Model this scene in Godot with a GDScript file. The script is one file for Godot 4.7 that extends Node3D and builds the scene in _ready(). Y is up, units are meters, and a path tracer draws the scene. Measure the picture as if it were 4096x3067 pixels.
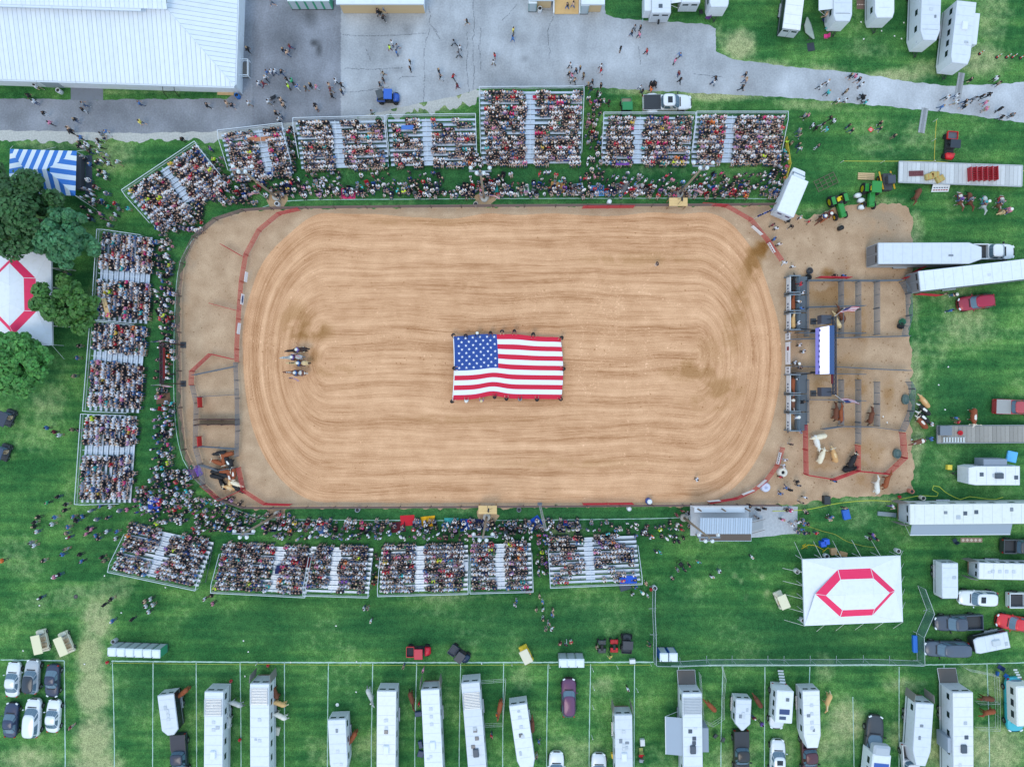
extends Node3D
# Fairground surveyed on a plan of 30 units to the metre; the camera hangs straight above its middle.
const H := 94.5
const S := 30.0
var rng := RandomNumberGenerator.new()
var mats := {}
var used := {}
var unit_box: BoxMesh
var grime: ImageTexture
var crowd_at := []        # [Transform3D, colour, pose, look] of every spectator left to the crowd
var person_meshes := {}
var people_made := 0
var cache := {}

# ---------------------------------------------------------------- coordinates
func q(c: int, r: int, x: float, y: float) -> Vector2:
	return Vector2(c * 1024.0 + x / 2.15625, [0.0, 768.0, 1536.0, 2299.0][r] + y / 2.15625)
func f2(x: float, y: float) -> Vector2:
	return Vector2(x, y) * 1.85172
func W(p: Vector2, h := 0.0) -> Vector3:
	var k := (H - h) / H / S
	return Vector3((p.x - 2048.0) * k, h, (p.y - 1533.5) * k)
func wf(x: float, y: float, h := 0.0) -> Vector3:
	return W(f2(x, y), h)
func wq(c: int, r: int, x: float, y: float, h := 0.0) -> Vector3:
	return W(q(c, r, x, y), h)
func fpoly(a: Array, h := 0.0) -> PackedVector3Array:
	var o := PackedVector3Array()
	for i in range(0, a.size(), 2): o.append(wf(a[i], a[i + 1], h))
	return o
func qpoly(c: int, r: int, a: Array, h := 0.0) -> PackedVector3Array:
	var o := PackedVector3Array()
	for i in range(0, a.size(), 2): o.append(wq(c, r, a[i], a[i + 1], h))
	return o
func turn_of(d: Vector3) -> float:          # turn about y that points +z along d
	return atan2(d.x, d.z)

# ---------------------------------------------------------------- materials
func M(c: Color, rough := 0.7, metal := 0.0, dirt := 0.0) -> StandardMaterial3D:
	var key := "%s %.2f %.2f %.2f" % [c.to_html(), rough, metal, dirt]
	if not mats.has(key):
		var m := StandardMaterial3D.new()
		m.albedo_color = c
		m.roughness = rough
		m.metallic = metal
		m.cull_mode = BaseMaterial3D.CULL_DISABLED
		if dirt > 0.0:
			m.albedo_texture = grime
			m.uv1_triplanar = true
			m.uv1_world_triplanar = true
			m.uv1_scale = Vector3.ONE * (0.11 / dirt)
		mats[key] = m
	return mats[key]
func C(r: int, g: int, b: int) -> Color:
	return Color(r / 255.0, g / 255.0, b / 255.0)
func glass_mat() -> StandardMaterial3D:
	return M(C(92, 116, 132), 0.08, 0.0)

# ---------------------------------------------------------------- nodes
func numbered(called: String) -> String:
	var n: int = used.get(called, 0)
	used[called] = n + 1
	return called if n == 0 else "%s_%03d" % [called, n]
func thing(called: String, label: String, category: String, at := Vector3.ZERO, turn := 0.0, group := "") -> Node3D:
	var o := Node3D.new()
	o.name = numbered(called)
	add_child(o)
	o.position = at
	o.rotation.y = turn
	tag(o, label, category, group)
	return o
func tag(o: Node3D, label: String, category: String, group := "") -> Node3D:
	o.set_meta("label", label)
	o.set_meta("category", category)
	if group: o.set_meta("group", group)
	return o
func part(parent: Node3D, called: String, mesh: Mesh, m: Material, at := Vector3.ZERO, turn := 0.0) -> MeshInstance3D:
	var o := MeshInstance3D.new()
	o.name = called if parent != self else numbered(called)
	o.mesh = mesh
	o.material_override = m
	parent.add_child(o, true)
	o.position = at
	o.rotation.y = turn
	return o
func pbox(parent: Node3D, called: String, c: Vector3, s: Vector3, m: Material, b := Basis()) -> MeshInstance3D:
	var o := part(parent, called, unit_box, m)
	o.transform = Transform3D(b * Basis.from_scale(s), c)
	return o
func structure(called: String, mesh: Mesh, m: Material) -> MeshInstance3D:
	var o := part(self, called, mesh, m)
	o.set_meta("kind", "structure")
	return o
func copy(o: Node3D, label := "", group := "") -> Node3D:
	var base := String(o.name).rstrip("0123456789").rstrip("_")
	var c := o.duplicate() as Node3D
	c.name = numbered(base)
	add_child(c)
	if label: c.set_meta("label", label)
	if group: c.set_meta("group", group)
	return c

# ---------------------------------------------------------------- mesh helpers (front faces clockwise)
func ST(smooth := false) -> SurfaceTool:
	var st := SurfaceTool.new()
	st.begin(Mesh.PRIMITIVE_TRIANGLES)
	st.set_smooth_group(0 if smooth else -1)
	return st
func done(st: SurfaceTool) -> ArrayMesh:
	st.generate_normals()
	return st.commit()
func tri(st: SurfaceTool, a: Vector3, b: Vector3, c: Vector3) -> void:
	st.add_vertex(a); st.add_vertex(b); st.add_vertex(c)
func quad(st: SurfaceTool, a: Vector3, b: Vector3, c: Vector3, d: Vector3) -> void:
	tri(st, a, b, c); tri(st, a, c, d)
func bx(st: SurfaceTool, c: Vector3, s: Vector3, b := Basis()) -> void:
	var p := []
	for k in 8:
		p.append(c + b * Vector3(s.x * (0.5 if k & 1 else -0.5), s.y * (0.5 if k & 2 else -0.5), s.z * (0.5 if k & 4 else -0.5)))
	quad(st, p[2], p[6], p[7], p[3])
	quad(st, p[0], p[1], p[5], p[4])
	quad(st, p[0], p[2], p[3], p[1])
	quad(st, p[4], p[5], p[7], p[6])
	quad(st, p[0], p[4], p[6], p[2])
	quad(st, p[1], p[3], p[7], p[5])
func slab(st: SurfaceTool, a: Vector3, b: Vector3, c: Vector3, d: Vector3, t := 0.03) -> void:
	var n := (c - a).cross(b - a).normalized() * t
	if n.length() < 1e-6: n = Vector3(0, t, 0)
	var e := [a - n, b - n, c - n, d - n]
	quad(st, a, b, c, d)
	quad(st, e[3], e[2], e[1], e[0])
	quad(st, b, a, e[0], e[1]); quad(st, c, b, e[1], e[2]); quad(st, d, c, e[2], e[3]); quad(st, a, d, e[3], e[0])
func loft(st: SurfaceTool, rings: Array, caps := true, loop := true) -> void:
	var n: int = rings[0].size()
	for i in rings.size() - 1:
		var a: PackedVector3Array = rings[i]
		var b: PackedVector3Array = rings[i + 1]
		for j in (n if loop else n - 1):
			var k := (j + 1) % n
			quad(st, a[j], a[k], b[k], b[j])
	if caps:
		for e in [0, rings.size() - 1]:
			var r: PackedVector3Array = rings[e]
			var mid := Vector3.ZERO
			for p in r: mid += p
			mid /= n
			for j in n:
				var k := (j + 1) % n
				if e == 0: tri(st, mid, r[k], r[j])
				else: tri(st, mid, r[j], r[k])
func ring(c: Vector3, x: Vector3, y: Vector3, n: int) -> PackedVector3Array:
	var o := PackedVector3Array()
	for j in n:
		var a := TAU * j / n
		o.append(c + x * cos(a) + y * sin(a))
	return o
func tube(st: SurfaceTool, pts: PackedVector3Array, r: float, n := 5, r2 := -1.0) -> void:
	var rings := []
	for i in pts.size():
		var d := (pts[mini(i + 1, pts.size() - 1)] - pts[maxi(i - 1, 0)]).normalized()
		var s := d.cross(Vector3.UP if absf(d.y) < 0.9 else Vector3.RIGHT).normalized()
		var u := s.cross(d).normalized()
		var rr := r if r2 < 0.0 else lerpf(r, r2, float(i) / maxf(1.0, pts.size() - 1))
		rings.append(ring(pts[i], s * rr, u * rr, n))
	loft(st, rings)
func bar(st: SurfaceTool, a: Vector3, b: Vector3, r: float, n := 5, r2 := -1.0) -> void:
	tube(st, PackedVector3Array([a, b]), r, n, r2)
func lathe(st: SurfaceTool, c: Vector3, prof: Array, n := 12) -> void:   # prof: [radius, height] pairs, bottom to top
	var rings := []
	for p in prof: rings.append(ring(c + Vector3(0, p[1], 0), Vector3(p[0], 0, 0), Vector3(0, 0, p[0]), n))
	loft(st, rings)
func ell(st: SurfaceTool, c: Vector3, r: Vector3, n := 8, m := 5) -> void:
	var rings := []
	for i in m + 1:
		var a := PI * (float(i) / m - 0.5)
		var k := maxf(cos(a), 0.02)
		rings.append(ring(c + Vector3(0, r.y * sin(a), 0), Vector3(r.x * k, 0, 0), Vector3(0, 0, r.z * k), n))
	loft(st, rings)
func prism(st: SurfaceTool, poly: PackedVector3Array, y0: float, y1: float, top_in := 0.0) -> void:
	var n := poly.size()
	var flat := PackedVector2Array()
	for p in poly: flat.append(Vector2(p.x, p.z))
	if Geometry2D.is_polygon_clockwise(flat) : flat.reverse()
	var mid := Vector2.ZERO
	for p in flat: mid += p / n
	var up := PackedVector2Array()
	for p in flat: up.append(p + (mid - p).normalized() * top_in)
	for j in n:
		var k := (j + 1) % n
		quad(st, Vector3(flat[j].x, y0, flat[j].y), Vector3(flat[k].x, y0, flat[k].y), Vector3(up[k].x, y1, up[k].y), Vector3(up[j].x, y1, up[j].y))
	var ix := Geometry2D.triangulate_polygon(flat)
	for i in range(0, ix.size(), 3):
		tri(st, Vector3(up[ix[i]].x, y1, up[ix[i]].y), Vector3(up[ix[i + 1]].x, y1, up[ix[i + 1]].y), Vector3(up[ix[i + 2]].x, y1, up[ix[i + 2]].y))
		tri(st, Vector3(flat[ix[i]].x, y0, flat[ix[i]].y), Vector3(flat[ix[i + 2]].x, y0, flat[ix[i + 2]].y), Vector3(flat[ix[i + 1]].x, y0, flat[ix[i + 1]].y))
func cbox(st: SurfaceTool, c: Vector3, s: Vector3, r: float) -> void:      # box with rounded upright corners and a chamfered top
	var rings := []
	for lv in [[-0.5, 0.0], [0.5, -1.0], [0.5, 0.0]]:
		var ins: float = 0.0 if lv[0] < 0.0 or lv[1] < 0.0 else r
		var y: float = c.y + s.y * lv[0] + (-r if lv[1] < 0.0 else 0.0)
		var o := PackedVector3Array()
		var hx := s.x / 2 - ins
		var hz := s.z / 2 - ins
		for e in [[1, 1], [-1, 1], [-1, -1], [1, -1]]:
			var a := Vector3(c.x + e[0] * hx, y, c.z + e[1] * hz)
			var dx := Vector3(-e[0] * r, 0, 0)
			var dz := Vector3(0, 0, -e[1] * r)
			if e[0] * e[1] > 0: o.append(a + dz); o.append(a + (dx + dz) * 0.29); o.append(a + dx)
			else: o.append(a + dx); o.append(a + (dx + dz) * 0.29); o.append(a + dz)
		rings.append(o)
	loft(st, rings)
func smooth_line(p: PackedVector3Array, step := 1.0) -> PackedVector3Array:
	var o := PackedVector3Array()
	var n := p.size()
	for i in n - 1:
		var k := maxi(1, int(p[i].distance_to(p[i + 1]) / step))
		for j in k:
			o.append(p[i].cubic_interpolate(p[i + 1], p[maxi(i - 1, 0)], p[mini(i + 2, n - 1)], float(j) / k))
	o.append(p[n - 1])
	return o
func resample(p: PackedVector3Array, step: float) -> PackedVector3Array:
	var o := PackedVector3Array()
	for i in p.size() - 1:
		var k := maxi(1, roundi(p[i].distance_to(p[i + 1]) / step))
		for j in k: o.append(p[i].lerp(p[i + 1], float(j) / k))
	o.append(p[p.size() - 1])
	return o
func sheet(poly: PackedVector3Array, y: float, rect := Rect2(), ragged := 0.0, step := 0.6) -> ArrayMesh:   # flat piece of ground, its outline uneven if asked
	var pts := poly.duplicate()
	pts.append(poly[0])
	if ragged > 0.0: pts = resample(pts, step)
	var flat := PackedVector2Array()
	var nz := noise(rng.randi() % 9999, 0.55, 3)
	for i in pts.size() - 1:
		var p := Vector2(pts[i].x, pts[i].z)
		if ragged > 0.0:
			var d := pts[i + 1] - pts[maxi(i - 1, 0)]
			p += Vector2(-d.z, d.x).normalized() * (nz.get_noise_2d(p.x, p.y) * 2.2 * ragged)
		flat.append(p)
	if Geometry2D.is_polygon_clockwise(flat): flat.reverse()
	var st := ST()
	var ix := Geometry2D.triangulate_polygon(flat)
	if ix.is_empty(): push_warning("sheet failed")
	for i in range(0, ix.size(), 3):
		for k in [0, 1, 2]:
			var p := flat[ix[i + k]]
			if rect.size.x > 0.0: st.set_uv((p - rect.position) / rect.size)
			st.add_vertex(Vector3(p.x, y, p.y))
	return done(st)
func strip(pts: PackedVector3Array, w: float, y: float, ragged := 0.0, lift := 0.0) -> ArrayMesh:    # ribbon along a line
	var st := ST()
	var l := PackedVector3Array()
	var r := PackedVector3Array()
	for i in pts.size():
		var d := (pts[mini(i + 1, pts.size() - 1)] - pts[maxi(i - 1, 0)])
		var s := Vector3(-d.z, 0, d.x).normalized() * w / 2
		var a := pts[i]
		a.y = y
		l.append(a - s * (1.0 + rng.randf_range(-ragged, ragged)))
		r.append(a + s * (1.0 + rng.randf_range(-ragged, ragged)))
	for i in pts.size() - 1: quad(st, l[i], l[i + 1], r[i + 1], r[i])
	return done(st)

# ---------------------------------------------------------------- computed surfaces
func noise(sd: int, freq: float, octaves := 3, kind := FastNoiseLite.TYPE_SIMPLEX_SMOOTH) -> FastNoiseLite:
	var n := FastNoiseLite.new()
	n.seed = sd
	n.frequency = freq
	n.noise_type = kind
	n.fractal_type = FastNoiseLite.FRACTAL_FBM if octaves > 1 else FastNoiseLite.FRACTAL_NONE
	n.fractal_octaves = octaves
	return n
func noise_bytes(sd: int, freq: float, w: int, h: int, octaves := 3, sx := 1.0, sy := 1.0) -> PackedByteArray:
	var im := noise(sd, freq, octaves).get_image(maxi(8, int(w * sx)), maxi(8, int(h * sy)))
	if im.get_width() != w or im.get_height() != h: im.resize(w, h, Image.INTERPOLATE_CUBIC)
	im.convert(Image.FORMAT_L8)
	return im.get_data()
func mask_bytes(w: int, h: int, rect: Rect2, spots: Array) -> PackedByteArray:   # soft patches, given in plan units: x, y, rx, ry, strength
	var cw := w / 8
	var ch := h / 8
	var b := PackedFloat32Array()
	b.resize(cw * ch)
	for s in spots:
		var c := wf(s[0], s[1])
		var rx: float = s[2] * 1.85172 / S
		var ry: float = s[3] * 1.85172 / S
		var x0 := clampi(int((c.x - rx * 1.5 - rect.position.x) / rect.size.x * cw), 0, cw - 1)
		var x1 := clampi(int((c.x + rx * 1.5 - rect.position.x) / rect.size.x * cw), 0, cw - 1)
		var y0 := clampi(int((c.z - ry * 1.5 - rect.position.y) / rect.size.y * ch), 0, ch - 1)
		var y1 := clampi(int((c.z + ry * 1.5 - rect.position.y) / rect.size.y * ch), 0, ch - 1)
		for y in range(y0, y1 + 1):
			for x in range(x0, x1 + 1):
				var px := rect.position.x + (x + 0.5) / cw * rect.size.x
				var py := rect.position.y + (y + 0.5) / ch * rect.size.y
				var d := Vector2((px - c.x) / rx, (py - c.z) / ry).length()
				var v: float = s[4] * (1.0 - smoothstep(0.35, 1.35, d))
				b[y * cw + x] = maxf(b[y * cw + x], v)
	var im := Image.create_empty(cw, ch, false, Image.FORMAT_L8)
	var by := PackedByteArray()
	by.resize(cw * ch)
	for i in b.size(): by[i] = int(clampf(b[i], 0, 1) * 255)
	im = Image.create_from_data(cw, ch, false, Image.FORMAT_L8, by)
	im.resize(w, h, Image.INTERPOLATE_CUBIC)
	return im.get_data()
func tex(by: PackedByteArray, w: int, h: int, fmt := Image.FORMAT_RGB8) -> ImageTexture:
	return ImageTexture.create_from_image(Image.create_from_data(w, h, false, fmt, by))

func make_grime() -> void:
	var w := 512
	var a := noise_bytes(3, 0.012, w, w, 4)
	var b := noise_bytes(4, 0.09, w, w, 3)
	var o := PackedByteArray()
	o.resize(w * w * 3)
	for i in w * w:
		var v := 255 - int(maxf(0.0, a[i] - 110) * 0.07) - int(maxf(0.0, b[i] - 130) * 0.04)
		o[i * 3] = v
		o[i * 3 + 1] = v
		o[i * 3 + 2] = v - int(maxf(0.0, a[i] - 140) * 0.06)
	grime = tex(o, w, w)

func ground_material() -> Array:
	var w := 2048
	var h := 1536
	var rect := Rect2(-88, -66, 176, 132)
	var big := noise_bytes(11, 0.016, w, h, 4, 0.5, 0.5)
	var mid := noise_bytes(12, 0.07, w, h, 3)
	var fine := noise_bytes(13, 0.8, w, h, 1)
	var mow := noise_bytes(14, 0.05, w, h, 3, 0.1, 1.0)
	var dry := mask_bytes(w, h, rect, [
		[1600, 95, 45, 40, 0.9], [1655, 150, 60, 26, 0.9], [1545, 75, 40, 30, 0.5], [1790, 160, 70, 20, 0.7], [1930, 165, 90, 18, 0.75], [2010, 150, 60, 24, 0.6], [2120, 130, 70, 40, 0.75], [2150, 40, 50, 70, 0.5],
		[1880, 110, 60, 26, 0.35], [1420, 5, 60, 40, 0.25], [1560, 206, 110, 14, 0.8], [1390, 196, 120, 12, 0.6], [1745, 225, 90, 16, 0.5], [1720, 300, 60, 40, 0.25], [1900, 310, 60, 50, 0.3], [1960, 290, 50, 40, 0.3], [2120, 300, 40, 60, 0.25],
		[900, 232, 90, 16, 0.75], [975, 212, 60, 16, 0.85], [250, 335, 60, 40, 0.45], [120, 315, 120, 14, 0.5], [60, 205, 60, 6, 0.6], [330, 196, 180, 8, 0.4],
		[195, 1420, 34, 60, 0.95], [200, 1500, 40, 70, 1.0], [205, 1590, 50, 70, 1.0], [205, 1650, 70, 40, 0.9], [210, 1330, 38, 60, 0.75], [250, 1270, 55, 40, 0.5], [160, 1290, 60, 40, 0.4], [70, 1310, 60, 30, 0.35], [60, 1640, 80, 30, 0.6], [130, 1400, 24, 40, 0.5],
		[110, 870, 50, 60, 0.35], [60, 960, 60, 70, 0.25], [40, 1200, 60, 60, 0.25], [200, 640, 30, 60, 0.35],
		[2190, 1480, 70, 60, 0.5], [2140, 1620, 90, 70, 0.75], [2040, 1620, 80, 60, 0.55], [1950, 1590, 50, 50, 0.5], [1830, 1560, 50, 60, 0.65], [1780, 1440, 30, 40, 0.5], [1800, 1620, 60, 40, 0.55], [1600, 1640, 60, 40, 0.4], [1690, 1630, 40, 40, 0.4], [1420, 1640, 90, 50, 0.35], [1240, 1640, 90, 50, 0.4],
		[1960, 1480, 60, 20, 0.5], [2100, 1470, 60, 26, 0.6], [2105, 1445, 60, 16, 0.4], [820, 1620, 60, 50, 0.35], [700, 1630, 60, 50, 0.3], [480, 1600, 50, 60, 0.25], [1300, 1480, 30, 20, 0.4], [1125, 1475, 30, 30, 0.35],
		[1450, 1265, 90, 40, 0.2], [1600, 1230, 60, 24, 0.25], [1000, 1290, 90, 12, 0.35], [1220, 1140, 60, 22, 0.45], [1420, 365, 70, 16, 0.45], [1750, 640, 30, 160, 0.2], [2050, 620, 60, 40, 0.4], [2090, 700, 70, 60, 0.45], [2020, 740, 50, 60, 0.35], [2120, 560, 60, 40, 0.3], [2080, 440, 50, 60, 0.25], [1850, 1120, 30, 30, 0.3], [1790, 1105, 40, 22, 0.3], [1750, 1090, 60, 12, 0.5], [1980, 500, 16, 60, 0.6], [1978, 640, 14, 80, 0.55], [1978, 790, 16, 90, 0.6], [1980, 960, 16, 90, 0.6], [1900, 1080, 90, 12, 0.6], [1780, 455, 60, 12, 0.5], [1930, 436, 60, 10, 0.5], [1575, 1243, 8, 5, 0.7], [1590, 1247, 9, 5, 0.7], [1602, 1256, 7, 7, 0.7], [1608, 1270, 5, 9, 0.6], [1611, 1286, 5, 10, 0.6], [1630, 1232, 9, 5, 0.6], [1645, 1244, 6, 8, 0.6], [1652, 1262, 5, 10, 0.6], [1655, 1282, 5, 10, 0.5]])
	var lush := mask_bytes(w, h, rect, [
		[1100, 392, 640, 50, 0.9], [360, 780, 60, 400, 0.7], [1050, 1130, 520, 50, 0.9], [1000, 432, 560, 14, 0.6], [380, 760, 16, 360, 0.6], [1000, 1108, 500, 12, 0.6], [1100, 1350, 560, 70, 0.75], [1450, 1330, 90, 70, 0.6], [1700, 1370, 230, 70, 0.7], [1900, 1120, 120, 70, 0.55], [2050, 990, 100, 120, 0.5], [2050, 860, 110, 80, 0.6],
		[600, 1350, 240, 60, 0.55], [60, 1500, 80, 90, 0.55], [280, 1500, 60, 90, 0.6], [420, 1480, 240, 60, 0.5], [900, 1500, 260, 60, 0.45], [1750, 60, 60, 40, 0.4], [1880, 70, 50, 50, 0.4], [2000, 330, 120, 60, 0.45], [2150, 240, 60, 40, 0.4], [300, 330, 60, 30, 0.3], [60, 820, 90, 60, 0.3], [240, 1180, 60, 60, 0.35], [1370, 20, 60, 40, 0.5]])
	var o := PackedByteArray()
	o.resize(w * h * 3)
	for i in w * h:
		var t := big[i] * 0.48 + mid[i] * 0.08 + mow[i] * 0.44
		var g := fine[i] - 128
		var d := clampf((dry[i] / 255.0) * 1.25 + (mid[i] - 150) * 0.0022 + (big[i] - 160) * 0.003, 0.0, 1.0) * 0.85
		var l: float = lush[i] / 255.0
		var k := clampf((t - 80) / 110.0, 0.0, 1.0) * (1.0 - 0.55 * l)
		var r := lerpf(45.0, 92.0, k) - 6.0 * l
		var gr := lerpf(93.0, 136.0, k) - 8.0 * l
		var b := lerpf(50.0, 70.0, k)
		r = lerpf(r, 164.0, d)
		gr = lerpf(gr, 164.0, d)
		b = lerpf(b, 122.0, d)
		var s := 1.0 + g * 0.0024 + (mid[i] - 128) * 0.0006
		o[i * 3] = clampi(int(r * s), 0, 255)
		o[i * 3 + 1] = clampi(int(gr * s), 0, 255)
		o[i * 3 + 2] = clampi(int(b * s), 0, 255)
	var m := StandardMaterial3D.new()
	m.albedo_texture = tex(o, w, h)
	m.roughness = 0.95
	m.metallic_specular = 0.2
	m.heightmap_enabled = true
	m.heightmap_texture = tex(fine, w, h, Image.FORMAT_L8)
	m.heightmap_scale = 1.0
	return [m, rect]

func arena_material() -> Array:
	var a := wf(376, 425)
	var e := wf(1992, 1120)
	var rect := Rect2(a.x, a.z, e.x - a.x, e.z - a.z)
	var w := 1536
	var h := int(w * rect.size.y / rect.size.x)
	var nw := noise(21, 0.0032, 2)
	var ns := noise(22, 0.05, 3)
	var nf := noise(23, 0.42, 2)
	var grain := noise_bytes(24, 0.45, w, h, 2)
	var blot := noise_bytes(25, 0.02, w, h, 4)
	var wet := mask_bytes(w, h, rect, [[1655, 535, 26, 24, 1.0], [1625, 570, 22, 40, 0.75], [1600, 640, 22, 80, 0.45], [1580, 710, 26, 60, 0.35], [1560, 750, 60, 40, 0.25], [1640, 545, 30, 16, 0.9], [665, 715, 60, 22, 0.7], [640, 690, 40, 40, 0.4], [665, 770, 30, 20, 0.4], [720, 800, 50, 14, 0.35], [1500, 800, 70, 26, 0.5], [1560, 840, 50, 30, 0.5], [1530, 870, 60, 20, 0.35], [1590, 690, 14, 60, 0.4], [900, 480, 160, 10, 0.25], [1250, 1000, 200, 10, 0.25], [1380, 560, 140, 16, 0.3], [1000, 905, 160, 12, 0.22],
		[1790, 635, 50, 36, 0.55], [1800, 690, 60, 26, 0.4], [1860, 700, 20, 60, 0.4], [1800, 830, 50, 26, 0.7], [1800, 780, 60, 40, 0.3], [1860, 830, 16, 50, 0.5], [1790, 590, 16, 12, 0.8], [1825, 575, 10, 14, 0.8], [1780, 990, 40, 30, 0.35], [1870, 980, 40, 40, 0.35], [1840, 920, 30, 20, 0.3], [1770, 1010, 12, 9, 0.7], [1905, 965, 10, 9, 0.6], [1860, 1040, 20, 20, 0.4], [1920, 850, 14, 40, 0.5]])
	var ash := mask_bytes(w, h, rect, [[1910, 480, 50, 40, 0.8], [1850, 470, 60, 20, 0.3], [455, 470, 60, 14, 0.9], [410, 540, 20, 50, 0.8], [396, 640, 12, 110, 0.7], [396, 820, 12, 120, 0.7], [405, 960, 16, 60, 0.7], [440, 1045, 30, 24, 0.7], [520, 1088, 70, 12, 0.7], [1000, 1092, 500, 8, 0.6], [1000, 450, 520, 8, 0.5], [1560, 1090, 60, 14, 0.6]])
	var o := PackedByteArray()
	o.resize(w * h * 3)
	var hb := PackedByteArray()
	hb.resize(w * h)
	for y in h:
		for x in w:
			var i := y * w + x
			var fx := 376.0 + 1616.0 * (x + 0.5) / w
			var fy := 425.0 + 695.0 * (y + 0.5) / h
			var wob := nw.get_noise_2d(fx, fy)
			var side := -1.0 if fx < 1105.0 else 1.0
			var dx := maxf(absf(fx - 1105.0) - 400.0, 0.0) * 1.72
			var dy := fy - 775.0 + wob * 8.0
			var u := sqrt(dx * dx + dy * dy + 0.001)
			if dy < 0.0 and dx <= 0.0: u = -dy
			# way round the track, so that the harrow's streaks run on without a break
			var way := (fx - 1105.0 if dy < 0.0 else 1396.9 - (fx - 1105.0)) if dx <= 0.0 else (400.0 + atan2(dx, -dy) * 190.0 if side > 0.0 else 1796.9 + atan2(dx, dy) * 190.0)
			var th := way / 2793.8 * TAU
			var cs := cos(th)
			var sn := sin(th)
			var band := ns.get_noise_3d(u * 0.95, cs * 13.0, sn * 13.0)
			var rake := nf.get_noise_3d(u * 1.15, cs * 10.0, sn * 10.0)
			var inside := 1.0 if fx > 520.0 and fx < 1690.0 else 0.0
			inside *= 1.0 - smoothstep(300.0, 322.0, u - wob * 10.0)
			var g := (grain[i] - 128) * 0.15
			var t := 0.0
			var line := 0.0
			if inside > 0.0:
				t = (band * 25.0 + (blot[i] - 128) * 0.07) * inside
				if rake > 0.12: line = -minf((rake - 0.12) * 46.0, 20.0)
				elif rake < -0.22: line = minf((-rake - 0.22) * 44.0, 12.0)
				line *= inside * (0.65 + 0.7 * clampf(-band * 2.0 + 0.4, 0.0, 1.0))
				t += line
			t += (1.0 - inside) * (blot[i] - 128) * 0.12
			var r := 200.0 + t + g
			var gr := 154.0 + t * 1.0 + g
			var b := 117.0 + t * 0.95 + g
			if inside < 0.5:
				r -= 20.0
				gr -= 3.0
				b += 6.0
			var wv := wet[i] / 255.0 * clampf(0.55 + (blot[i] - 110) * 0.012, 0.0, 1.0)
			if wv > 0.0:
				r = lerpf(r, 132.0 + g, wv)
				gr = lerpf(gr, 92.0 + g, wv)
				b = lerpf(b, 50.0 + g, wv)
			var av := ash[i] / 255.0 * clampf(0.4 + (blot[i] - 110) * 0.014, 0.0, 1.0) * 0.6
			if av > 0.0:
				r = lerpf(r, 138.0 + g, av)
				gr = lerpf(gr, 124.0 + g, av)
				b = lerpf(b, 108.0 + g, av)
			o[i * 3] = clampi(int(r), 0, 255)
			o[i * 3 + 1] = clampi(int(gr), 0, 255)
			o[i * 3 + 2] = clampi(int(b), 0, 255)
			hb[i] = clampi(int(128 + line * 1.6 + g), 0, 255)
	var spot := func(p: Vector2, rad: float, d: int) -> void:
		var cx := (p.x - 376.0) / 1616.0 * w
		var cy := (p.y - 425.0) / 695.0 * h
		for yy in range(int(cy - rad), int(cy + rad) + 1):
			for xx in range(int(cx - rad), int(cx + rad) + 1):
				if xx < 0 or yy < 0 or xx >= w or yy >= h or Vector2(xx - cx, yy - cy).length() > rad: continue
				var i: int = yy * w + xx
				for k in 3: o[i * 3 + k] = clampi(o[i * 3 + k] + d, 0, 255)
				hb[i] = clampi(hb[i] + d, 0, 255)
	# boot and hoof tracks trodden into the raked soil, and clods
	for tr in [[1430, 500, 1432, 545, 1405, 575, 1360, 610, 1335, 650, 1330, 700, 1345, 760], [1410, 585, 1385, 625, 1370, 660], [1155, 670, 1160, 640, 1180, 630, 1215, 655, 1245, 690, 1260, 710, 1270, 690, 1285, 650, 1310, 630, 1340, 625],
		[1225, 590, 1240, 620, 1255, 660], [1225, 605, 1290, 618, 1340, 622, 1420, 640, 1480, 665], [1260, 720, 1255, 760, 1252, 820, 1270, 850, 1290, 800, 1310, 760, 1330, 720, 1335, 640], [1320, 640, 1320, 700, 1300, 740], [1345, 640, 1350, 720, 1352, 830, 1355, 900, 1350, 1000], [1240, 790, 1262, 830, 1268, 855, 1290, 830], [1640, 480, 1600, 540, 1560, 590, 1500, 600], [1570, 520, 1575, 560, 1540, 590], [1290, 640, 1310, 690, 1290, 740, 1300, 780], [1380, 650, 1400, 700, 1395, 760, 1400, 860, 1395, 1000]]:
		var pts := PackedVector3Array()
		for k in range(0, tr.size(), 2): pts.append(Vector3(tr[k], 0, tr[k + 1]))
		for p in resample(smooth_line(pts, 6.0), 5.0):
			spot.call(Vector2(p.x + rng.randf_range(-3, 3), p.z + rng.randf_range(-3, 3)), rng.randf_range(0.7, 1.7), rng.randi_range(9, 22))
	for k in 500:
		spot.call(Vector2(rng.randf_range(530, 1690), 740 + rng.randf_range(-40, 70) if k < 170 else rng.randf_range(470, 1080)), rng.randf_range(0.6, 1.5), -rng.randi_range(18, 40) if rng.randf() < 0.7 else 26)
	for k in 260: spot.call(Vector2(rng.randf_range(1230, 1680), 775 + rng.randf_range(-10, 26)), rng.randf_range(0.6, 1.3), rng.randi_range(8, 20))
	for k in 500: spot.call(Vector2(rng.randf_range(1700, 1965), rng.randf_range(470, 1060)), rng.randf_range(0.7, 1.8), -rng.randi_range(14, 40))
	for k in 300: spot.call(Vector2(rng.randf_range(400, 515), rng.randf_range(480, 1070)), rng.randf_range(0.6, 1.3), -rng.randi_range(10, 30))
	var m := StandardMaterial3D.new()
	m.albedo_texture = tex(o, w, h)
	m.roughness = 1.0
	m.metallic_specular = 0.15
	m.heightmap_enabled = true
	m.heightmap_texture = tex(hb, w, h, Image.FORMAT_L8)
	m.heightmap_scale = 4.0
	return [m, rect]

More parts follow.
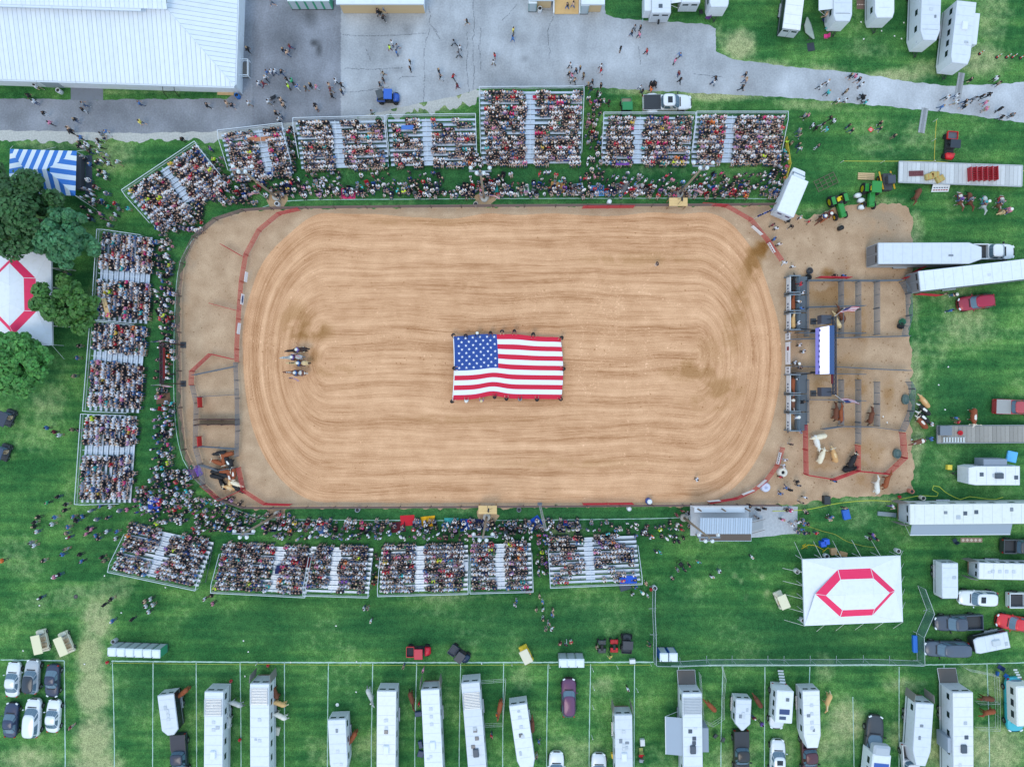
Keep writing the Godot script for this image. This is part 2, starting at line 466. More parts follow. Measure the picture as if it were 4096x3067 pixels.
func asphalt_material() -> Array:
	var rect := Rect2(-88, -66, 176, 37)
	var w := 2048
	var h := 430
	var n1 := noise_bytes(31, 0.012, w, h, 4)
	var n2 := noise_bytes(32, 0.3, w, h, 2)
	var n3 := noise_bytes(33, 0.05, w, h, 3, 1.0, 0.4)
	var stain := mask_bytes(w, h, rect, [[680, 92, 9, 9, 1.0], [690, 108, 5, 12, 0.8], [670, 40, 14, 20, 0.5], [830, 40, 10, 14, 0.5], [880, 65, 12, 16, 0.5], [610, 70, 40, 60, 0.3], [860, 150, 16, 10, 0.3], [1130, 128, 8, 8, 0.4], [1720, 95, 60, 40, 0.2]])
	var o := PackedByteArray()
	o.resize(w * h * 3)
	for y in h:
		for x in w:
			var i := y * w + x
			var px := rect.position.x + (x + 0.5) / w * rect.size.x
			var py := rect.position.y + (y + 0.5) / h * rect.size.y
			var fx := px * S / 1.85172 + 1106.0
			var fy := py * S / 1.85172 + 828.1
			var v := 163.0 + (n1[i] - 128) * 0.16 + (n2[i] - 128) * 0.10 + (n3[i] - 128) * 0.05
			var dark := 0.0
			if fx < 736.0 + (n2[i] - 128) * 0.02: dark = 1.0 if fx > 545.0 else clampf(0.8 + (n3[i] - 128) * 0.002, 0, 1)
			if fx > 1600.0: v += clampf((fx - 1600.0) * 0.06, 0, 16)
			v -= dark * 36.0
			v -= stain[i] * 0.2 * (0.5 + n3[i] / 255.0)
			o[i * 3] = clampi(int(v * 0.975), 0, 255)
			o[i * 3 + 1] = clampi(int(v * 1.0), 0, 255)
			o[i * 3 + 2] = clampi(int(v * (1.035 + 0.03 * dark)), 0, 255)
	var nz := noise(34, 0.35, 2)
	for ck in [[1022, 0, 1024, 60, 1021, 110, 1025, 170, 1020, 200], [925, 15, 930, 35, 927, 50, 945, 70], [927, 60, 915, 110, 917, 170, 914, 230], [935, 62, 950, 85], [740, 75, 800, 78, 860, 76, 920, 72], [745, 148, 800, 150, 870, 146], [1196, 35, 1185, 55, 1183, 90, 1188, 110, 1185, 125], [1115, 8, 1100, 30, 1085, 45], [820, 148, 826, 180, 822, 190], [735, 200, 790, 196, 840, 188], [1010, 70, 1008, 150, 1014, 210], [1150, 20, 1280, 26], [900, 165, 870, 166, 860, 172], [790, 105, 800, 130], [1040, 60, 1035, 100, 1040, 150],
		[1380, 100, 1384, 140], [1500, 160, 1560, 166]]:
		var pts := PackedVector3Array()
		for k in range(0, ck.size(), 2): pts.append(wf(ck[k], ck[k + 1]))
		for p in resample(pts, 0.05):
			var jx := nz.get_noise_2d(p.x * 2.0, p.z * 2.0) * 0.16
			var xx := int((p.x + jx - rect.position.x) / rect.size.x * w)
			var yy := int((p.z + jx * 0.6 - rect.position.y) / rect.size.y * h)
			if xx < 0 or yy < 0 or xx >= w - 1 or yy >= h or rng.randf() < 0.25: continue
			for k in 3: o[(yy * w + xx) * 3 + k] = clampi(o[(yy * w + xx) * 3 + k] - 30, 0, 255)
	var m := StandardMaterial3D.new()
	m.albedo_texture = tex(o, w, h)
	m.roughness = 0.9
	return [m, rect]

func speckle(sd: int, a: Color, b: Color, freq := 0.25, metres := 6.0, rough := 0.95) -> StandardMaterial3D:
	var w := 512
	var n1 := noise_bytes(sd, freq, w, w, 3)
	var n2 := noise_bytes(sd + 1, 0.03, w, w, 3)
	var o := PackedByteArray()
	o.resize(w * w * 3)
	for i in w * w:
		var c := a.lerp(b, clampf(n1[i] / 255.0 * 0.7 + n2[i] / 255.0 * 0.5 - 0.1, 0, 1))
		o[i * 3] = c.r8
		o[i * 3 + 1] = c.g8
		o[i * 3 + 2] = c.b8
	var m := StandardMaterial3D.new()
	m.albedo_texture = tex(o, w, w)
	m.uv1_triplanar = true
	m.uv1_world_triplanar = true
	m.uv1_scale = Vector3.ONE / metres
	m.roughness = rough
	m.cull_mode = BaseMaterial3D.CULL_DISABLED
	return m

func build_ground() -> void:
	var far := speckle(41, C(36, 92, 46), C(74, 126, 60), 0.2, 14.0)
	var st := ST()
	quad(st, Vector3(-900, -0.02, -900), Vector3(900, -0.02, -900), Vector3(900, -0.02, 900), Vector3(-900, -0.02, 900))
	structure("ground", done(st), far)
	var g := ground_material()
	structure("lawn", sheet(PackedVector3Array([Vector3(-88, 0, -66), Vector3(88, 0, -66), Vector3(88, 0, 66), Vector3(-88, 0, 66)]), 0.0, g[1]), g[0])
	var gravel := speckle(43, C(150, 150, 146), C(205, 205, 200), 0.3, 5.0)
	for g2 in [[-100, 272, 300, 280, 500, 276, 600, 262, 640, 262, 640, 282, 510, 304, 300, 302, 150, 307, 0, 302, -100, 300], [-100, 204, 130, 207, 170, 202, 330, 206, 480, 204, 516, 198, 500, 220, 200, 222, -100, 220]]:
		structure("gravel_shoulder", sheet(fpoly(g2), 0.004, Rect2(), 0.3, 0.3), gravel)
	structure("gravel_wedge", sheet(fpoly([700, 250, 760, 255, 880, 222, 1000, 198, 1044, 188, 1044, 214, 1000, 226, 950, 230, 900, 246, 840, 254, 790, 268, 720, 290]), 0.005, Rect2(), 0.6, 0.25), gravel)
	structure("gravel_verge", sheet(fpoly([1660, 120, 1720, 100, 1735, 128, 1790, 146, 1850, 156, 1700, 147, 1640, 140]), 0.005, Rect2(), 0.8, 0.25), gravel)
	var a := asphalt_material()
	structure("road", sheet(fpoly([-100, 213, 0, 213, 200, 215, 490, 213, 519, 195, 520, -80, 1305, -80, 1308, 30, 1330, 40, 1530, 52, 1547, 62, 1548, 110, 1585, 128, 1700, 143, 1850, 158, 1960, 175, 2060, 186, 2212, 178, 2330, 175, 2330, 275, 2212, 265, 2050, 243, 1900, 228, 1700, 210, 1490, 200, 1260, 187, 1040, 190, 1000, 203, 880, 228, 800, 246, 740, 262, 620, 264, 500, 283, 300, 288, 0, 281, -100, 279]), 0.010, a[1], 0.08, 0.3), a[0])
	structure("doorway_path", sheet(fpoly([152, 180, 222, 180, 222, 216, 152, 216]), 0.014), M(C(118, 124, 134), 0.9, 0, 0.5))
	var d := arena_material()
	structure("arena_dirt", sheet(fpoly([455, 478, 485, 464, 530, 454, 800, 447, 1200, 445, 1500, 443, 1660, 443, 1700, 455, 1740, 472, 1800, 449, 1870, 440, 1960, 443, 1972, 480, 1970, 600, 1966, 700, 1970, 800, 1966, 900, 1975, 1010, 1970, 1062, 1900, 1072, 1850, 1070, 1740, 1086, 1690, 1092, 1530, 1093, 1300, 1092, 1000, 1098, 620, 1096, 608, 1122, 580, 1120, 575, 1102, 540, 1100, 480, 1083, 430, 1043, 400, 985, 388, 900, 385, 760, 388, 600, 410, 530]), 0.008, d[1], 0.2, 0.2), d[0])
	var concrete := speckle(45, C(150, 155, 162), C(190, 194, 198), 0.2, 7.0)
	structure("concrete_pad", sheet(fpoly([1480, 1107, 1560, 1098, 1640, 1092, 1724, 1094, 1722, 1152, 1640, 1160, 1530, 1162, 1500, 1140]), 0.014, Rect2(), 0.05, 1.0), concrete)
	# bare worn soil round the light pole feet
	var soil := speckle(47, C(150, 122, 92), C(196, 168, 134), 0.2, 4.0)
	for p in [[1937, 800], [1105, 800], [2714, 782], [1947, 2062]]:
		var o := PackedVector3Array()
		for k in 14: o.append(W(Vector2(p[0], p[1])) + Vector3(cos(TAU * k / 14.0) * 1.5, 0, sin(TAU * k / 14.0) * 1.2) * rng.randf_range(0.7, 1.15))
		structure("bare_soil", sheet(o, 0.012), soil)
	# chalk lines sprayed on the turf
	var chalk := speckle(49, C(128, 168, 154), C(206, 222, 218), 0.35, 2.5)
	var lines := [[[0, 1425, 138, 1427], 0.22], [[240, 1428, 700, 1431, 1412, 1430], 0.26], [[1450, 1438, 1990, 1436, 2330, 1428], 0.2], [[138, 1428, 140, 1660, 140, 1720], 0.2]]
	for x in [[242, 1428, 246], [330, 1428, 329], [423, 1429, 424], [518, 1430, 520], [614, 1430, 614], [709, 1431, 707], [805, 1431, 802], [900, 1432, 896], [995, 1432, 992], [1088, 1433, 1086], [1184, 1434, 1181], [1276, 1434, 1273], [1371, 1435, 1370], [1466, 1438, 1467], [1562, 1438, 1558], [1653, 1440, 1652], [1750, 1440, 1745], [1846, 1440, 1846], [1943, 1440, 1943], [2040, 1436, 2043], [2133, 1432, 2138]]:
		if x[0] == 1846: lines.append([[1843, 1505, 1846, 1680], 0.14])
		else: lines.append([[x[0], x[1], x[2], 1600, x[2], 1720], 0.17])
	lines.append([[540, 470, 600, 436, 900, 430, 1500, 428, 1690, 430], 0.13])
	lines.append([[540, 470, 440, 500, 400, 540, 383, 590, 376, 700, 375, 860, 385, 960, 410, 1020, 470, 1080, 560, 1118, 640, 1122, 1000, 1124, 1410, 1120, 1480, 1116], 0.15])
	for l in lines:
		structure("chalk_line", strip(resample(smooth_line(fpoly(l[0]), 1.5), 0.35), l[1] * 0.62, 0.006, 0.35), chalk)

# ---------------------------------------------------------------- buildings and tents
func build_hall() -> void:
	var c := wq(0, 0, 2022, 744, 3.4)
	c.y = 0
	var o := thing("exhibition_hall", "long low hall with white metal panel roof and raised middle roof beside the road", "building", c, deg_to_rad(-1.8))
	# local axes: -x along the eave, -z inwards
	var whites := [M(C(211, 218, 227), 0.45, 0.0, 1.0), M(C(208, 216, 226), 0.45, 0.0, 1.0), M(C(213, 220, 228), 0.45, 0.0, 1.0)]
	var dark := M(C(96, 104, 114), 0.8)
	var wall := M(C(214, 220, 226), 0.7, 0.0, 0.6)
	var trim := M(C(205, 213, 220), 0.5)
	var L := 46.0
	var D := 34.0
	var a := 8.6
	var b := 8.0
	var hf := func(d: float) -> float: return 3.4 + d * 0.25
	var st := ST()
	slab(st, Vector3(-L, 3.33, 0), Vector3(0, 3.33, 0), Vector3(-b, 3.33 + a * 0.25, -a), Vector3(-L, 3.33 + a * 0.25, -a), 0.08)
	slab(st, Vector3(0, 3.33, 0), Vector3(0, 3.33, -D), Vector3(-b, 3.33 + a * 0.25, -D), Vector3(-b, 3.33 + a * 0.25, -a), 0.08)
	part(o, "roof_deck", done(st), dark)
	var pw := 0.585
	var n := int(L / pw)
	var panel := func(p: Array, called: String, i: int) -> void:
		var s := ST()
		slab(s, p[0], p[1], p[2], p[3], 0.03)
		part(o, called, done(s), whites[(i * 7 + i / 3) % 3])
	for i in n:
		var x0 := i * pw + 0.02
		var x1 := (i + 1) * pw - 0.02
		var t0 := minf(x0 * a / b, a)
		var t1 := minf(x1 * a / b, a)
		panel.call([Vector3(-x1, hf.call(0) + 0.01, 0.04), Vector3(-x0, hf.call(0) + 0.01, 0.04), Vector3(-x0, hf.call(t0) + 0.01, -t0), Vector3(-x1, hf.call(t1) + 0.01, -t1)], "roof_panel", i)
	for i in int(D / pw):
		var z0 := i * pw + 0.02
		var z1 := (i + 1) * pw - 0.02
		var t0 := minf(z0 * b / a, b)
		var t1 := minf(z1 * b / a, b)
		panel.call([Vector3(0.04, hf.call(0) + 0.01, -z0), Vector3(0.04, hf.call(0) + 0.01, -z1), Vector3(-t1, hf.call(t1 * a / b) + 0.01, -z1), Vector3(-t0, hf.call(t0 * a / b) + 0.01, -z0)], "roof_panel", i + 2)
	var hy: float = hf.call(a)
	pbox(o, "monitor_wall", Vector3(-b - (L - b) / 2 - 0.2, hy + 0.4, -a - (D - a) / 2), Vector3(L - b - 0.3, 1.0, D - a), wall)
	for i in int((L - b) / pw):
		var x0 := b - 0.5 + i * pw + 0.02
		var x1 := x0 + pw - 0.04
		panel.call([Vector3(-x1, hy + 0.85, -a + 0.5), Vector3(-x0, hy + 0.85, -a + 0.5), Vector3(-x0, hy + 0.85 + 4.0, -a - 15.5), Vector3(-x1, hy + 4.85, -a - 15.5)], "upper_roof_panel", i)
	for i in 6:
		pbox(o, "eave_flashing", Vector3(-b - 4.6 - i * 3.7, hy + 0.74, -a + 0.62), Vector3(3.66, 0.14, 0.32), trim)
	st = ST(); bar(st, Vector3(0, 3.44, 0), Vector3(-b, hy + 0.04, -a), 0.07, 5)
	part(o, "hip_cap", done(st), trim)
	pbox(o, "wall", Vector3(-L / 2 - 0.3, 1.62, -0.62), Vector3(L - 0.6, 3.24, 0.2), wall)
	pbox(o, "wall", Vector3(-0.42, 1.62, -D / 2 - 0.6), Vector3(0.2, 3.24, D), wall)
	for i in 9: pbox(o, "gutter", Vector3(-2.6 - i * 5.1, 3.3, 0.12), Vector3(5.06, 0.14, 0.16), trim)
	for i in 5: pbox(o, "gutter", Vector3(0.12, 3.3, -3.0 - i * 5.6), Vector3(0.16, 0.14, 5.56), trim)
	var dr := pbox(o, "door", Vector3(-25.2, 1.15, -0.5), Vector3(2.3, 2.3, 0.08), M(C(150, 158, 168), 0.5))
	dr.set_meta("label", "grey double door facing the road")
	pbox(o, "downspout", Vector3(-0.3, 1.6, -0.4), Vector3(0.12, 3.2, 0.12), trim)
	# railed landing, mechanical unit, ramp board, bench and frame against the walls
	var pen := thing("railed_landing", "small white railed landing against the hall's end wall", "railing", wq(0, 0, 2098, 606))
	var wm := M(C(222, 226, 230), 0.5)
	for e in [[-0.9, 0, 0.06, 2.1], [0.9, 0, 0.06, 2.1]]:
		pbox(pen, "rail", Vector3(e[0], 1.0, e[1]), Vector3(0.09, 0.09, 2.1), wm)
		pbox(pen, "rail", Vector3(e[0], 0.55, e[1]), Vector3(0.07, 0.07, 2.1), wm)
	for e in [-1.05, 1.05]:
		pbox(pen, "rail", Vector3(0, 1.003, e), Vector3(1.7, 0.09, 0.09), wm)
		pbox(pen, "rail", Vector3(0, 0.553, e), Vector3(1.7, 0.07, 0.07), wm)
	for e in [[-0.9, -1.05], [0.9, -1.05], [-0.9, 1.05], [0.9, 1.05]]: pbox(pen, "post", Vector3(e[0], 0.5, e[1]), Vector3(0.11, 1.0, 0.11), wm)
	pbox(pen, "deck", Vector3(0, 0.1, 0), Vector3(1.7, 0.16, 2.0), M(C(112, 108, 104), 0.9))
	var ac := thing("condenser_unit", "grey air conditioner unit with round fan by the hall corner", "air conditioner", wq(0, 0, 2046, 708))
	st = ST(); cbox(st, Vector3(0, 0.45, 0), Vector3(0.9, 0.9, 0.9), 0.06); part(ac, "casing", done(st), M(C(170, 176, 182), 0.5))
	st = ST(); lathe(st, Vector3(0, 0.9, 0), [[0.36, 0.0], [0.36, 0.03], [0.3, 0.035]], 14); part(ac, "fan_grille", done(st), M(C(34, 38, 44), 0.6))
	var rm := thing("plywood_ramp", "tan plywood ramp board lying by the hall corner", "ramp", wq(0, 0, 1945, 798), deg_to_rad(-1.8))
	st = ST(); bx(st, Vector3(0, 0.06, 0), Vector3(2.2, 0.04, 0.7), Basis(Vector3.RIGHT, 0.05)); part(rm, "board", done(st), M(C(190, 160, 118), 0.85, 0, 0.4))
	pbox(rm, "cleat", Vector3(0, 0.02, -0.2), Vector3(2.1, 0.04, 0.08), M(C(150, 124, 90), 0.9))
	var pb := thing("panel_stack", "dark framed glass panels leaning on the hall wall", "panel", wq(0, 0, 1297, 752), deg_to_rad(-1.8))
	pbox(pb, "frame", Vector3(0, 0.5, 0), Vector3(1.4, 1.0, 0.06), M(C(30, 34, 38), 0.5), Basis(Vector3.RIGHT, -0.5))
	for e in [-0.45, 0.0, 0.45]: pbox(pb, "pane", Vector3(e, 0.53, 0.03), Vector3(0.38, 0.8, 0.05), M(C(120, 150, 165), 0.1), Basis(Vector3.RIGHT, -0.5))
	var fr := thing("steel_rack", "black tubular steel frame standing on the hall's grass strip", "frame", wq(0, 0, 1490, 790), 0.1)
	st = ST()
	for sx in [-0.75, 0.75]:
		bar(st, Vector3(sx, 0, 0.8), Vector3(sx, 1.3, 0.5), 0.04); bar(st, Vector3(sx, 1.3, 0.5), Vector3(sx, 1.3, -0.7), 0.04); bar(st, Vector3(sx, 0, -0.7), Vector3(sx, 1.3, -0.7), 0.04)
	bar(st, Vector3(-0.75, 1.3, 0.5), Vector3(0.75, 1.3, 0.5), 0.035)
	part(fr, "tubing", done(st), M(C(24, 26, 28), 0.5, 0.4))
	# flat roofed sheds along the top edge of the yard
	for b2 in [[1, 0, 690, 1450, 34, "long white flat roofed shed with tan front at the yard's far side", 3.0], [2, 0, 600, 800, 36, "small white flat roofed booth beside the grey toilet cabin", 2.6], [2, 0, 148, 360, 0, "white flat roofed booth with an open shaded front", 2.6]]:
		var w0 := wq(b2[0], b2[1], b2[2], b2[4], b2[6])
		var w1 := wq(b2[0], b2[1], b2[3], b2[4], b2[6])
		var sh := thing("vendor_shed", b2[5], "shed", Vector3((w0.x + w1.x) / 2, 0, w0.z - 2.6))
		var wd := w1.x - w0.x
		pbox(sh, "roof", Vector3(0, b2[6], 0), Vector3(wd, 0.16, 5.2), whites[0])
		pbox(sh, "wall", Vector3(0, b2[6] / 2 - 0.05, 2.2), Vector3(wd - 0.5, b2[6] - 0.2, 0.12), M(C(196, 170, 130), 0.8))
		pbox(sh, "wall", Vector3(-wd / 2 + 0.3, b2[6] / 2 - 0.05, 0), Vector3(0.12, b2[6] - 0.2, 4.3), wall)
		pbox(sh, "wall", Vector3(wd / 2 - 0.3, b2[6] / 2 - 0.05, 0), Vector3(0.12, b2[6] - 0.2, 4.3), wall)
		pbox(sh, "fascia", Vector3(0, b2[6] - 0.02, 2.63), Vector3(wd, 0.26, 0.06), trim)
	var rp := thing("loading_ramp", "tan wooden ramp with white side rails where two people stand", "ramp", wq(2, 0, 470, 30))
	pbox(rp, "deck", Vector3(0, 0.28, 0.0), Vector3(3.2, 0.06, 2.9), M(C(206, 170, 116), 0.85, 0, 0.5), Basis(Vector3.RIGHT, 0.14))
	for e in [-1.72, 1.72]: pbox(rp, "side_rail", Vector3(e, 0.5, 0), Vector3(0.16, 0.6, 3.0), M(C(220, 224, 228), 0.5), Basis(Vector3.RIGHT, 0.14))

func hex_tent(label: String, corners: Array, outer: Array, inner: Array, ridge: Array) -> void:   # world points: eave corners (4), band hexagons (6 each, matching), ridge ends (2)
	var base: Vector3 = (corners[0] + corners[2]) / 2
	base.y = 0
	var o := thing("white_tent", label, "tent", base)
	var white := M(C(218, 222, 229), 0.65, 0, 0.7)
	var red := M(C(226, 38, 92), 0.65, 0, 0.7)
	var rel := func(a: Array) -> Array:
		var r := []
		for p in a: r.append(p - base)
		return r
	var ce: Array = rel.call(corners)
	var ou: Array = rel.call(outer)
	var inn: Array = rel.call(inner)
	var ri: Array = rel.call(ridge)
	# skirt: each hexagon vertex to the eave, split between neighbours
	var st := ST()
	var own := [0, 0, 1, 2, 2, 3]                     # corner that each hexagon vertex is nearest to, tips touch two
	own = []
	for p in ou:
		var best := 0
		for k in 4:
			if (ce[k] - p).length() < (ce[best] - p).length(): best = k
		own.append(best)
	for j in 6:
		var k := (j + 1) % 6
		tri(st, ou[j], ou[k], ce[own[j]])
		if own[j] != own[k]: tri(st, ou[k], ce[own[k]], ce[own[j]])
	for k in 4:
		var m := (k + 1) % 4
		quad(st, ce[k], ce[m], ce[m] - Vector3(0, 0.3, 0), ce[k] - Vector3(0, 0.3, 0))
	var sk := part(o, "canopy_skirt", done(st), white)
	for j in 6:
		var k := (j + 1) % 6
		st = ST(); slab(st, ou[j].lerp(ou[k], 0.012), ou[k].lerp(ou[j], 0.012), inn[k].lerp(inn[j], 0.012), inn[j].lerp(inn[k], 0.012), 0.02)
		part(o, "red_band", done(st), red)
	st = ST()
	var up := Vector3(0, -0.012, 0)
	for j in 6:
		var k := (j + 1) % 6
		tri(st, ou[j] + up, ou[k] + up, inn[k] + up); tri(st, ou[j] + up, inn[k] + up, inn[j] + up)
		var rj: Vector3 = ri[0] if (ri[0] - inn[j]).length() < (ri[1] - inn[j]).length() else ri[1]
		var rk: Vector3 = ri[0] if (ri[0] - inn[k]).length() < (ri[1] - inn[k]).length() else ri[1]
		tri(st, inn[j], inn[k], rj)
		if rj != rk: tri(st, inn[k], rk, rj)
	part(o, "canopy_top", done(st), white)
	var pole := M(C(200, 202, 204), 0.5)
	var rope := M(C(214, 214, 208), 0.8)
	for k in 4:
		var m := (k + 1) % 4
		for t in [0.0, 0.2, 0.4, 0.6, 0.8]:
			var e: Vector3 = ce[k].lerp(ce[m], t)
			st = ST(); bar(st, Vector3(e.x * 0.985, 0, e.z * 0.985), Vector3(e.x * 0.985, e.y - 0.05, e.z * 0.985), 0.045)
			part(o, "side_pole", done(st), pole)
			var out: Vector3 = (ce[m] - ce[k]).normalized()
			out = Vector3(out.z, 0, -out.x)
			if out.dot(e) < 0: out = -out
			st = ST(); bar(st, e, Vector3(e.x, 0.02, e.z) + out * 1.7, 0.03, 4)
			part(o, "guy_rope", done(st), rope)
	for j in 6:
		st = ST(); bar(st, ou[j], ce[own[j]], 0.018, 4); bar(st, inn[j], ri[0] if (ri[0] - inn[j]).length() < (ri[1] - inn[j]).length() else ri[1], 0.02, 4)
		part(o, "seam", done(st), white)
	for p in ri:
		st = ST(); bar(st, Vector3(p.x, 0, p.z), p, 0.07)
		part(o, "centre_pole", done(st), pole)
	sk.name = "canopy_skirt"

func build_tents() -> void:
	var e := 2.5
	hex_tent("white tent with a complete red ring on its roof among trailers", [wq(3, 2, 300, 1512, e), wq(3, 2, 1146, 1480, e), wq(3, 3, 1168, 405, e), wq(3, 3, 318, 440, e)],
		[wq(3, 3, 410, 165, 3.05), wq(3, 2, 606, 1600, 3.05), wq(3, 2, 890, 1588, 3.05), wq(3, 3, 1100, 138, 3.05), wq(3, 3, 905, 348, 3.05), wq(3, 3, 626, 362, 3.05)],
		[wq(3, 3, 502, 178, 3.4), wq(3, 3, 628, 40, 3.4), wq(3, 3, 914, 30, 3.4), wq(3, 3, 1054, 155, 3.4), wq(3, 3, 924, 294, 3.4), wq(3, 3, 645, 305, 3.4)], [wq(3, 3, 670, 175, 3.75), wq(3, 3, 910, 165, 3.75)])
	hex_tent("white tent with a red ring on its roof half under the trees", [wq(0, 1, -215, 478, e), wq(0, 1, 436, 484, e), wq(0, 1, 446, 1322, e), wq(0, 1, -215, 1322, e)],
		[wq(0, 1, 110, 550, 3.05), wq(0, 1, 304, 742, 3.05), wq(0, 1, 312, 1026, 3.05), wq(0, 1, 114, 1230, 3.05), wq(0, 1, -84, 1026, 3.05), wq(0, 1, -84, 742, 3.05)],
		[wq(0, 1, 78, 612, 3.4), wq(0, 1, 200, 738, 3.4), wq(0, 1, 206, 1024, 3.4), wq(0, 1, 78, 1156, 3.4), wq(0, 1, -50, 1024, 3.4), wq(0, 1, -50, 738, 3.4)], [wq(0, 1, 77, 800, 3.75), wq(0, 1, 77, 960, 3.75)])
	# blue and white striped hip tent
	var a := wq(0, 0, 76, 1286, e)
	var b := wq(0, 0, 652, 1306, e)
	var wd := b.x - a.x
	var dp := wq(0, 0, 640, 1692, e).z - b.z
	var o := thing("striped_tent", "blue and white striped tent by the dark trees", "tent", Vector3((a.x + b.x) / 2, 0, a.z + dp / 2 + 0.1), -0.03)
	var blue := M(C(48, 112, 190), 0.65, 0, 0.6)
	var white := M(C(214, 220, 227), 0.65, 0, 0.6)
	var hw := wd / 2
	var hd := dp / 2
	var ht := func(x: float, z: float) -> Vector3: return Vector3(x, e + minf(hw - absf(x), hd - absf(z)) * 0.5, z)
	var n := 15
	for side in [-1, 1]:
		for i in n:
			var x0 := -hw + wd * i / n
			var x1 := -hw + wd * (i + 1) / n
			var st := ST()
			var t0 := minf(hw - absf(x0), hd)
			var t1 := minf(hw - absf(x1), hd)
			slab(st, ht.call(x0, side * hd), ht.call(x1, side * hd), ht.call(x1, side * (hd - t1)), ht.call(x0, side * (hd - t0)), 0.01)
			var pn := part(o, "roof_stripe", done(st), blue if i % 2 == 0 else white)
		var m := 9
		for i in m:
			var z0 := -hd + dp * i / m
			var z1 := -hd + dp * (i + 1) / m
			var st := ST()
			var t0 := hd - absf(z0)
			var t1 := hd - absf(z1)
			slab(st, ht.call(side * hw, z0), ht.call(side * hw, z1), ht.call(side * (hw - t1), z1), ht.call(side * (hw - t0), z0), 0.01)
			part(o, "roof_stripe", done(st), blue if i % 2 == 0 else white)
	for x in [-1, 0, 1]:
		for z in [-1, 1]:
			var st := ST(); bar(st, Vector3(x * hw * 0.98, 0, z * hd * 0.98), Vector3(x * hw * 0.98, e, z * hd * 0.98), 0.05)
			part(o, "pole", done(st), M(C(190, 192, 196), 0.5))
			st = ST(); bar(st, Vector3(x * hw, e, z * hd), Vector3(x * (hw + 1.4), 0.02, z * (hd + 1.2)), 0.03, 4)
			part(o, "guy_rope", done(st), M(C(214, 214, 208), 0.8))
	var sd := thing("tent_sideboard", "dark counter and tarpaulin strip beside the striped tent", "counter", wq(0, 0, 715, 1500), 0.0)
	pbox(sd, "counter", Vector3(-0.1, 0.5, 0), Vector3(0.7, 0.9, 4.6), M(C(70, 72, 80), 0.7))
	pbox(sd, "mat", Vector3(0.75, 0.02, 0.3), Vector3(0.9, 0.03, 5.6), M(C(60, 70, 84), 0.8))

# ---------------------------------------------------------------- trees
func tree(label: String, at: Vector3, h: float, r: float, tint: Color, n: int, open := 0.0) -> void:
	var o := thing("tree", label, "tree", Vector3(at.x, 0, at.z), rng.randf() * TAU, "trees by the white tent")
	var bark := M(C(86, 72, 60), 0.95, 0, 0.3)
	var st := ST(true)
	var top := Vector3(rng.randf_range(-0.3, 0.3), h * 0.62, rng.randf_range(-0.3, 0.3))
	tube(st, PackedVector3Array([Vector3(0, -0.05, 0), Vector3(0.05, h * 0.2, 0.04), top * Vector3(0.5, 0.66, 0.5), top]), 0.3, 8, 0.14)
	part(o, "trunk", done(st), bark)
	var clumps := []
	for i in 15:
		var a := TAU * i / 15.0 * 2.4 + rng.randf()
		var el := rng.randf_range(-0.1, 1.2)
		var d := r * rng.randf_range(0.5, 0.8) * maxf(0.35, cos(el))
		var tip := Vector3(cos(a) * d, h * 0.55 + sin(el) * h * 0.3, sin(a) * d)
		st = ST(true)
		var s := Vector3(0, h * rng.randf_range(0.3, 0.58), 0)
		tube(st, PackedVector3Array([s, s.lerp(tip, 0.5) + Vector3(0, 0.3, 0), tip]), 0.12, 5, 0.03)
		part(o, "limb", done(st), bark)
		clumps.append([tip, r * rng.randf_range(0.2, 0.46)])
	for i in 40:
		var a := rng.randf() * TAU
		var y := rng.randf_range(-0.35, 1.0)
		var d := r * sqrt(maxf(0.0, 1.0 - y * y)) * rng.randf_range(0.55, 1.12) + 0.2
		clumps.append([Vector3(cos(a) * d, h * 0.6 + y * h * 0.34, sin(a) * d), r * rng.randf_range(0.12, 0.32)])
	if open > 0.0:
		var oa := PI * 0.75 - o.rotation.y
		clumps = clumps.filter(func(cl): return not (absf(angle_difference(atan2(cl[0].z, cl[0].x), oa)) < 0.7 and Vector2(cl[0].x, cl[0].z).length() < r * 0.8))
	var leaf := ST()
	var lw := 0.17
	quad(leaf, Vector3(0, 0, -lw * 1.5), Vector3(lw, 0.05, 0), Vector3(0, 0.0, lw * 1.5), Vector3(-lw, 0.05, 0))
	var mm := MultiMesh.new()
	mm.transform_format = MultiMesh.TRANSFORM_3D
	mm.use_colors = true
	var lm := done(leaf)
	mm.mesh = lm
	mm.instance_count = n
	var m := StandardMaterial3D.new()
	m.albedo_color = Color.WHITE
	m.vertex_color_use_as_albedo = true
	m.roughness = 0.6
	m.cull_mode = BaseMaterial3D.CULL_DISABLED
	m.backlight_enabled = true
	m.backlight = Color(0.25, 0.3, 0.12)
	var base := tint.srgb_to_linear()
	for i in n:
		var c: Array = clumps[rng.randi() % clumps.size()]
		var v := Vector3(rng.randfn(), rng.randfn() * 0.8, rng.randfn()).normalized() * pow(rng.randf(), 0.4)
		var p: Vector3 = c[0] + v * c[1]
		var nrm := (v + Vector3(0, 0.7, 0) + Vector3(rng.randf() - 0.5, rng.randf() - 0.5, rng.randf() - 0.5) * 0.9).normalized()
		var bs := Basis(Quaternion(Vector3.UP, nrm)) * Basis(Vector3.UP, rng.randf() * TAU)
		mm.set_instance_transform(i, Transform3D(bs.scaled(Vector3.ONE * rng.randf_range(0.7, 1.5)), p))
		var k := rng.randf_range(0.7, 1.35)
		mm.set_instance_color(i, Color(base.r * k * rng.randf_range(0.8, 1.2), base.g * k, base.b * k * rng.randf_range(0.8, 1.1)))
	var cr := MultiMeshInstance3D.new()
	cr.name = "crown"
	cr.multimesh = mm
	cr.material_override = m
	o.add_child(cr)
	cr.set_meta("kind", "stuff")

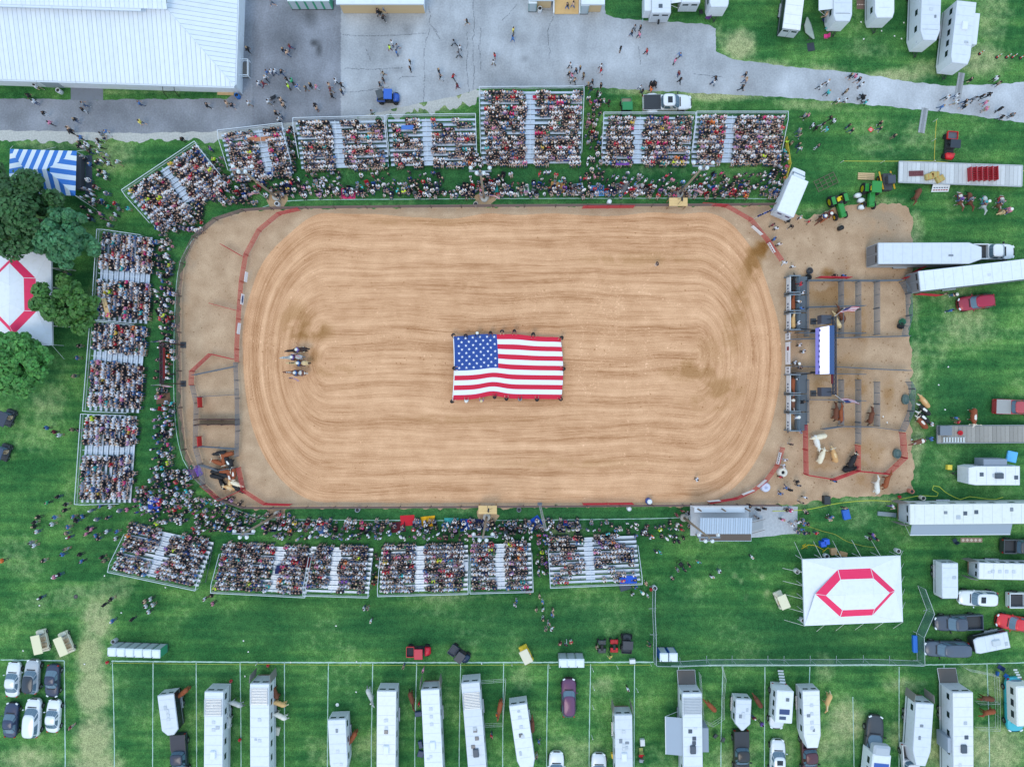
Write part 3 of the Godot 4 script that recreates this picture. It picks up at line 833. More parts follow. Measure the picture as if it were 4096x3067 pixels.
func build_trees() -> void:
	tree("large dark green tree overhanging the striped tent", wq(0, 1, 175, 190, 6), 10.0, 4.3, C(44, 86, 40), 15000)
	tree("second dark green tree beside the striped tent", wq(0, 1, -60, 60, 6), 9.5, 3.7, C(42, 82, 38), 9000)
	tree("bluish green tree between the dark tree and the tall stand", wq(0, 1, 545, 385, 5.5), 8.5, 3.2, C(58, 112, 72), 11000)
	tree("mid green tree with bare limbs showing beside the tent's red ring", wq(0, 1, 550, 960, 5), 7.5, 3.2, C(62, 108, 42), 8500, 1.0)
	tree("bright green tree standing below the white tent", wq(0, 1, 120, 1490, 5.5), 8.5, 3.5, C(68, 128, 56), 13000)

# ---------------------------------------------------------------- stands
var alu: StandardMaterial3D
var alu_foot: StandardMaterial3D
var rail_white: StandardMaterial3D
func bleacher(label: String, fx: float, fy: float, dx: float, dy: float, wf_: float, rows: int, aisle: float, fill: float) -> void:
	var face := Vector3(dx, 0, dy).normalized()
	var o := thing("bleacher", label, "bleacher", wf(fx, fy), turn_of(face), "aluminium bleachers round the arena")
	var w := wf_ * 1.85172 / S
	var pitch := 0.57
	var rise := 0.225
	var hw := w / 2
	var top := 0.42 + rise * (rows - 1)
	var back := -pitch * rows
	for i in rows:
		var y := 0.42 + rise * i
		var z := -0.25 - pitch * i
		pbox(o, "seat_board", Vector3(0, y, z), Vector3(w, 0.045, 0.27), alu)
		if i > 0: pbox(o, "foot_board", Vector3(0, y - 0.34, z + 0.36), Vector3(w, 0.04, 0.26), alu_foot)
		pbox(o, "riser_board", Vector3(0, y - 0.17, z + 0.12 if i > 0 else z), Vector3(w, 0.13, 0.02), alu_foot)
	var steel := M(C(120, 128, 136), 0.5, 0.5)
	var n := maxi(3, int(w / 1.9))
	for i in n + 1:
		var x := -hw + 0.1 + (w - 0.2) * i / n
		var st := ST()
		bar(st, Vector3(x, 0.3, -0.1), Vector3(x, top - 0.1, back + 0.2), 0.03, 4)
		bar(st, Vector3(x, 0.05, -0.1), Vector3(x, 0.05, back), 0.03, 4)
		bar(st, Vector3(x, 0, back + 0.2), Vector3(x, top - 0.05, back + 0.2), 0.03, 4)
		bar(st, Vector3(x, 0, back / 2), Vector3(x, top / 2, back / 2), 0.03, 4)
		part(o, "support_frame", done(st), steel)
	var gy := top + 1.05
	for lv in [gy, gy - 0.55]:
		var st := ST(); bar(st, Vector3(-hw - 0.08, lv, back - 0.05), Vector3(hw + 0.08, lv, back - 0.05), 0.04 if lv == gy else 0.025, 5)
		part(o, "back_rail", done(st), rail_white)
	for s in [-1, 1]:
		var x: float = s * (hw + 0.08)
		var st := ST()
		tube(st, PackedVector3Array([Vector3(x, 0.42 + 0.9, -pitch * 2.2), Vector3(x, gy, back + 1.0), Vector3(x, gy, back - 0.05)]), 0.04, 5)
		part(o, "side_rail", done(st), rail_white)
		st = ST()
		for t in 7: bar(st, Vector3(x, 0.2 + (top - 0.2) * t / 6.0, lerpf(-pitch * 2.2, back, t / 6.0)), Vector3(x, lerpf(1.3, gy, minf(1, t / 5.0)), lerpf(-pitch * 2.2, back, t / 6.0)), 0.02, 4)
		part(o, "side_balusters", done(st), rail_white)
	var nb := int(w / 0.16)
	var st := ST()
	for i in nb + 1: bx(st, Vector3(-hw + w * i / nb, top + 0.5, back - 0.05), Vector3(0.025, 1.05, 0.02))
	part(o, "back_balusters", done(st), M(C(150, 156, 160), 0.5, 0.3))
	# aisle steps with a middle handrail
	var ax := -hw + w * aisle
	for i in range(1, rows): pbox(o, "aisle_step", Vector3(ax, 0.42 + rise * i - 0.17, -0.25 - pitch * i + 0.3), Vector3(1.2, 0.05, 0.3), alu)
	for seg in 2:
		var i0 := 1 + seg * (rows / 2)
		var i1 := i0 + rows / 2 - 2
		st = ST()
		var p0 := Vector3(ax, 0.42 + rise * i0 + 0.75, -0.25 - pitch * i0)
		var p1 := Vector3(ax, 0.42 + rise * i1 + 0.75, -0.25 - pitch * i1)
		tube(st, PackedVector3Array([p0 - Vector3(0, 0.8, 0), p0, p1, p1 - Vector3(0, 0.8, 0)]), 0.028, 5)
		part(o, "aisle_handrail", done(st), rail_white)
	# seated spectators
	var xf := o.transform
	for i in rows:
		var y := 0.42 + rise * i + 0.03
		var z := -0.25 - pitch * i
		var x := -hw + 0.3
		var gap := 0.0
		while x < hw - 0.2:
			x += rng.randf_range(0.4, 0.54)
			if absf(x - ax) < 0.66 or x > hw - 0.2: continue
			if gap > 0.0:
				gap -= 0.5
				continue
			if rng.randf() > fill + 0.11 - (0.15 if i > rows * 0.6 and fill < 0.81 else 0.0):
				gap = rng.randf_range(0.0, 2.2)
				continue
			var sc := rng.randf_range(1.02, 1.2) if rng.randf() > 0.12 else rng.randf_range(0.65, 0.8)
			var b := Basis(Vector3.UP, rng.randf_range(-0.45, 0.45)).scaled(Vector3.ONE * sc)
			var t := xf * Transform3D(b, Vector3(x, y, z + rng.randf_range(-0.04, 0.06)))
			crowd_at.append([t, rand_top(), 0 if rng.randf() < 0.7 else 1])

func build_stands() -> void:
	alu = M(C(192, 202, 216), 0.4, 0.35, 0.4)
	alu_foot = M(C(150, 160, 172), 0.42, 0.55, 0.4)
	rail_white = M(C(198, 206, 214), 0.45)
	for b in [["bleacher set at a slant by the striped tent's lawn", 420, 452, 0.555, 0.832, 180, 10, 0.52, 0.9],
		["narrow slightly turned bleacher next to the slanted corner stand", 570, 386, 0.113, 0.993, 133, 10, 0.62, 0.88],
		["bleacher backing on the dark asphalt beside the narrow turned stand", 747, 366, 0.025, 1.0, 188, 10, 0.45, 0.84],
		["bleacher between the tallest stand and the dark asphalt stand", 938, 361, 0.015, 1.0, 184, 10, 0.44, 0.8],
		["tallest and deepest bleacher of fifteen rows behind the arena rail", 1147, 357, 0.005, 1.0, 213, 15, 0.49, 0.86],
		["bleacher right behind the green utility cart and white pickup", 1393, 357, 0.0, 1.0, 189, 10, 0.40, 0.86],
		["bleacher ending at the yellow rail by the white box truck", 1586, 355, 0.0, 1.0, 188, 10, 0.40, 0.9],
		["bleacher nearest the trees, facing the arena's holding pens", 328, 607, 0.998, 0.064, 186, 10, 0.52, 0.88],
		["middle one of three stands in line with the holding pens", 312, 799, 0.997, 0.08, 186, 10, 0.62, 0.9],
		["bleacher beside the cattle pen end of the holding pens", 294, 992, 0.997, 0.07, 186, 10, 0.6, 0.84],
		["bleacher set askew at the corner near the cattle pen", 374, 1149, 0.207, -0.978, 184, 10, 0.55, 0.86],
		["bleacher with a white striped frame gap beside the askew corner stand", 581, 1176, 0.05, -1.0, 194, 10, 0.36, 0.88],
		["short bleacher between two wide ones facing away from the camper rows", 741, 1179, 0.03, -1.0, 133, 10, 0.58, 0.88],
		["wide bleacher behind the camera platform with a striped blanket", 918, 1176, -0.025, -1.0, 186, 10, 0.55, 0.88],
		["short bleacher next to the leaning steel mast", 1082, 1171, -0.025, -1.0, 129, 10, 0.52, 0.88],
		["bleacher with a blue tarpaulin at its end, nearest the announcer stand", 1278, 1157, -0.04, -1.0, 189, 10, 0.55, 0.79]]:
		bleacher(b[0], b[1], b[2], b[3], b[4], b[5], b[6], b[7], b[8])

func rand_top() -> Color:
	var k := rng.randf()
	var c: Color
	if k < 0.34: c = [C(18, 18, 22), C(26, 26, 32), C(38, 38, 46), C(30, 26, 30)][rng.randi() % 4]
	elif k < 0.65: c = [C(226, 228, 234), C(206, 210, 222), C(228, 222, 220)][rng.randi() % 3]
	elif k < 0.79: c = [C(118, 124, 142), C(150, 154, 170), C(92, 98, 116)][rng.randi() % 3]
	elif k < 0.86: c = [C(40, 64, 120), C(74, 110, 160), C(30, 44, 84), C(96, 140, 180)][rng.randi() % 4]
	elif k < 0.915: c = [C(188, 28, 44), C(110, 26, 40), C(206, 60, 74), C(84, 22, 38)][rng.randi() % 4]
	elif k < 0.955: c = [C(214, 130, 160), C(222, 60, 120), C(186, 140, 180)][rng.randi() % 3]
	elif k < 0.975: c = [C(36, 110, 74), C(64, 86, 62), C(60, 160, 160)][rng.randi() % 3]
	else: c = [C(226, 120, 50), C(206, 228, 50), C(212, 180, 60), C(120, 70, 160), C(60, 190, 196)][rng.randi() % 5]
	return c

# ---------------------------------------------------------------- bodies: tapered bones joined by a smooth minimum, meshed as surface nets
func nets(bones: Array, cell: float, k: float, regions: int) -> ArrayMesh:
	var lo := Vector3.ONE * 1e3
	var hi := -lo
	for b in bones:
		var r: float = maxf(b[2], b[3]) + cell * 2.0
		for p in [b[0], b[1]]:
			lo = lo.min(p - Vector3.ONE * r)
			hi = hi.max(p + Vector3.ONE * r)
	var nx := int((hi.x - lo.x) / cell) + 2
	var ny := int((hi.y - lo.y) / cell) + 2
	var nz := int((hi.z - lo.z) / cell) + 2
	var fld := PackedFloat32Array()
	fld.resize(nx * ny * nz)
	fld.fill(1.0)
	var near := fld.duplicate()
	var reg := PackedByteArray()
	reg.resize(nx * ny * nz)
	for b in bones:
		var a: Vector3 = b[0]
		var ab: Vector3 = b[1] - a
		var ra: float = b[2]
		var rb: float = b[3]
		var rid: int = b[4]
		var l2 := maxf(ab.length_squared(), 1e-6)
		var m := maxf(ra, rb) + cell * 2.0 + k
		var mn: Vector3 = (a.min(b[1]) - Vector3.ONE * m - lo) / cell
		var mx: Vector3 = (a.max(b[1]) + Vector3.ONE * m - lo) / cell
		for z in range(maxi(0, int(mn.z)), mini(nz, int(mx.z) + 2)):
			for y in range(maxi(0, int(mn.y)), mini(ny, int(mx.y) + 2)):
				var row := (z * ny + y) * nx
				for x in range(maxi(0, int(mn.x)), mini(nx, int(mx.x) + 2)):
					var p := lo + Vector3(x, y, z) * cell - a
					var t := clampf(p.dot(ab) / l2, 0.0, 1.0)
					var d := (p - ab * t).length() - lerpf(ra, rb, t)
					var i := row + x
					if d < near[i]:
						near[i] = d
						reg[i] = rid
					var f := fld[i]
					var h := maxf(k - absf(f - d), 0.0) / k
					fld[i] = minf(f, d) - h * h * k * 0.25
	var at := PackedInt32Array()
	at.resize(nx * ny * nz)
	at.fill(-1)
	var vs := PackedVector3Array()
	var vr := PackedByteArray()
	var corner := [[0, 0, 0], [1, 0, 0], [0, 1, 0], [1, 1, 0], [0, 0, 1], [1, 0, 1], [0, 1, 1], [1, 1, 1]]
	var edges := [[0, 1], [2, 3], [4, 5], [6, 7], [0, 2], [1, 3], [4, 6], [5, 7], [0, 4], [1, 5], [2, 6], [3, 7]]
	var off := PackedInt32Array()
	for c in corner: off.append((c[2] * ny + c[1]) * nx + c[0])
	for z in nz - 1:
		for y in ny - 1:
			for x in nx - 1:
				var i := (z * ny + y) * nx + x
				var neg := 0
				for c in 8:
					if fld[i + off[c]] < 0.0: neg += 1
				if neg == 0 or neg == 8: continue
				var s := Vector3.ZERO
				var n := 0
				for e in edges:
					var f0 := fld[i + off[e[0]]]
					var f1 := fld[i + off[e[1]]]
					if (f0 < 0.0) == (f1 < 0.0): continue
					var t := f0 / (f0 - f1)
					var c0: Array = corner[e[0]]
					var c1: Array = corner[e[1]]
					s += Vector3(lerpf(c0[0], c1[0], t), lerpf(c0[1], c1[1], t), lerpf(c0[2], c1[2], t))
					n += 1
				var best := 0
				for c in 8:
					if near[i + off[c]] < near[i + off[best]]: best = c
				at[i] = vs.size()
				vs.append(lo + (Vector3(x, y, z) + s / n) * cell)
				vr.append(reg[i + off[best]])
	var ns := PackedVector3Array()
	ns.resize(vs.size())
	var faces := []
	for r in regions: faces.append(PackedInt32Array())
	var dx := 1
	var dy := nx
	var dz := nx * ny
	for z in range(1, nz - 1):
		for y in range(1, ny - 1):
			for x in range(1, nx - 1):
				var i := z * dz + y * dy + x
				var s0 := fld[i] < 0.0
				for ax in 3:
					var st: int = [dx, dy, dz][ax]
					if s0 == (fld[i + st] < 0.0): continue
					var u: int = [dy, dz, dx][ax]
					var v: int = [dz, dx, dy][ax]
					var qd := [at[i], at[i - u], at[i - u - v], at[i - v]]
					if qd.min() < 0: continue
					if s0: qd.reverse()
					var nrm := (vs[qd[2]] - vs[qd[0]]).cross(vs[qd[1]] - vs[qd[3]])
					for c in qd: ns[c] += nrm
					var f: PackedInt32Array = faces[vr[qd[0]]]
					f.append_array([qd[0], qd[1], qd[2], qd[0], qd[2], qd[3]])
					faces[vr[qd[0]]] = f
	var flip := 0.0
	for i in vs.size(): flip += ns[i].dot(vs[i] - (lo + hi) / 2)
	var out := ArrayMesh.new()
	var have := []
	for r in regions:
		var f: PackedInt32Array = faces[r]
		if f.is_empty(): continue
		var map := {}
		var pv := PackedVector3Array()
		var pn := PackedVector3Array()
		var ix := PackedInt32Array()
		for j in f:
			if not map.has(j):
				map[j] = pv.size()
				pv.append(vs[j])
				pn.append(ns[j].normalized() * (1.0 if flip > 0.0 else -1.0))
			ix.append(map[j])
		if flip < 0.0: ix.reverse()
		var arr := []
		arr.resize(Mesh.ARRAY_MAX)
		arr[Mesh.ARRAY_VERTEX] = pv
		arr[Mesh.ARRAY_NORMAL] = pn
		arr[Mesh.ARRAY_INDEX] = ix
		out.add_surface_from_arrays(Mesh.PRIMITIVE_TRIANGLES, arr)
		have.append(r)
	out.set_meta("regions", have)
	return out

# regions of a person: 0 skin, 1 top, 2 hips and thighs, 3 shoes, 4 hair, 5 shins
func person_bones(pose: String) -> Array:
	var sit := pose.begins_with("sit")
	var ride := pose == "ride"
	var hip := Vector3(0, 0.1, 0) if sit or ride else Vector3(0, 0.95, 0)
	var lean := 0.1 if pose == "sit_forward" else 0.03
	if pose == "carry" or pose == "push": lean = 0.07
	var chest := hip + Vector3(0, 0.34, lean)
	var neck := hip + Vector3(0, 0.52, lean * 1.3)
	var head := hip + Vector3(0, 0.67, lean * 1.6 + 0.02)
	var o := []
	o.append([hip + Vector3(-0.06, 0.02, 0), hip + Vector3(0.06, 0.02, 0), 0.13, 0.13, 2])
	o.append([hip + Vector3(0, 0.12, 0.01), chest + Vector3(0, -0.04, 0), 0.125, 0.15, 1])
	o.append([chest + Vector3(-0.11, 0.08, 0), chest + Vector3(0.11, 0.08, 0), 0.125, 0.125, 1])
	o.append([chest + Vector3(0, 0.12, 0), neck, 0.07, 0.055, 0])
	o.append([head + Vector3(0, -0.035, 0.02), head + Vector3(0, 0.035, 0.01), 0.085, 0.095, 0])
	o.append([head + Vector3(0, -0.02, 0.1), head + Vector3(0, -0.04, 0.115), 0.02, 0.02, 0])
	o.append([head + Vector3(0, 0.06, -0.02), head + Vector3(0, -0.03, -0.065), 0.1, 0.075, 4])
	for s in [-1, 1]:
		var sh := chest + Vector3(s * 0.19, 0.1, 0)
		var el: Vector3
		var wr: Vector3
		if sit:
			el = sh + Vector3(s * 0.07, -0.26, 0.1)
			wr = hip + Vector3(s * 0.1, 0.14, 0.34)
			if pose == "sit_forward": wr = hip + Vector3(s * 0.03, 0.2, 0.4)
		elif ride:
			el = sh + Vector3(s * 0.09, -0.26, 0.02); wr = hip + Vector3(s * 0.07, 0.16, 0.32)
		elif pose == "carry":
			el = sh + Vector3(s * 0.03, -0.2, 0.18); wr = sh + Vector3(s * 0.04, -0.3, 0.44)
		elif pose == "push":
			el = sh + Vector3(s * 0.05, -0.24, 0.14); wr = sh + Vector3(s * 0.02, -0.38, 0.36)
		elif pose == "fold":
			el = sh + Vector3(s * 0.07, -0.25, 0.03); wr = chest + Vector3(s * -0.02, -0.06, 0.2)
		else:
			var sw := 0.0
			if pose == "walk": sw = 0.2 * s
			elif pose == "stride": sw = -0.3 * s
			el = sh + Vector3(s * 0.06, -0.28, sw * 0.4 - 0.02); wr = el + Vector3(-s * 0.01, -0.24, sw * 0.7 + 0.06)
		o.append([sh, el, 0.07, 0.056, 1])
		o.append([el, wr, 0.042, 0.034, 6])
		var hd := (wr - el).normalized()
		o.append([wr, wr + hd * 0.09, 0.036, 0.03, 0])
		o.append([wr + hd * 0.03, wr + hd * 0.06 + Vector3(-s * 0.045, 0, 0.02), 0.018, 0.014, 0])
		var hj := hip + Vector3(s * 0.09, -0.02, 0)
		var kn: Vector3
		var an: Vector3
		if sit:
			kn = hip + Vector3(s * 0.12, 0.02, 0.43); an = hip + Vector3(s * 0.12, -0.4, 0.44)
		elif ride:
			kn = hip + Vector3(s * 0.34, -0.18, 0.3); an = hip + Vector3(s * 0.38, -0.58, 0.1)
		else:
			var st := 0.0
			if pose == "walk": st = -0.24 * s
			elif pose == "stride": st = 0.36 * s
			kn = Vector3(s * 0.1, 0.52, st * 0.55 + 0.05); an = Vector3(s * 0.1, 0.09 + maxf(0.0, -st) * 0.25, st)
		o.append([hj, kn, 0.092, 0.062, 2])
		o.append([kn, an, 0.058, 0.042, 5])
		o.append([an + Vector3(0, -0.03, -0.03), an + Vector3(s * 0.015, -0.045, 0.15), 0.048, 0.038, 3])
	return o
func person_mesh(pose: String) -> ArrayMesh:
	if not person_meshes.has(pose): person_meshes[pose] = nets(person_bones(pose), 0.045, 0.05, 7)
	return person_meshes[pose]
func cloth(code: String) -> Color:
	return {"k": C(24, 24, 28), "w": C(212, 214, 220), "g": C(126, 130, 138), "r": C(186, 30, 44), "b": C(66, 108, 168), "p": C(216, 128, 158), "y": C(222, 204, 96), "n": C(56, 168, 112), "o": C(232, 108, 44), "t": C(66, 178, 182),
		"m": C(112, 30, 46), "v": C(116, 80, 160), "l": C(192, 230, 60), "s": C(204, 166, 138), "h": C(146, 128, 104), "j": C(62, 84, 120)}[code]
const CLOTH := {"k": "black", "w": "white", "g": "grey", "r": "red", "b": "blue", "p": "pink", "y": "yellow", "n": "green", "o": "orange", "t": "turquoise", "m": "maroon", "v": "purple", "l": "lime green", "s": "tan", "h": "khaki", "j": "denim"}
func dress(o: MeshInstance3D, top: Color, bottom: Color, bare: bool, hair: Color, skin: Color) -> void:
	var have: Array = o.mesh.get_meta("regions")
	var long := rng.randf() < 0.35
	for i in have.size():
		var c: Color = [skin, top, bottom, C(40, 38, 40) if rng.randf() < 0.6 else C(208, 208, 212), hair, skin if bare else bottom, top if long else skin][have[i]]
		o.set_surface_override_material(i, M(c, 0.85))
func rand_skin() -> Color:
	return [C(206, 160, 136), C(212, 170, 146), C(190, 142, 116), C(132, 94, 74)][rng.randi() % 4]
func rand_hair() -> Color:
	return [C(30, 25, 24), C(44, 36, 32), C(84, 64, 48), C(168, 140, 104), C(26, 24, 26), C(52, 42, 38)][rng.randi() % 6]
func hat_mesh() -> ArrayMesh:
	if not cache.has("hat"):
		var st := ST(true)
		lathe(st, Vector3.ZERO, [[0.11, 0.0], [0.2, 0.03], [0.205, 0.045], [0.115, 0.03], [0.105, 0.12], [0.07, 0.15]], 12)
		cache["hat"] = done(st)
	return cache["hat"]
func person(at: Vector3, turn: float, pose: String, top: String, bottom: String, where: String, hat := "", scale := 1.0, doing := "") -> MeshInstance3D:
	var m := person_mesh(pose)
	var o := MeshInstance3D.new()
	o.name = numbered("person")
	o.mesh = m
	add_child(o)
	o.transform = Transform3D(Basis(Vector3.UP, turn).scaled(Vector3.ONE * scale), at)
	var bare := bottom == "s"
	dress(o, cloth(top).lightened(rng.randf() * 0.06), [C(60, 62, 70), C(150, 140, 120), C(70, 86, 110)][rng.randi() % 3] if bare else cloth(bottom), bare, rand_hair(), rand_skin())
	if hat != "":
		var sit := pose.begins_with("sit") or pose == "ride"
		var h := part(o, "hat", hat_mesh(), M({"white": C(226, 224, 214), "black": C(26, 25, 27), "straw": C(214, 192, 146)}[hat], 0.8))
		h.position = Vector3(0, 0.83 if sit else 1.68, 0.07)
	var legs: String = "shorts" if bare else CLOTH[bottom] + (" jeans" if bottom == "j" else " trousers")
	var act: String = doing if doing else {"walk": "walking", "stride": "striding", "stand": "standing", "fold": "arms folded", "carry": "holding on", "push": "pushing", "ride": "riding", "sit_up": "sitting", "sit_forward": "sitting"}[pose]
	tag(o, "person in %s top, %s, %s %s" % [CLOTH[top], hat + " hat" if hat else legs, act, where], "person", "people " + where)
	people_made += 1
	return o

# ---------------------------------------------------------------- animals. regions: 0 coat, 1 mane, tail and lower legs, 2 patches, 3 horns
func horse_bones(graze: bool) -> Array:
	var o := [[Vector3(0, 1.2, 0.5), Vector3(0, 1.16, 0.05), 0.29, 0.3, 0], [Vector3(0, 1.16, 0.05), Vector3(0, 1.22, -0.5), 0.3, 0.3, 0], [Vector3(0, 1.28, -0.35), Vector3(0, 1.2, -0.62), 0.27, 0.22, 2],
		[Vector3(0, 1.24, -0.82), Vector3(0, 0.7, -1.02), 0.06, 0.09, 1]]
	var n0 := Vector3(0, 1.32, 0.62)
	var n1 := Vector3(0, 0.86, 1.3) if graze else Vector3(0, 1.72, 1.22)
	var nose := Vector3(0, 0.36, 1.48) if graze else Vector3(0, 1.5, 1.66)
	o.append([n0, n1, 0.19, 0.12, 0])
	o.append([n0 + Vector3(0, 0.14, -0.02), n1 + Vector3(0, 0.1, -0.05), 0.05, 0.045, 1])
	o.append([n1, nose, 0.12, 0.07, 0])
	for s in [-1, 1]:
		o.append([n1 + Vector3(s * 0.07, 0.1, -0.01), n1 + Vector3(s * 0.08, 0.2, 0.0), 0.035, 0.018, 0])
		o.append([Vector3(s * 0.17, 1.05, 0.5), Vector3(s * 0.17, 0.56, 0.56), 0.12, 0.065, 0])
		o.append([Vector3(s * 0.17, 0.56, 0.56), Vector3(s * 0.17, 0.07, 0.53), 0.055, 0.055, 1])
		o.append([Vector3(s * 0.17, 1.1, -0.5), Vector3(s * 0.18, 0.8, -0.42), 0.17, 0.11, 0])
		o.append([Vector3(s * 0.18, 0.8, -0.42), Vector3(s * 0.17, 0.52, -0.68), 0.1, 0.065, 0])
		o.append([Vector3(s * 0.17, 0.52, -0.68), Vector3(s * 0.17, 0.07, -0.62), 0.055, 0.055, 1])
	return o
func cow_bones(horn: float, lying: bool) -> Array:
	var y := -0.62 if lying else 0.0
	var o := [[Vector3(0, 1.0 + y, 0.5), Vector3(0, 0.95 + y, 0.0), 0.32, 0.36, 0], [Vector3(0, 0.95 + y, 0.0), Vector3(0, 1.02 + y, -0.6), 0.36, 0.3, 0], [Vector3(0, 1.2 + y, 0.35), Vector3(0, 1.2 + y, -0.1), 0.16, 0.12, 2],
		[Vector3(0, 1.15 + y, -0.86), Vector3(0, 0.5 + maxf(y, -0.3), -0.95), 0.035, 0.04, 1], [Vector3(0, 1.08 + y, 0.7), Vector3(0, 1.12 + y, 1.0), 0.22, 0.16, 0], [Vector3(0, 1.14 + y, 1.05), Vector3(0, 0.86 + y, 1.36), 0.13, 0.09, 2]]
	for s in [-1, 1]:
		o.append([Vector3(s * 0.12, 1.18 + y, 1.02), Vector3(s * 0.26, 1.14 + y, 0.98), 0.05, 0.03, 0])
		if horn > 0.0:
			o.append([Vector3(s * 0.1, 1.24 + y, 1.05), Vector3(s * (0.1 + horn * 0.7), 1.3 + y, 1.05), 0.05, 0.04, 3])
			o.append([Vector3(s * (0.1 + horn * 0.7), 1.3 + y, 1.05), Vector3(s * (0.1 + horn), 1.4 + y, 1.2), 0.04, 0.02, 3])
		if lying:
			o.append([Vector3(s * 0.25, 0.2, 0.55), Vector3(s * 0.3, 0.08, 0.95), 0.09, 0.05, 0]); o.append([Vector3(s * 0.3, 0.22, -0.5), Vector3(s * 0.42, 0.08, -0.1), 0.14, 0.06, 0])
			continue
		o.append([Vector3(s * 0.2, 0.85, 0.45), Vector3(s * 0.19, 0.42, 0.48), 0.13, 0.07, 0])
		o.append([Vector3(s * 0.19, 0.42, 0.48), Vector3(s * 0.19, 0.06, 0.46), 0.06, 0.055, 1])
		o.append([Vector3(s * 0.2, 0.9, -0.55), Vector3(s * 0.2, 0.62, -0.45), 0.18, 0.11, 0])
		o.append([Vector3(s * 0.2, 0.62, -0.45), Vector3(s * 0.19, 0.42, -0.68), 0.1, 0.065, 0])
		o.append([Vector3(s * 0.19, 0.42, -0.68), Vector3(s * 0.19, 0.06, -0.64), 0.06, 0.055, 1])
	return o
func animal_mesh(kind: String) -> ArrayMesh:
	if not cache.has(kind):
		var b: Array
		match kind:
			"horse": b = horse_bones(false)
			"graze": b = horse_bones(true)
			"cow": b = cow_bones(0.0, false)
			"steer": b = cow_bones(0.34, false)
			"longhorn": b = cow_bones(0.85, false)
			"lying": b = cow_bones(0.0, true)
		cache[kind] = nets(b, 0.06, 0.1, 4)
	return cache[kind]
const COATS := {"bay": [[104, 58, 36], [26, 20, 18], [104, 58, 36]], "chestnut": [[142, 74, 40], [120, 62, 36], [142, 74, 40]], "dark": [[48, 34, 30], [20, 18, 18], [52, 36, 32]], "black": [[26, 25, 28], [20, 20, 22], [30, 29, 32]], "grey": [[176, 180, 178], [120, 124, 126], [190, 192, 190]],
	"white": [[214, 210, 200], [196, 190, 180], [220, 216, 208]], "palomino": [[206, 166, 110], [224, 206, 170], [206, 166, 110]], "buckskin": [[198, 170, 124], [34, 28, 24], [214, 190, 146]], "pinto": [[112, 70, 50], [200, 194, 184], [220, 214, 204]], "red": [[138, 70, 34], [110, 58, 34], [140, 72, 36]],
	"redwhite": [[132, 66, 36], [212, 204, 192], [216, 208, 198]], "cream": [[220, 206, 178], [200, 184, 156], [224, 212, 188]], "blackwhite": [[30, 29, 31], [200, 198, 194], [222, 220, 214]], "tan": [[196, 150, 98], [170, 130, 90], [214, 180, 132]]}
func animal(called: String, kind: String, coat: String, at: Vector3, dir: Vector2, label: String, group: String, size := 1.0) -> MeshInstance3D:
	var o := MeshInstance3D.new()
	o.name = numbered(called)
	o.mesh = animal_mesh(kind)
	add_child(o)
	o.transform = Transform3D(Basis(Vector3.UP, atan2(dir.x, dir.y)).scaled(Vector3.ONE * size), at)
	var have: Array = o.mesh.get_meta("regions")
	for i in have.size():
		var c: Color
		if have[i] == 3: c = C(206, 194, 170)
		else:
			var v: Array = COATS[coat][have[i]]
			c = C(v[0], v[1], v[2])
		o.set_surface_override_material(i, M(c, 0.8))
	tag(o, label, called, group)
	return o
func saddle(o: Node3D, pad: Color) -> void:
	var st := ST(true)
	var rings := []
	for i in 5:
		var z := 0.42 - i * 0.2
		var r := PackedVector3Array()
		for j in 7:
			var a := PI * (j / 6.0)
			r.append(Vector3(cos(a) * 0.34, 1.18 + sin(a) * (0.33 + (0.06 if i == 0 or i == 4 else 0.0)), z))
		rings.append(r)
	loft(st, rings, false, false)
	part(o, "saddle", done(st), M(C(84, 48, 28), 0.6))
	st = ST(true)
	rings = []
	for i in 3:
		var r := PackedVector3Array()
		for j in 7:
			var a := PI * (j / 6.0)
			r.append(Vector3(cos(a) * 0.345, 1.17 + sin(a) * 0.315, 0.3 - i * 0.45))
		rings.append(r)
	loft(st, rings, false, false)
	part(o, "saddle_pad", done(st), M(pad, 0.9))

# ---------------------------------------------------------------- vehicles. front is +z
func wheel(parent: Node3D, at: Vector3, r: float, w: float, rim := Color(0.62, 0.64, 0.66)) -> void:
	var key := "wheel %.2f %.2f" % [r, w]
	if not cache.has(key):
		var st := ST(true)
		var rings := []
		for p in [[0.55, -0.5], [0.92, -0.5], [1.0, -0.32], [1.0, 0.32], [0.92, 0.5], [0.55, 0.5]]:
			rings.append(ring(Vector3(p[1] * w, 0, 0), Vector3(0, 0, p[0] * r), Vector3(0, p[0] * r, 0), 16))
		loft(st, rings, false)
		var s2 := ST()
		rings = []
		for p in [[0.6, -0.4], [0.56, -0.46], [0.2, -0.36], [0.2, 0.36], [0.56, 0.46], [0.6, 0.4]]:
			rings.append(ring(Vector3(p[1] * w, 0, 0), Vector3(0, 0, p[0] * r), Vector3(0, p[0] * r, 0), 12))
		loft(s2, rings)
		cache[key] = [done(st), done(s2)]
	var n := Node3D.new()
	n.name = "wheel"
	parent.add_child(n, true)
	n.position = at
	part(n, "tyre", cache[key][0], M(C(28, 28, 30), 0.9))
	part(n, "rim", cache[key][1], M(rim, 0.35, 0.7))
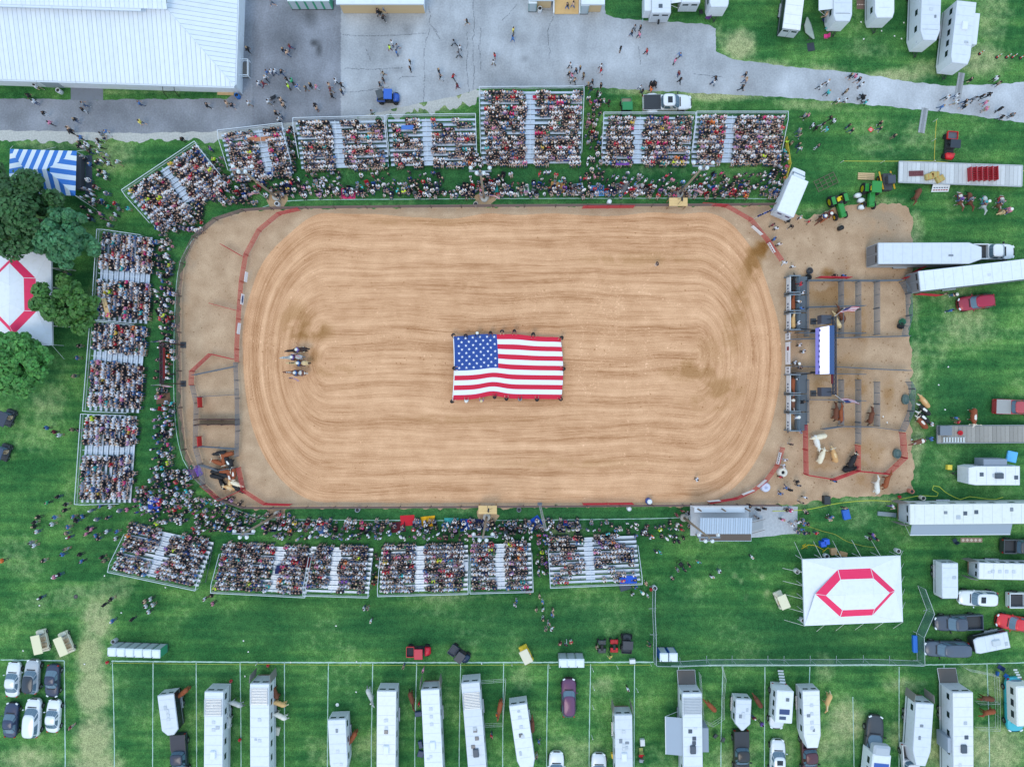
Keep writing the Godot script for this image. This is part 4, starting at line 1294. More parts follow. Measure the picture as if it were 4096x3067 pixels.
func car_ring(z: float, hw: float, yb: float, ys: float, yt: float) -> PackedVector3Array:
	return PackedVector3Array([Vector3(-hw * 0.88, yb, z), Vector3(-hw * 0.99, yb + 0.16, z), Vector3(-hw, (yb + ys) * 0.52, z), Vector3(-hw * 0.975, ys - 0.06, z), Vector3(-hw * 0.86, ys + 0.01, z), Vector3(-hw * 0.45, yt, z), Vector3(0, yt + 0.012, z), Vector3(hw * 0.45, yt, z), Vector3(hw * 0.86, ys + 0.01, z), Vector3(hw * 0.975, ys - 0.06, z), Vector3(hw, (yb + ys) * 0.52, z), Vector3(hw * 0.99, yb + 0.16, z), Vector3(hw * 0.88, yb, z)])
func cabin(z0: float, z1: float, hw: float, y: float, e: float) -> PackedVector3Array:      # rounded outline of the glasshouse at one height
	var o := PackedVector3Array()
	for i in 40:
		var t := TAU * i / 40.0
		o.append(Vector3(signf(cos(t)) * pow(absf(cos(t)), e) * hw, y, (z0 + z1) / 2 + signf(sin(t)) * pow(absf(sin(t)), e) * (z1 - z0) / 2))
	return o
func car(called: String, label: String, category: String, at: Vector3, dir: Vector2, kind: String, paint: Color, L: float, Wd := 1.85, group := "", o2 := {}) -> Node3D:
	var o := thing(called, label, category, Vector3(at.x, 0, at.z), atan2(dir.x, dir.y), group)
	var hw := Wd / 2
	var body := M(paint, 0.3, 0.1)
	body.clearcoat_enabled = true
	body.clearcoat = 0.5
	var gl := glass_mat()
	var open := kind == "pickup" and not o2.has("cap")
	var ht: float = {"sedan": 1.45, "suv": 1.74, "van": 1.8, "pickup": 1.95}[kind]
	var lift := 0.0 if kind == "sedan" else (0.26 if kind == "pickup" else 0.12)
	var belt := (0.95 if kind == "sedan" else 1.08) + lift * 0.5
	var hood := belt - 0.12
	var yb := 0.2 + lift * 0.6
	var cowl := {"sedan": 0.215, "suv": 0.22, "van": 0.3, "pickup": 0.25}[kind] as float * L
	var rf := {"sedan": 0.06, "suv": 0.1, "van": 0.15, "pickup": 0.13}[kind] as float * L
	var rb := {"sedan": -0.19, "suv": -0.4, "van": -0.43, "pickup": -0.11}[kind] as float * L
	var rw := {"sedan": -0.36, "suv": -0.475, "van": -0.485, "pickup": -0.14}[kind] as float * L
	if o2.has("cap"):
		rb = -0.465 * L; rw = -0.485 * L
	var rings := []
	var fs := [0.5, 0.497, 0.485, 0.465, 0.43, 0.38, 0.3, cowl / L, 0.1, -0.1]
	fs += ([-0.14, -0.141, -0.49, -0.5] if open else [-0.3, -0.38, -0.43, -0.465, -0.485, -0.497, -0.5])
	for f in fs:
		var k := absf(2.0 * f)
		var w := maxf(pow(maxf(0.0, 1.0 - pow(k, 7.0)), 0.3), 0.5) if f > 0.0 or not open else 1.0
		var drop := pow(k, 9.0) * (0.3 if f > 0.0 else 0.24)
		var top := lerpf(belt, hood, smoothstep(cowl / L - 0.05, cowl / L + 0.12, f)) - drop
		if kind == "sedan" and f < -0.3: top = belt - 0.02 - drop
		if open and f < -0.1405: top = 0.75
		rings.append(car_ring(f * L, hw * w, yb, top - 0.04, top + (0.03 if f > cowl / L else 0.0)))
	var st := ST(not open)
	loft(st, rings)
	part(o, "body", done(st), body)
	var lo := cabin(rw, cowl, hw * 0.93, belt - 0.02, 0.45)
	var hi := cabin(rb, rf, hw * (0.74 if kind == "sedan" else 0.8), ht - 0.06, 0.5)
	st = ST(true)
	loft(st, [lo, hi], false)
	part(o, "pillars", done(st), body)
	for w in [["windshield", 4, 16], ["rear_window", 24, 36], ["side_window", 17, 19], ["side_window", 20, 23], ["side_window", 37, 40], ["side_window", 41, 43]]:
		st = ST()
		for i in range(w[1], w[2]):
			var a := lo[i % 40]
			var b := lo[(i + 1) % 40]
			var c := hi[(i + 1) % 40]
			var d := hi[i % 40]
			var out := Vector3(a.x - d.x + signf(a.x) * 0.05, 0.12, (a.z - d.z) * 0.4).normalized() * 0.022
			quad(st, a.lerp(d, 0.1) + out, b.lerp(c, 0.1) + out, b.lerp(c, 0.92) + out, a.lerp(d, 0.92) + out)
		part(o, w[0], done(st), gl)
	var crown := cabin(rb + 0.14, rf - 0.16, hw * (0.58 if kind == "sedan" else 0.66), ht, 0.5)
	st = ST(true)
	loft(st, [hi, crown])
	part(o, "roof", done(st), M(o2.get("roof", paint), 0.3, 0.1))
	if o2.has("sunroof"): pbox(o, "sunroof", Vector3(0, ht + 0.012, rf - 0.65), Vector3(hw * 0.8, 0.02, 0.62), M(C(26, 32, 38), 0.1))
	var wr := 0.33 if kind == "sedan" else (0.42 if kind == "pickup" else 0.37)
	var wz := 0.31 * L
	for s in [-1, 1]:
		wheel(o, Vector3(s * (hw - 0.04), wr, wz), wr, 0.22)
		wheel(o, Vector3(s * (hw - 0.04), wr, -wz), wr, 0.22)
		if o2.has("dual"): wheel(o, Vector3(s * (hw + 0.2), wr, -wz), wr, 0.22)
		pbox(o, "headlight", Vector3(s * hw * 0.66, hood - 0.2, L * 0.476), Vector3(hw * 0.34, 0.13, 0.16), M(C(220, 226, 230), 0.1), Basis(Vector3.UP, s * 0.5))
		pbox(o, "taillight", Vector3(s * hw * (0.88 if open else 0.72), belt - 0.24, -L * (0.494 if open else 0.478)), Vector3(hw * 0.22, 0.2, 0.1), M(C(170, 20, 28), 0.25), Basis(Vector3.UP, 0.0 if open else -s * 0.5))
		st = ST(); cbox(st, Vector3(s * (hw + 0.1), belt + 0.1, cowl - 0.3), Vector3(0.2, 0.14, 0.1) if kind != "pickup" else Vector3(0.28, 0.24, 0.12), 0.03)
		part(o, "mirror", done(st), M(C(30, 31, 34), 0.5) if kind == "pickup" else body)
		pbox(o, "door_seam", Vector3(s * (hw + 0.003), (yb + belt) / 2, lerpf(cowl, rw, 0.42)), Vector3(0.012, belt - yb - 0.3, 0.03), M(C(40, 42, 46), 0.6))
		if o2.has("dual"):
			st = ST(true); ell(st, Vector3(s * (hw + 0.05), 0.8, -wz), Vector3(0.28, 0.3, 0.8), 10, 6); part(o, "fender", done(st), body)
	pbox(o, "grille", Vector3(0, hood - 0.27, L * 0.497), Vector3(hw * 0.8, 0.22, 0.05), M(C(24, 25, 28), 0.5))
	pbox(o, "cowl_vent", Vector3(0, belt + 0.0, cowl + 0.06), Vector3(hw * 1.2, 0.03, 0.12), M(C(34, 36, 40), 0.6))
	if open:
		var bt := belt + 0.02
		for s in [-1, 1]: pbox(o, "bed_side", Vector3(s * (hw - 0.07), (0.74 + bt) / 2, -0.32 * L), Vector3(0.13, bt - 0.74, 0.355 * L), body)
		pbox(o, "tailgate", Vector3(0, (0.74 + bt) / 2, -0.49 * L), Vector3(Wd - 0.3, bt - 0.74, 0.08), body)
		pbox(o, "bed_front", Vector3(0, (0.74 + bt) / 2, -0.148 * L), Vector3(Wd - 0.3, bt - 0.74, 0.06), body)
		pbox(o, "bed_floor", Vector3(0, 0.765, -0.315 * L), Vector3(Wd - 0.28, 0.02, 0.32 * L), M(C(58, 60, 64), 0.8))
		if o2.has("cover"): pbox(o, "bed_cover", Vector3(0, bt + 0.015, -0.318 * L), Vector3(Wd - 0.1, 0.03, 0.35 * L), M(o2.cover, 0.55))
	return o

# ---------------------------------------------------------------- trailers and campers. nose is +z; options: nose (v, flat), side, windows, ac, vents, rack, ramp, doors, awning, slide, hatch
func trailer(called: String, label: String, category: String, rear: Vector3, nose_at: Vector3, Wd: float, Ht: float, o2 := {}, group := "") -> Node3D:
	var d := nose_at - rear
	d.y = 0
	var L := d.length()
	var mid := (rear + nose_at) / 2
	var o := thing(called, label, category, Vector3(mid.x, 0, mid.z), turn_of(d), group)
	var hw := Wd / 2
	var hl := L / 2
	var y0: float = o2.get("floor", 0.55)
	var v: float = o2.get("v", 0.9)
	var tip: float = o2.get("tip", 0.35)
	var poly := PackedVector3Array([Vector3(-hw, 0, -hl), Vector3(hw, 0, -hl), Vector3(hw, 0, hl - v), Vector3(hw * tip + 0.02, 0, hl), Vector3(-hw * tip - 0.02, 0, hl), Vector3(-hw, 0, hl - v)])
	var st := ST()
	prism(st, poly, y0, Ht - 0.12)
	part(o, "body", done(st), M(o2.get("side", C(214, 218, 224)), 0.4, 0.0, 0.5))
	st = ST()
	prism(st, poly, Ht - 0.118, Ht, 0.09)
	part(o, "roof", done(st), M(o2.get("roof", [C(214, 219, 226), C(205, 211, 219), C(218, 220, 222), C(200, 206, 214), C(210, 216, 224)][rng.randi() % 5]), 0.5, 0.0, 0.6))
	st = ST()
	for j in poly.size():
		var a := poly[j] + Vector3(0, Ht - 0.1, 0)
		var b := poly[(j + 1) % poly.size()] + Vector3(0, Ht - 0.1, 0)
		bar(st, a, b, 0.035, 4)
	part(o, "roof_edge_trim", done(st), M(C(168, 174, 180), 0.4, 0.3))
	var gl := M(C(34, 42, 50), 0.12)
	var seam := M(C(150, 156, 162), 0.5)
	for s in [-1, 1]:
		var nw: int = o2.get("windows", 4)
		for i in nw:
			var z := lerpf(-hl + 0.9, hl - v - 0.7, float(i) / maxf(1, nw - 1))
			pbox(o, "window", Vector3(s * (hw + 0.012), y0 + (Ht - y0) * 0.66, z), Vector3(0.03, 0.55, 0.74), gl)
		pbox(o, "side_stripe", Vector3(s * (hw + 0.008), y0 + 0.45, -v / 2), Vector3(0.02, 0.16, L - v - 0.1), M(o2.get("stripe", C(120, 126, 134)), 0.4))
		for k in 2:
			wheel(o, Vector3(s * (hw - 0.02), 0.37, -hl * 0.35 + (k - 0.5) * 0.85), 0.37, 0.2)
		pbox(o, "mudguard", Vector3(s * (hw + 0.06), 0.78, -hl * 0.35), Vector3(0.2, 0.05, 1.8), M(C(176, 180, 184), 0.4, 0.4))
	for s in [-0.5, 0.5]:
		pbox(o, "rear_door", Vector3(s * (Wd - 0.1) / 2, (y0 + Ht) / 2 - 0.06, -hl - 0.015), Vector3(Wd / 2 - 0.1, Ht - y0 - 0.35, 0.03), M(o2.get("rear", C(184, 190, 196)), 0.45))
		pbox(o, "rear_window", Vector3(s * (Wd - 0.1) / 2, Ht - 0.55, -hl - 0.035), Vector3(Wd / 2 - 0.45, 0.32, 0.02), gl)
	for i in int(L / 1.25):
		pbox(o, "roof_seam", Vector3(0, Ht + 0.004, -hl + 1.25 * (i + 0.5)), Vector3(Wd - 0.22 if i < int(L / 1.25 - v / 1.25) else Wd * 0.6, 0.012, 0.03), M(C(176, 182, 190), 0.5))
	for z in o2.get("vents", []):
		st = ST(); cbox(st, Vector3(0.0, Ht + 0.03, z * L), Vector3(0.42, 0.09, 0.42), 0.03); part(o, "roof_vent", done(st), M(C(188, 194, 200), 0.5))
	for i in rng.randi_range(1, 3):
		st = ST(); cbox(st, Vector3(rng.randf_range(-0.3, 0.3) * Wd, Ht + 0.03, rng.randf_range(-0.4, 0.28) * L), Vector3(rng.randf_range(0.25, 0.5), 0.08, rng.randf_range(0.25, 0.6)), 0.03); part(o, "roof_hatch", done(st), M([C(170, 178, 186), C(120, 128, 138), C(196, 200, 204)][rng.randi() % 3], 0.5))
	for z in o2.get("dark_vents", []):
		st = ST(); cbox(st, Vector3(rng.randf_range(-0.4, 0.4), Ht + 0.03, z * L), Vector3(0.5, 0.07, 0.5), 0.03); part(o, "skylight", done(st), M(C(70, 80, 92), 0.25))
	for z in o2.get("ac", []):
		st = ST(); cbox(st, Vector3(0, Ht + 0.15, z * L), Vector3(0.72, 0.3, 1.05), 0.08); part(o, "air_conditioner", done(st), M(o2.get("ac_color", C(216, 220, 224)), 0.5))
	if o2.has("rack"):
		var zr: float = o2.rack * L
		for i in 11: pbox(o, "rack_slat", Vector3(0, Ht + 0.06, zr + (i - 5) * 0.2), Vector3(Wd - 0.25, 0.05, 0.1), M(C(182, 188, 194), 0.4, 0.5))
		for s in [-1, 1]:
			st = ST(); bar(st, Vector3(s * (hw - 0.1), Ht + 0.3, zr - 1.1), Vector3(s * (hw - 0.1), Ht + 0.3, zr + 1.1), 0.03, 4); part(o, "rack_rail", done(st), seam)
	if o2.has("ramp"):
		st = ST(); slab(st, Vector3(-hw + 0.1, y0, -hl - 0.03), Vector3(hw - 0.1, y0, -hl - 0.03), Vector3(hw - 0.1, 0.06, -hl - 1.75), Vector3(-hw + 0.1, 0.06, -hl - 1.75), 0.06)
		part(o, "rear_ramp", done(st), M(C(96, 90, 86), 0.9))
		for s in [-1, 1]:
			st = ST(); bar(st, Vector3(s * (hw - 0.08), y0 + 0.02, -hl - 0.03), Vector3(s * (hw - 0.08), 0.08, -hl - 1.75), 0.045, 4); part(o, "ramp_edge", done(st), M(C(200, 205, 210), 0.4))
		st = ST(); bar(st, Vector3(-hw + 0.08, 0.09, -hl - 1.75), Vector3(hw - 0.08, 0.09, -hl - 1.75), 0.045, 4); part(o, "ramp_edge", done(st), M(C(200, 205, 210), 0.4))
	if o2.has("doors"):
		for s in [-1, 1]:
			pbox(o, "open_rear_door", Vector3(s * (hw + 0.1), (y0 + Ht) / 2, -hl - 0.55), Vector3(0.05, Ht - y0 - 0.2, 1.05), M(C(120, 116, 112), 0.6), Basis(Vector3.UP, s * 0.12))
		st = ST(); bx(st, Vector3(0, y0 + 0.06, -hl + 0.1), Vector3(Wd - 0.3, 0.05, 0.5)); part(o, "threshold", done(st), M(C(110, 96, 74), 0.9))
	if o2.has("awning"):
		var aw: Array = o2.awning          # side, z0, z1, reach
		st = ST(); slab(st, Vector3(aw[0] * hw, Ht - 0.2, aw[1] * L), Vector3(aw[0] * hw, Ht - 0.2, aw[2] * L), Vector3(aw[0] * (hw + aw[3]), Ht - 0.65, aw[2] * L), Vector3(aw[0] * (hw + aw[3]), Ht - 0.65, aw[1] * L), 0.02)
		part(o, "awning", done(st), M(o2.get("awning_color", C(122, 134, 148)), 0.7))
		for z in [aw[1], aw[2]]:
			st = ST(); bar(st, Vector3(aw[0] * (hw + 0.05), 1.1, z * L), Vector3(aw[0] * (hw + aw[3]), Ht - 0.66, z * L), 0.03, 4); part(o, "awning_arm", done(st), M(C(205, 209, 213), 0.4))
		st = ST(); bar(st, Vector3(aw[0] * (hw + aw[3]), Ht - 0.66, aw[1] * L), Vector3(aw[0] * (hw + aw[3]), Ht - 0.66, aw[2] * L), 0.06, 6); part(o, "awning_roller", done(st), M(C(212, 216, 220), 0.4))
	if o2.has("slide"):
		var sl: Array = o2.slide
		st = ST(); cbox(st, Vector3(sl[0] * (hw + sl[3] / 2), (y0 + Ht - 0.3) / 2 + 0.1, (sl[1] + sl[2]) / 2 * L), Vector3(sl[3], Ht - y0 - 0.5, (sl[2] - sl[1]) * L), 0.04)
		part(o, "slide_out", done(st), M(o2.get("slide_color", C(130, 142, 156)), 0.5))
	if o2.has("spare"):
		wheel(o, Vector3(0, 1.0, -hl - 0.16), 0.34, 0.2)
	if o2.has("nose_panel"):
		st = ST()
		slab(st, Vector3(-hw * 0.8, Ht * 0.62, hl - v * 0.45 + 0.25), Vector3(hw * 0.8, Ht * 0.62, hl - v * 0.45 + 0.25), Vector3(hw * 0.8, Ht + 0.01, hl - v - 0.2), Vector3(-hw * 0.8, Ht + 0.01, hl - v - 0.2), 0.03)
		part(o, "nose_panel", done(st), M(o2.nose_panel, 0.3))
	if not o2.has("no_hitch"):
		st = ST()
		bar(st, Vector3(-hw * 0.4, 0.5, hl - v * 0.5), Vector3(0, 0.5, hl + 0.7), 0.05, 4); bar(st, Vector3(hw * 0.4, 0.5, hl - v * 0.5), Vector3(0, 0.5, hl + 0.7), 0.05, 4)
		bar(st, Vector3(0, 0, hl + 0.55), Vector3(0, 0.75, hl + 0.55), 0.045, 5)
		part(o, "hitch", done(st), M(C(40, 42, 46), 0.6))
	return o

func golf_cart(label: String, at: Vector3, dir: Vector2, roofc: Color, rows: int, bodyc := Color(0.8, 0.78, 0.7), called := "golf_cart") -> Node3D:
	var o := thing(called, label, "golf cart", Vector3(at.x, 0, at.z), atan2(dir.x, dir.y))
	var L := 2.3 + 0.65 * (rows - 1)
	var st := ST(); cbox(st, Vector3(0, 0.42, 0), Vector3(1.15, 0.34, L), 0.08); part(o, "chassis", done(st), M(bodyc, 0.45))
	st = ST(); cbox(st, Vector3(0, 0.72, L / 2 - 0.3), Vector3(1.1, 0.36, 0.55), 0.12); part(o, "cowl", done(st), M(bodyc, 0.4))
	for i in rows:
		var z := 0.25 - i * 0.8
		st = ST(); cbox(st, Vector3(0, 0.72, z), Vector3(1.0, 0.16, 0.45), 0.05); part(o, "seat", done(st), M(C(196, 170, 138), 0.7))
		st = ST(); cbox(st, Vector3(0, 0.98, z - 0.28), Vector3(1.0, 0.45, 0.1), 0.03); part(o, "seat_back", done(st), M(C(196, 170, 138), 0.7))
	st = ST(); cbox(st, Vector3(0, 1.87, -0.1), Vector3(1.2, 0.09, L - 0.45), 0.04); part(o, "canopy_roof", done(st), M(roofc, 0.5))
	for s in [-1, 1]:
		for z in [L / 2 - 0.5, -L / 2 + 0.3]:
			st = ST(); bar(st, Vector3(s * 0.54, 0.55, z), Vector3(s * 0.52, 1.84, z * 0.85), 0.025, 4); part(o, "roof_post", done(st), M(C(36, 37, 40), 0.5))
		wheel(o, Vector3(s * 0.5, 0.24, L / 2 - 0.45), 0.24, 0.2)
		wheel(o, Vector3(s * 0.5, 0.24, -L / 2 + 0.5), 0.24, 0.2)
	st = ST(); slab(st, Vector3(-0.5, 0.95, L / 2 - 0.45), Vector3(0.5, 0.95, L / 2 - 0.45), Vector3(0.5, 1.8, L / 2 - 0.62), Vector3(-0.5, 1.8, L / 2 - 0.62), 0.015); part(o, "windscreen", done(st), glass_mat())
	return o
func utv(label: String, at: Vector3, dir: Vector2, paint: Color, roofc: Color, bedc: Color, L := 2.9, called := "utility_vehicle") -> Node3D:
	var o := thing(called, label, "utility vehicle", Vector3(at.x, 0, at.z), atan2(dir.x, dir.y))
	var dk := M(C(34, 35, 38), 0.7)
	var st := ST(); cbox(st, Vector3(0, 0.48, 0), Vector3(1.2, 0.28, L - 0.2), 0.06); part(o, "chassis", done(st), dk)
	st = ST(true)
	loft(st, [PackedVector3Array([Vector3(-0.6, 0.6, L / 2 - 0.75), Vector3(-0.55, 1.05, L / 2 - 0.75), Vector3(0.55, 1.05, L / 2 - 0.75), Vector3(0.6, 0.6, L / 2 - 0.75)]), PackedVector3Array([Vector3(-0.58, 0.55, L / 2 - 0.2), Vector3(-0.45, 0.9, L / 2 - 0.2), Vector3(0.45, 0.9, L / 2 - 0.2), Vector3(0.58, 0.55, L / 2 - 0.2)]), PackedVector3Array([Vector3(-0.4, 0.5, L / 2), Vector3(-0.34, 0.7, L / 2), Vector3(0.34, 0.7, L / 2), Vector3(0.4, 0.5, L / 2)])])
	part(o, "hood", done(st), M(paint, 0.35))
	st = ST(); cbox(st, Vector3(0, 0.8, 0.1), Vector3(1.2, 0.2, 0.5), 0.05); part(o, "seat", done(st), dk)
	st = ST(); cbox(st, Vector3(0, 1.1, -0.18), Vector3(1.2, 0.5, 0.12), 0.03); part(o, "seat_back", done(st), dk)
	st = ST(); cbox(st, Vector3(0, 1.88, 0.1), Vector3(1.35, 0.08, 1.1), 0.04); part(o, "cab_roof", done(st), M(roofc, 0.45))
	for s in [-1, 1]:
		st = ST()
		tube(st, PackedVector3Array([Vector3(s * 0.62, 0.7, 0.72), Vector3(s * 0.6, 1.84, 0.5), Vector3(s * 0.6, 1.84, -0.4), Vector3(s * 0.62, 0.7, -0.5)]), 0.03, 5); part(o, "roll_bar", done(st), dk)
		wheel(o, Vector3(s * 0.62, 0.32, L / 2 - 0.5), 0.32, 0.26, C(60, 62, 66))
		wheel(o, Vector3(s * 0.62, 0.32, -L / 2 + 0.5), 0.32, 0.26, C(60, 62, 66))
		pbox(o, "bed_side", Vector3(s * 0.66, 1.0, -L / 2 + 0.52), Vector3(0.05, 0.3, 1.0), M(paint, 0.4))
	pbox(o, "bed_floor", Vector3(0, 0.88, -L / 2 + 0.52), Vector3(1.27, 0.05, 1.0), M(bedc, 0.8))
	pbox(o, "bed_gate", Vector3(0, 1.0, -L / 2 + 0.02), Vector3(1.27, 0.3, 0.05), M(paint, 0.4))
	pbox(o, "bed_front", Vector3(0, 1.0, -L / 2 + 1.02), Vector3(1.27, 0.3, 0.05), M(paint, 0.4))
	return o
func tractor(label: String, at: Vector3, dir: Vector2, cab: bool) -> Node3D:
	var o := thing("tractor", label, "tractor", Vector3(at.x, 0, at.z), atan2(dir.x, dir.y))
	var green := M(C(38, 130, 52), 0.35)
	var yel := C(236, 206, 40)
	var st := ST(); cbox(st, Vector3(0, 1.2, 0.75), Vector3(0.72, 0.75, 1.9), 0.12); part(o, "hood", done(st), green)
	st = ST(); cbox(st, Vector3(0, 0.75, 0.1), Vector3(0.6, 0.5, 2.9), 0.05); part(o, "frame", done(st), M(C(38, 42, 40), 0.6))
	for s in [-1, 1]:
		wheel(o, Vector3(s * 0.85, 0.78, -0.75), 0.78, 0.46, yel)
		wheel(o, Vector3(s * 0.68, 0.48, 1.35), 0.48, 0.3, yel)
		st = ST()
		slab(st, Vector3(s * 0.6, 1.62, -0.2), Vector3(s * 1.08, 1.62, -0.2), Vector3(s * 1.08, 1.62, -1.2), Vector3(s * 0.6, 1.62, -1.2), 0.05 * s); part(o, "fender", done(st), green)
	st = ST(); cbox(st, Vector3(0, 1.35, -0.7), Vector3(0.5, 0.15, 0.5), 0.06); part(o, "seat", done(st), M(yel, 0.6))
	st = ST(); cbox(st, Vector3(0, 1.62, -0.95), Vector3(0.5, 0.45, 0.12), 0.05); part(o, "seat_back", done(st), M(yel, 0.6))
	st = ST(); lathe(st, Vector3(0, 1.75, -0.25), [[0.2, 0.0], [0.22, 0.02], [0.2, 0.04]], 12); part(o, "steering_wheel", done(st), M(C(24, 24, 24), 0.6))
	if cab:
		st = ST(); cbox(st, Vector3(0, 2.55, -0.6), Vector3(1.3, 0.16, 1.5), 0.07); part(o, "cab_roof", done(st), green)
		for sx in [-0.55, 0.55]:
			for sz in [-1.2, 0.0]:
				st = ST(); bar(st, Vector3(sx, 1.5, sz), Vector3(sx, 2.5, sz), 0.04, 4); part(o, "cab_post", done(st), M(C(30, 32, 32), 0.6))
	st = ST(); bar(st, Vector3(0.2, 1.5, 1.2), Vector3(0.2, 2.1, 1.2), 0.05, 6); part(o, "exhaust", done(st), M(C(40, 40, 42), 0.5))
	return o
func atv(label: String, at: Vector3, dir: Vector2, paint: Color) -> void:
	var o := thing("quad_bike", label, "quad bike", Vector3(at.x, 0, at.z), atan2(dir.x, dir.y))
	var dk := M(C(26, 27, 30), 0.7)
	var st := ST(); cbox(st, Vector3(0, 0.55, 0), Vector3(0.4, 0.35, 1.5), 0.06); part(o, "frame", done(st), dk)
	st = ST(); cbox(st, Vector3(0, 0.82, 0.55), Vector3(1.0, 0.16, 0.55), 0.07); part(o, "front_fender", done(st), M(paint, 0.35))
	st = ST(); cbox(st, Vector3(0, 0.82, -0.55), Vector3(1.0, 0.16, 0.6), 0.07); part(o, "rear_fender", done(st), M(paint, 0.35))
	st = ST(); cbox(st, Vector3(0, 0.9, -0.1), Vector3(0.34, 0.14, 0.75), 0.05); part(o, "seat", done(st), dk)
	st = ST(); bar(st, Vector3(-0.4, 1.1, 0.3), Vector3(0.4, 1.1, 0.3), 0.025, 5); part(o, "handlebar", done(st), dk)
	for e in [0.62, -0.68]:
		for i in 5: pbox(o, "rack_bar", Vector3(-0.36 + i * 0.18, 0.96, e), Vector3(0.03, 0.03, 0.42), dk)
	for s in [-1, 1]:
		wheel(o, Vector3(s * 0.46, 0.28, 0.6), 0.28, 0.24, C(60, 62, 66))
		wheel(o, Vector3(s * 0.46, 0.28, -0.6), 0.28, 0.24, C(60, 62, 66))
func toilet(label: String, at: Vector3, dir: Vector2, wall: Color, group: String) -> void:
	var o := thing("portable_toilet", label, "portable toilet", Vector3(at.x, 0, at.z), atan2(dir.x, dir.y), group)
	var m := M(wall, 0.55)
	pbox(o, "base", Vector3(0, 0.07, 0), Vector3(1.1, 0.14, 1.14), M(C(60, 64, 68), 0.8))
	var st := ST(); cbox(st, Vector3(0, 1.12, 0), Vector3(1.06, 2.0, 1.08), 0.03); part(o, "cabin", done(st), m)
	pbox(o, "door", Vector3(0, 1.1, 0.55), Vector3(0.8, 1.85, 0.04), M(C(168, 180, 186), 0.5))
	st = ST()
	loft(st, [PackedVector3Array([Vector3(-0.56, 2.12, -0.57), Vector3(-0.56, 2.12, 0.57), Vector3(0.56, 2.12, 0.57), Vector3(0.56, 2.12, -0.57)]), PackedVector3Array([Vector3(-0.54, 2.2, -0.55), Vector3(-0.54, 2.2, 0.55), Vector3(0.54, 2.2, 0.55), Vector3(0.54, 2.2, -0.55)]), PackedVector3Array([Vector3(-0.4, 2.3, -0.42), Vector3(-0.4, 2.3, 0.42), Vector3(0.4, 2.3, 0.42), Vector3(0.4, 2.3, -0.42)])])
	part(o, "roof", done(st), M(C(212, 220, 226), 0.45))
	st = ST(); bar(st, Vector3(0.38, 2.2, -0.4), Vector3(0.38, 2.5, -0.4), 0.05, 6); part(o, "vent_pipe", done(st), M(C(70, 74, 78), 0.6))
func barrel(label: String, at: Vector3, side: Color, group := "", inner := Color(0.08, 0.08, 0.09)) -> void:
	var o := thing("trash_barrel", label, "trash barrel", Vector3(at.x, 0, at.z), 0.0, group)
	if not cache.has("barrel"):
		var st := ST(true); lathe(st, Vector3.ZERO, [[0.27, 0.0], [0.29, 0.03], [0.29, 0.3], [0.3, 0.32], [0.29, 0.34], [0.29, 0.6], [0.3, 0.62], [0.29, 0.64], [0.3, 0.9], [0.26, 0.9], [0.25, 0.8]], 16)
		var s2 := ST(true); ell(s2, Vector3(0, 0.78, 0), Vector3(0.25, 0.1, 0.25), 10, 4)
		cache["barrel"] = [done(st), done(s2)]
	part(o, "drum", cache["barrel"][0], M(side, 0.6))
	part(o, "liner_bag", cache["barrel"][1], M(inner, 0.5))
func camp_chair(at: Vector3, turn: float, c: Color, label: String, group: String) -> void:
	var o := thing("camp_chair", label, "chair", at, turn, group)
	var m := M(c, 0.85)
	pbox(o, "seat", Vector3(0, 0.4, 0), Vector3(0.55, 0.03, 0.5), m)
	pbox(o, "backrest", Vector3(0, 0.68, -0.3), Vector3(0.55, 0.5, 0.03), m, Basis(Vector3.RIGHT, -0.25))
	if not cache.has("chair_frame"):
		var st := ST()
		for s in [-1, 1]:
			bar(st, Vector3(s * 0.27, 0, 0.24), Vector3(s * 0.27, 0.6, 0.2), 0.014, 4); bar(st, Vector3(s * 0.27, 0, -0.24), Vector3(s * 0.27, 0.92, -0.36), 0.014, 4); bar(st, Vector3(s * 0.28, 0.6, 0.22), Vector3(s * 0.28, 0.6, -0.28), 0.02, 4)
		bar(st, Vector3(-0.27, 0.05, 0.24), Vector3(0.27, 0.38, -0.24), 0.012, 4); bar(st, Vector3(0.27, 0.05, 0.24), Vector3(-0.27, 0.38, -0.24), 0.012, 4)
		cache["chair_frame"] = done(st)
	part(o, "folding_frame", cache["chair_frame"], M(C(40, 42, 46), 0.5))
func box_thing(called: String, label: String, category: String, at: Vector3, s: Vector3, c: Color, turn := 0.0, lid := Color(0.85, 0.86, 0.88)) -> Node3D:
	var o := thing(called, label, category, Vector3(at.x, at.y, at.z), turn)
	var st := ST(); cbox(st, Vector3(0, s.y * 0.42, 0), Vector3(s.x, s.y * 0.84, s.z), minf(s.x, s.z) * 0.08); part(o, "case", done(st), M(c, 0.55))
	st = ST(); cbox(st, Vector3(0, s.y * 0.92, 0), Vector3(s.x * 1.03, s.y * 0.16, s.z * 1.03), minf(s.x, s.z) * 0.07); part(o, "lid", done(st), M(lid, 0.5))
	return o

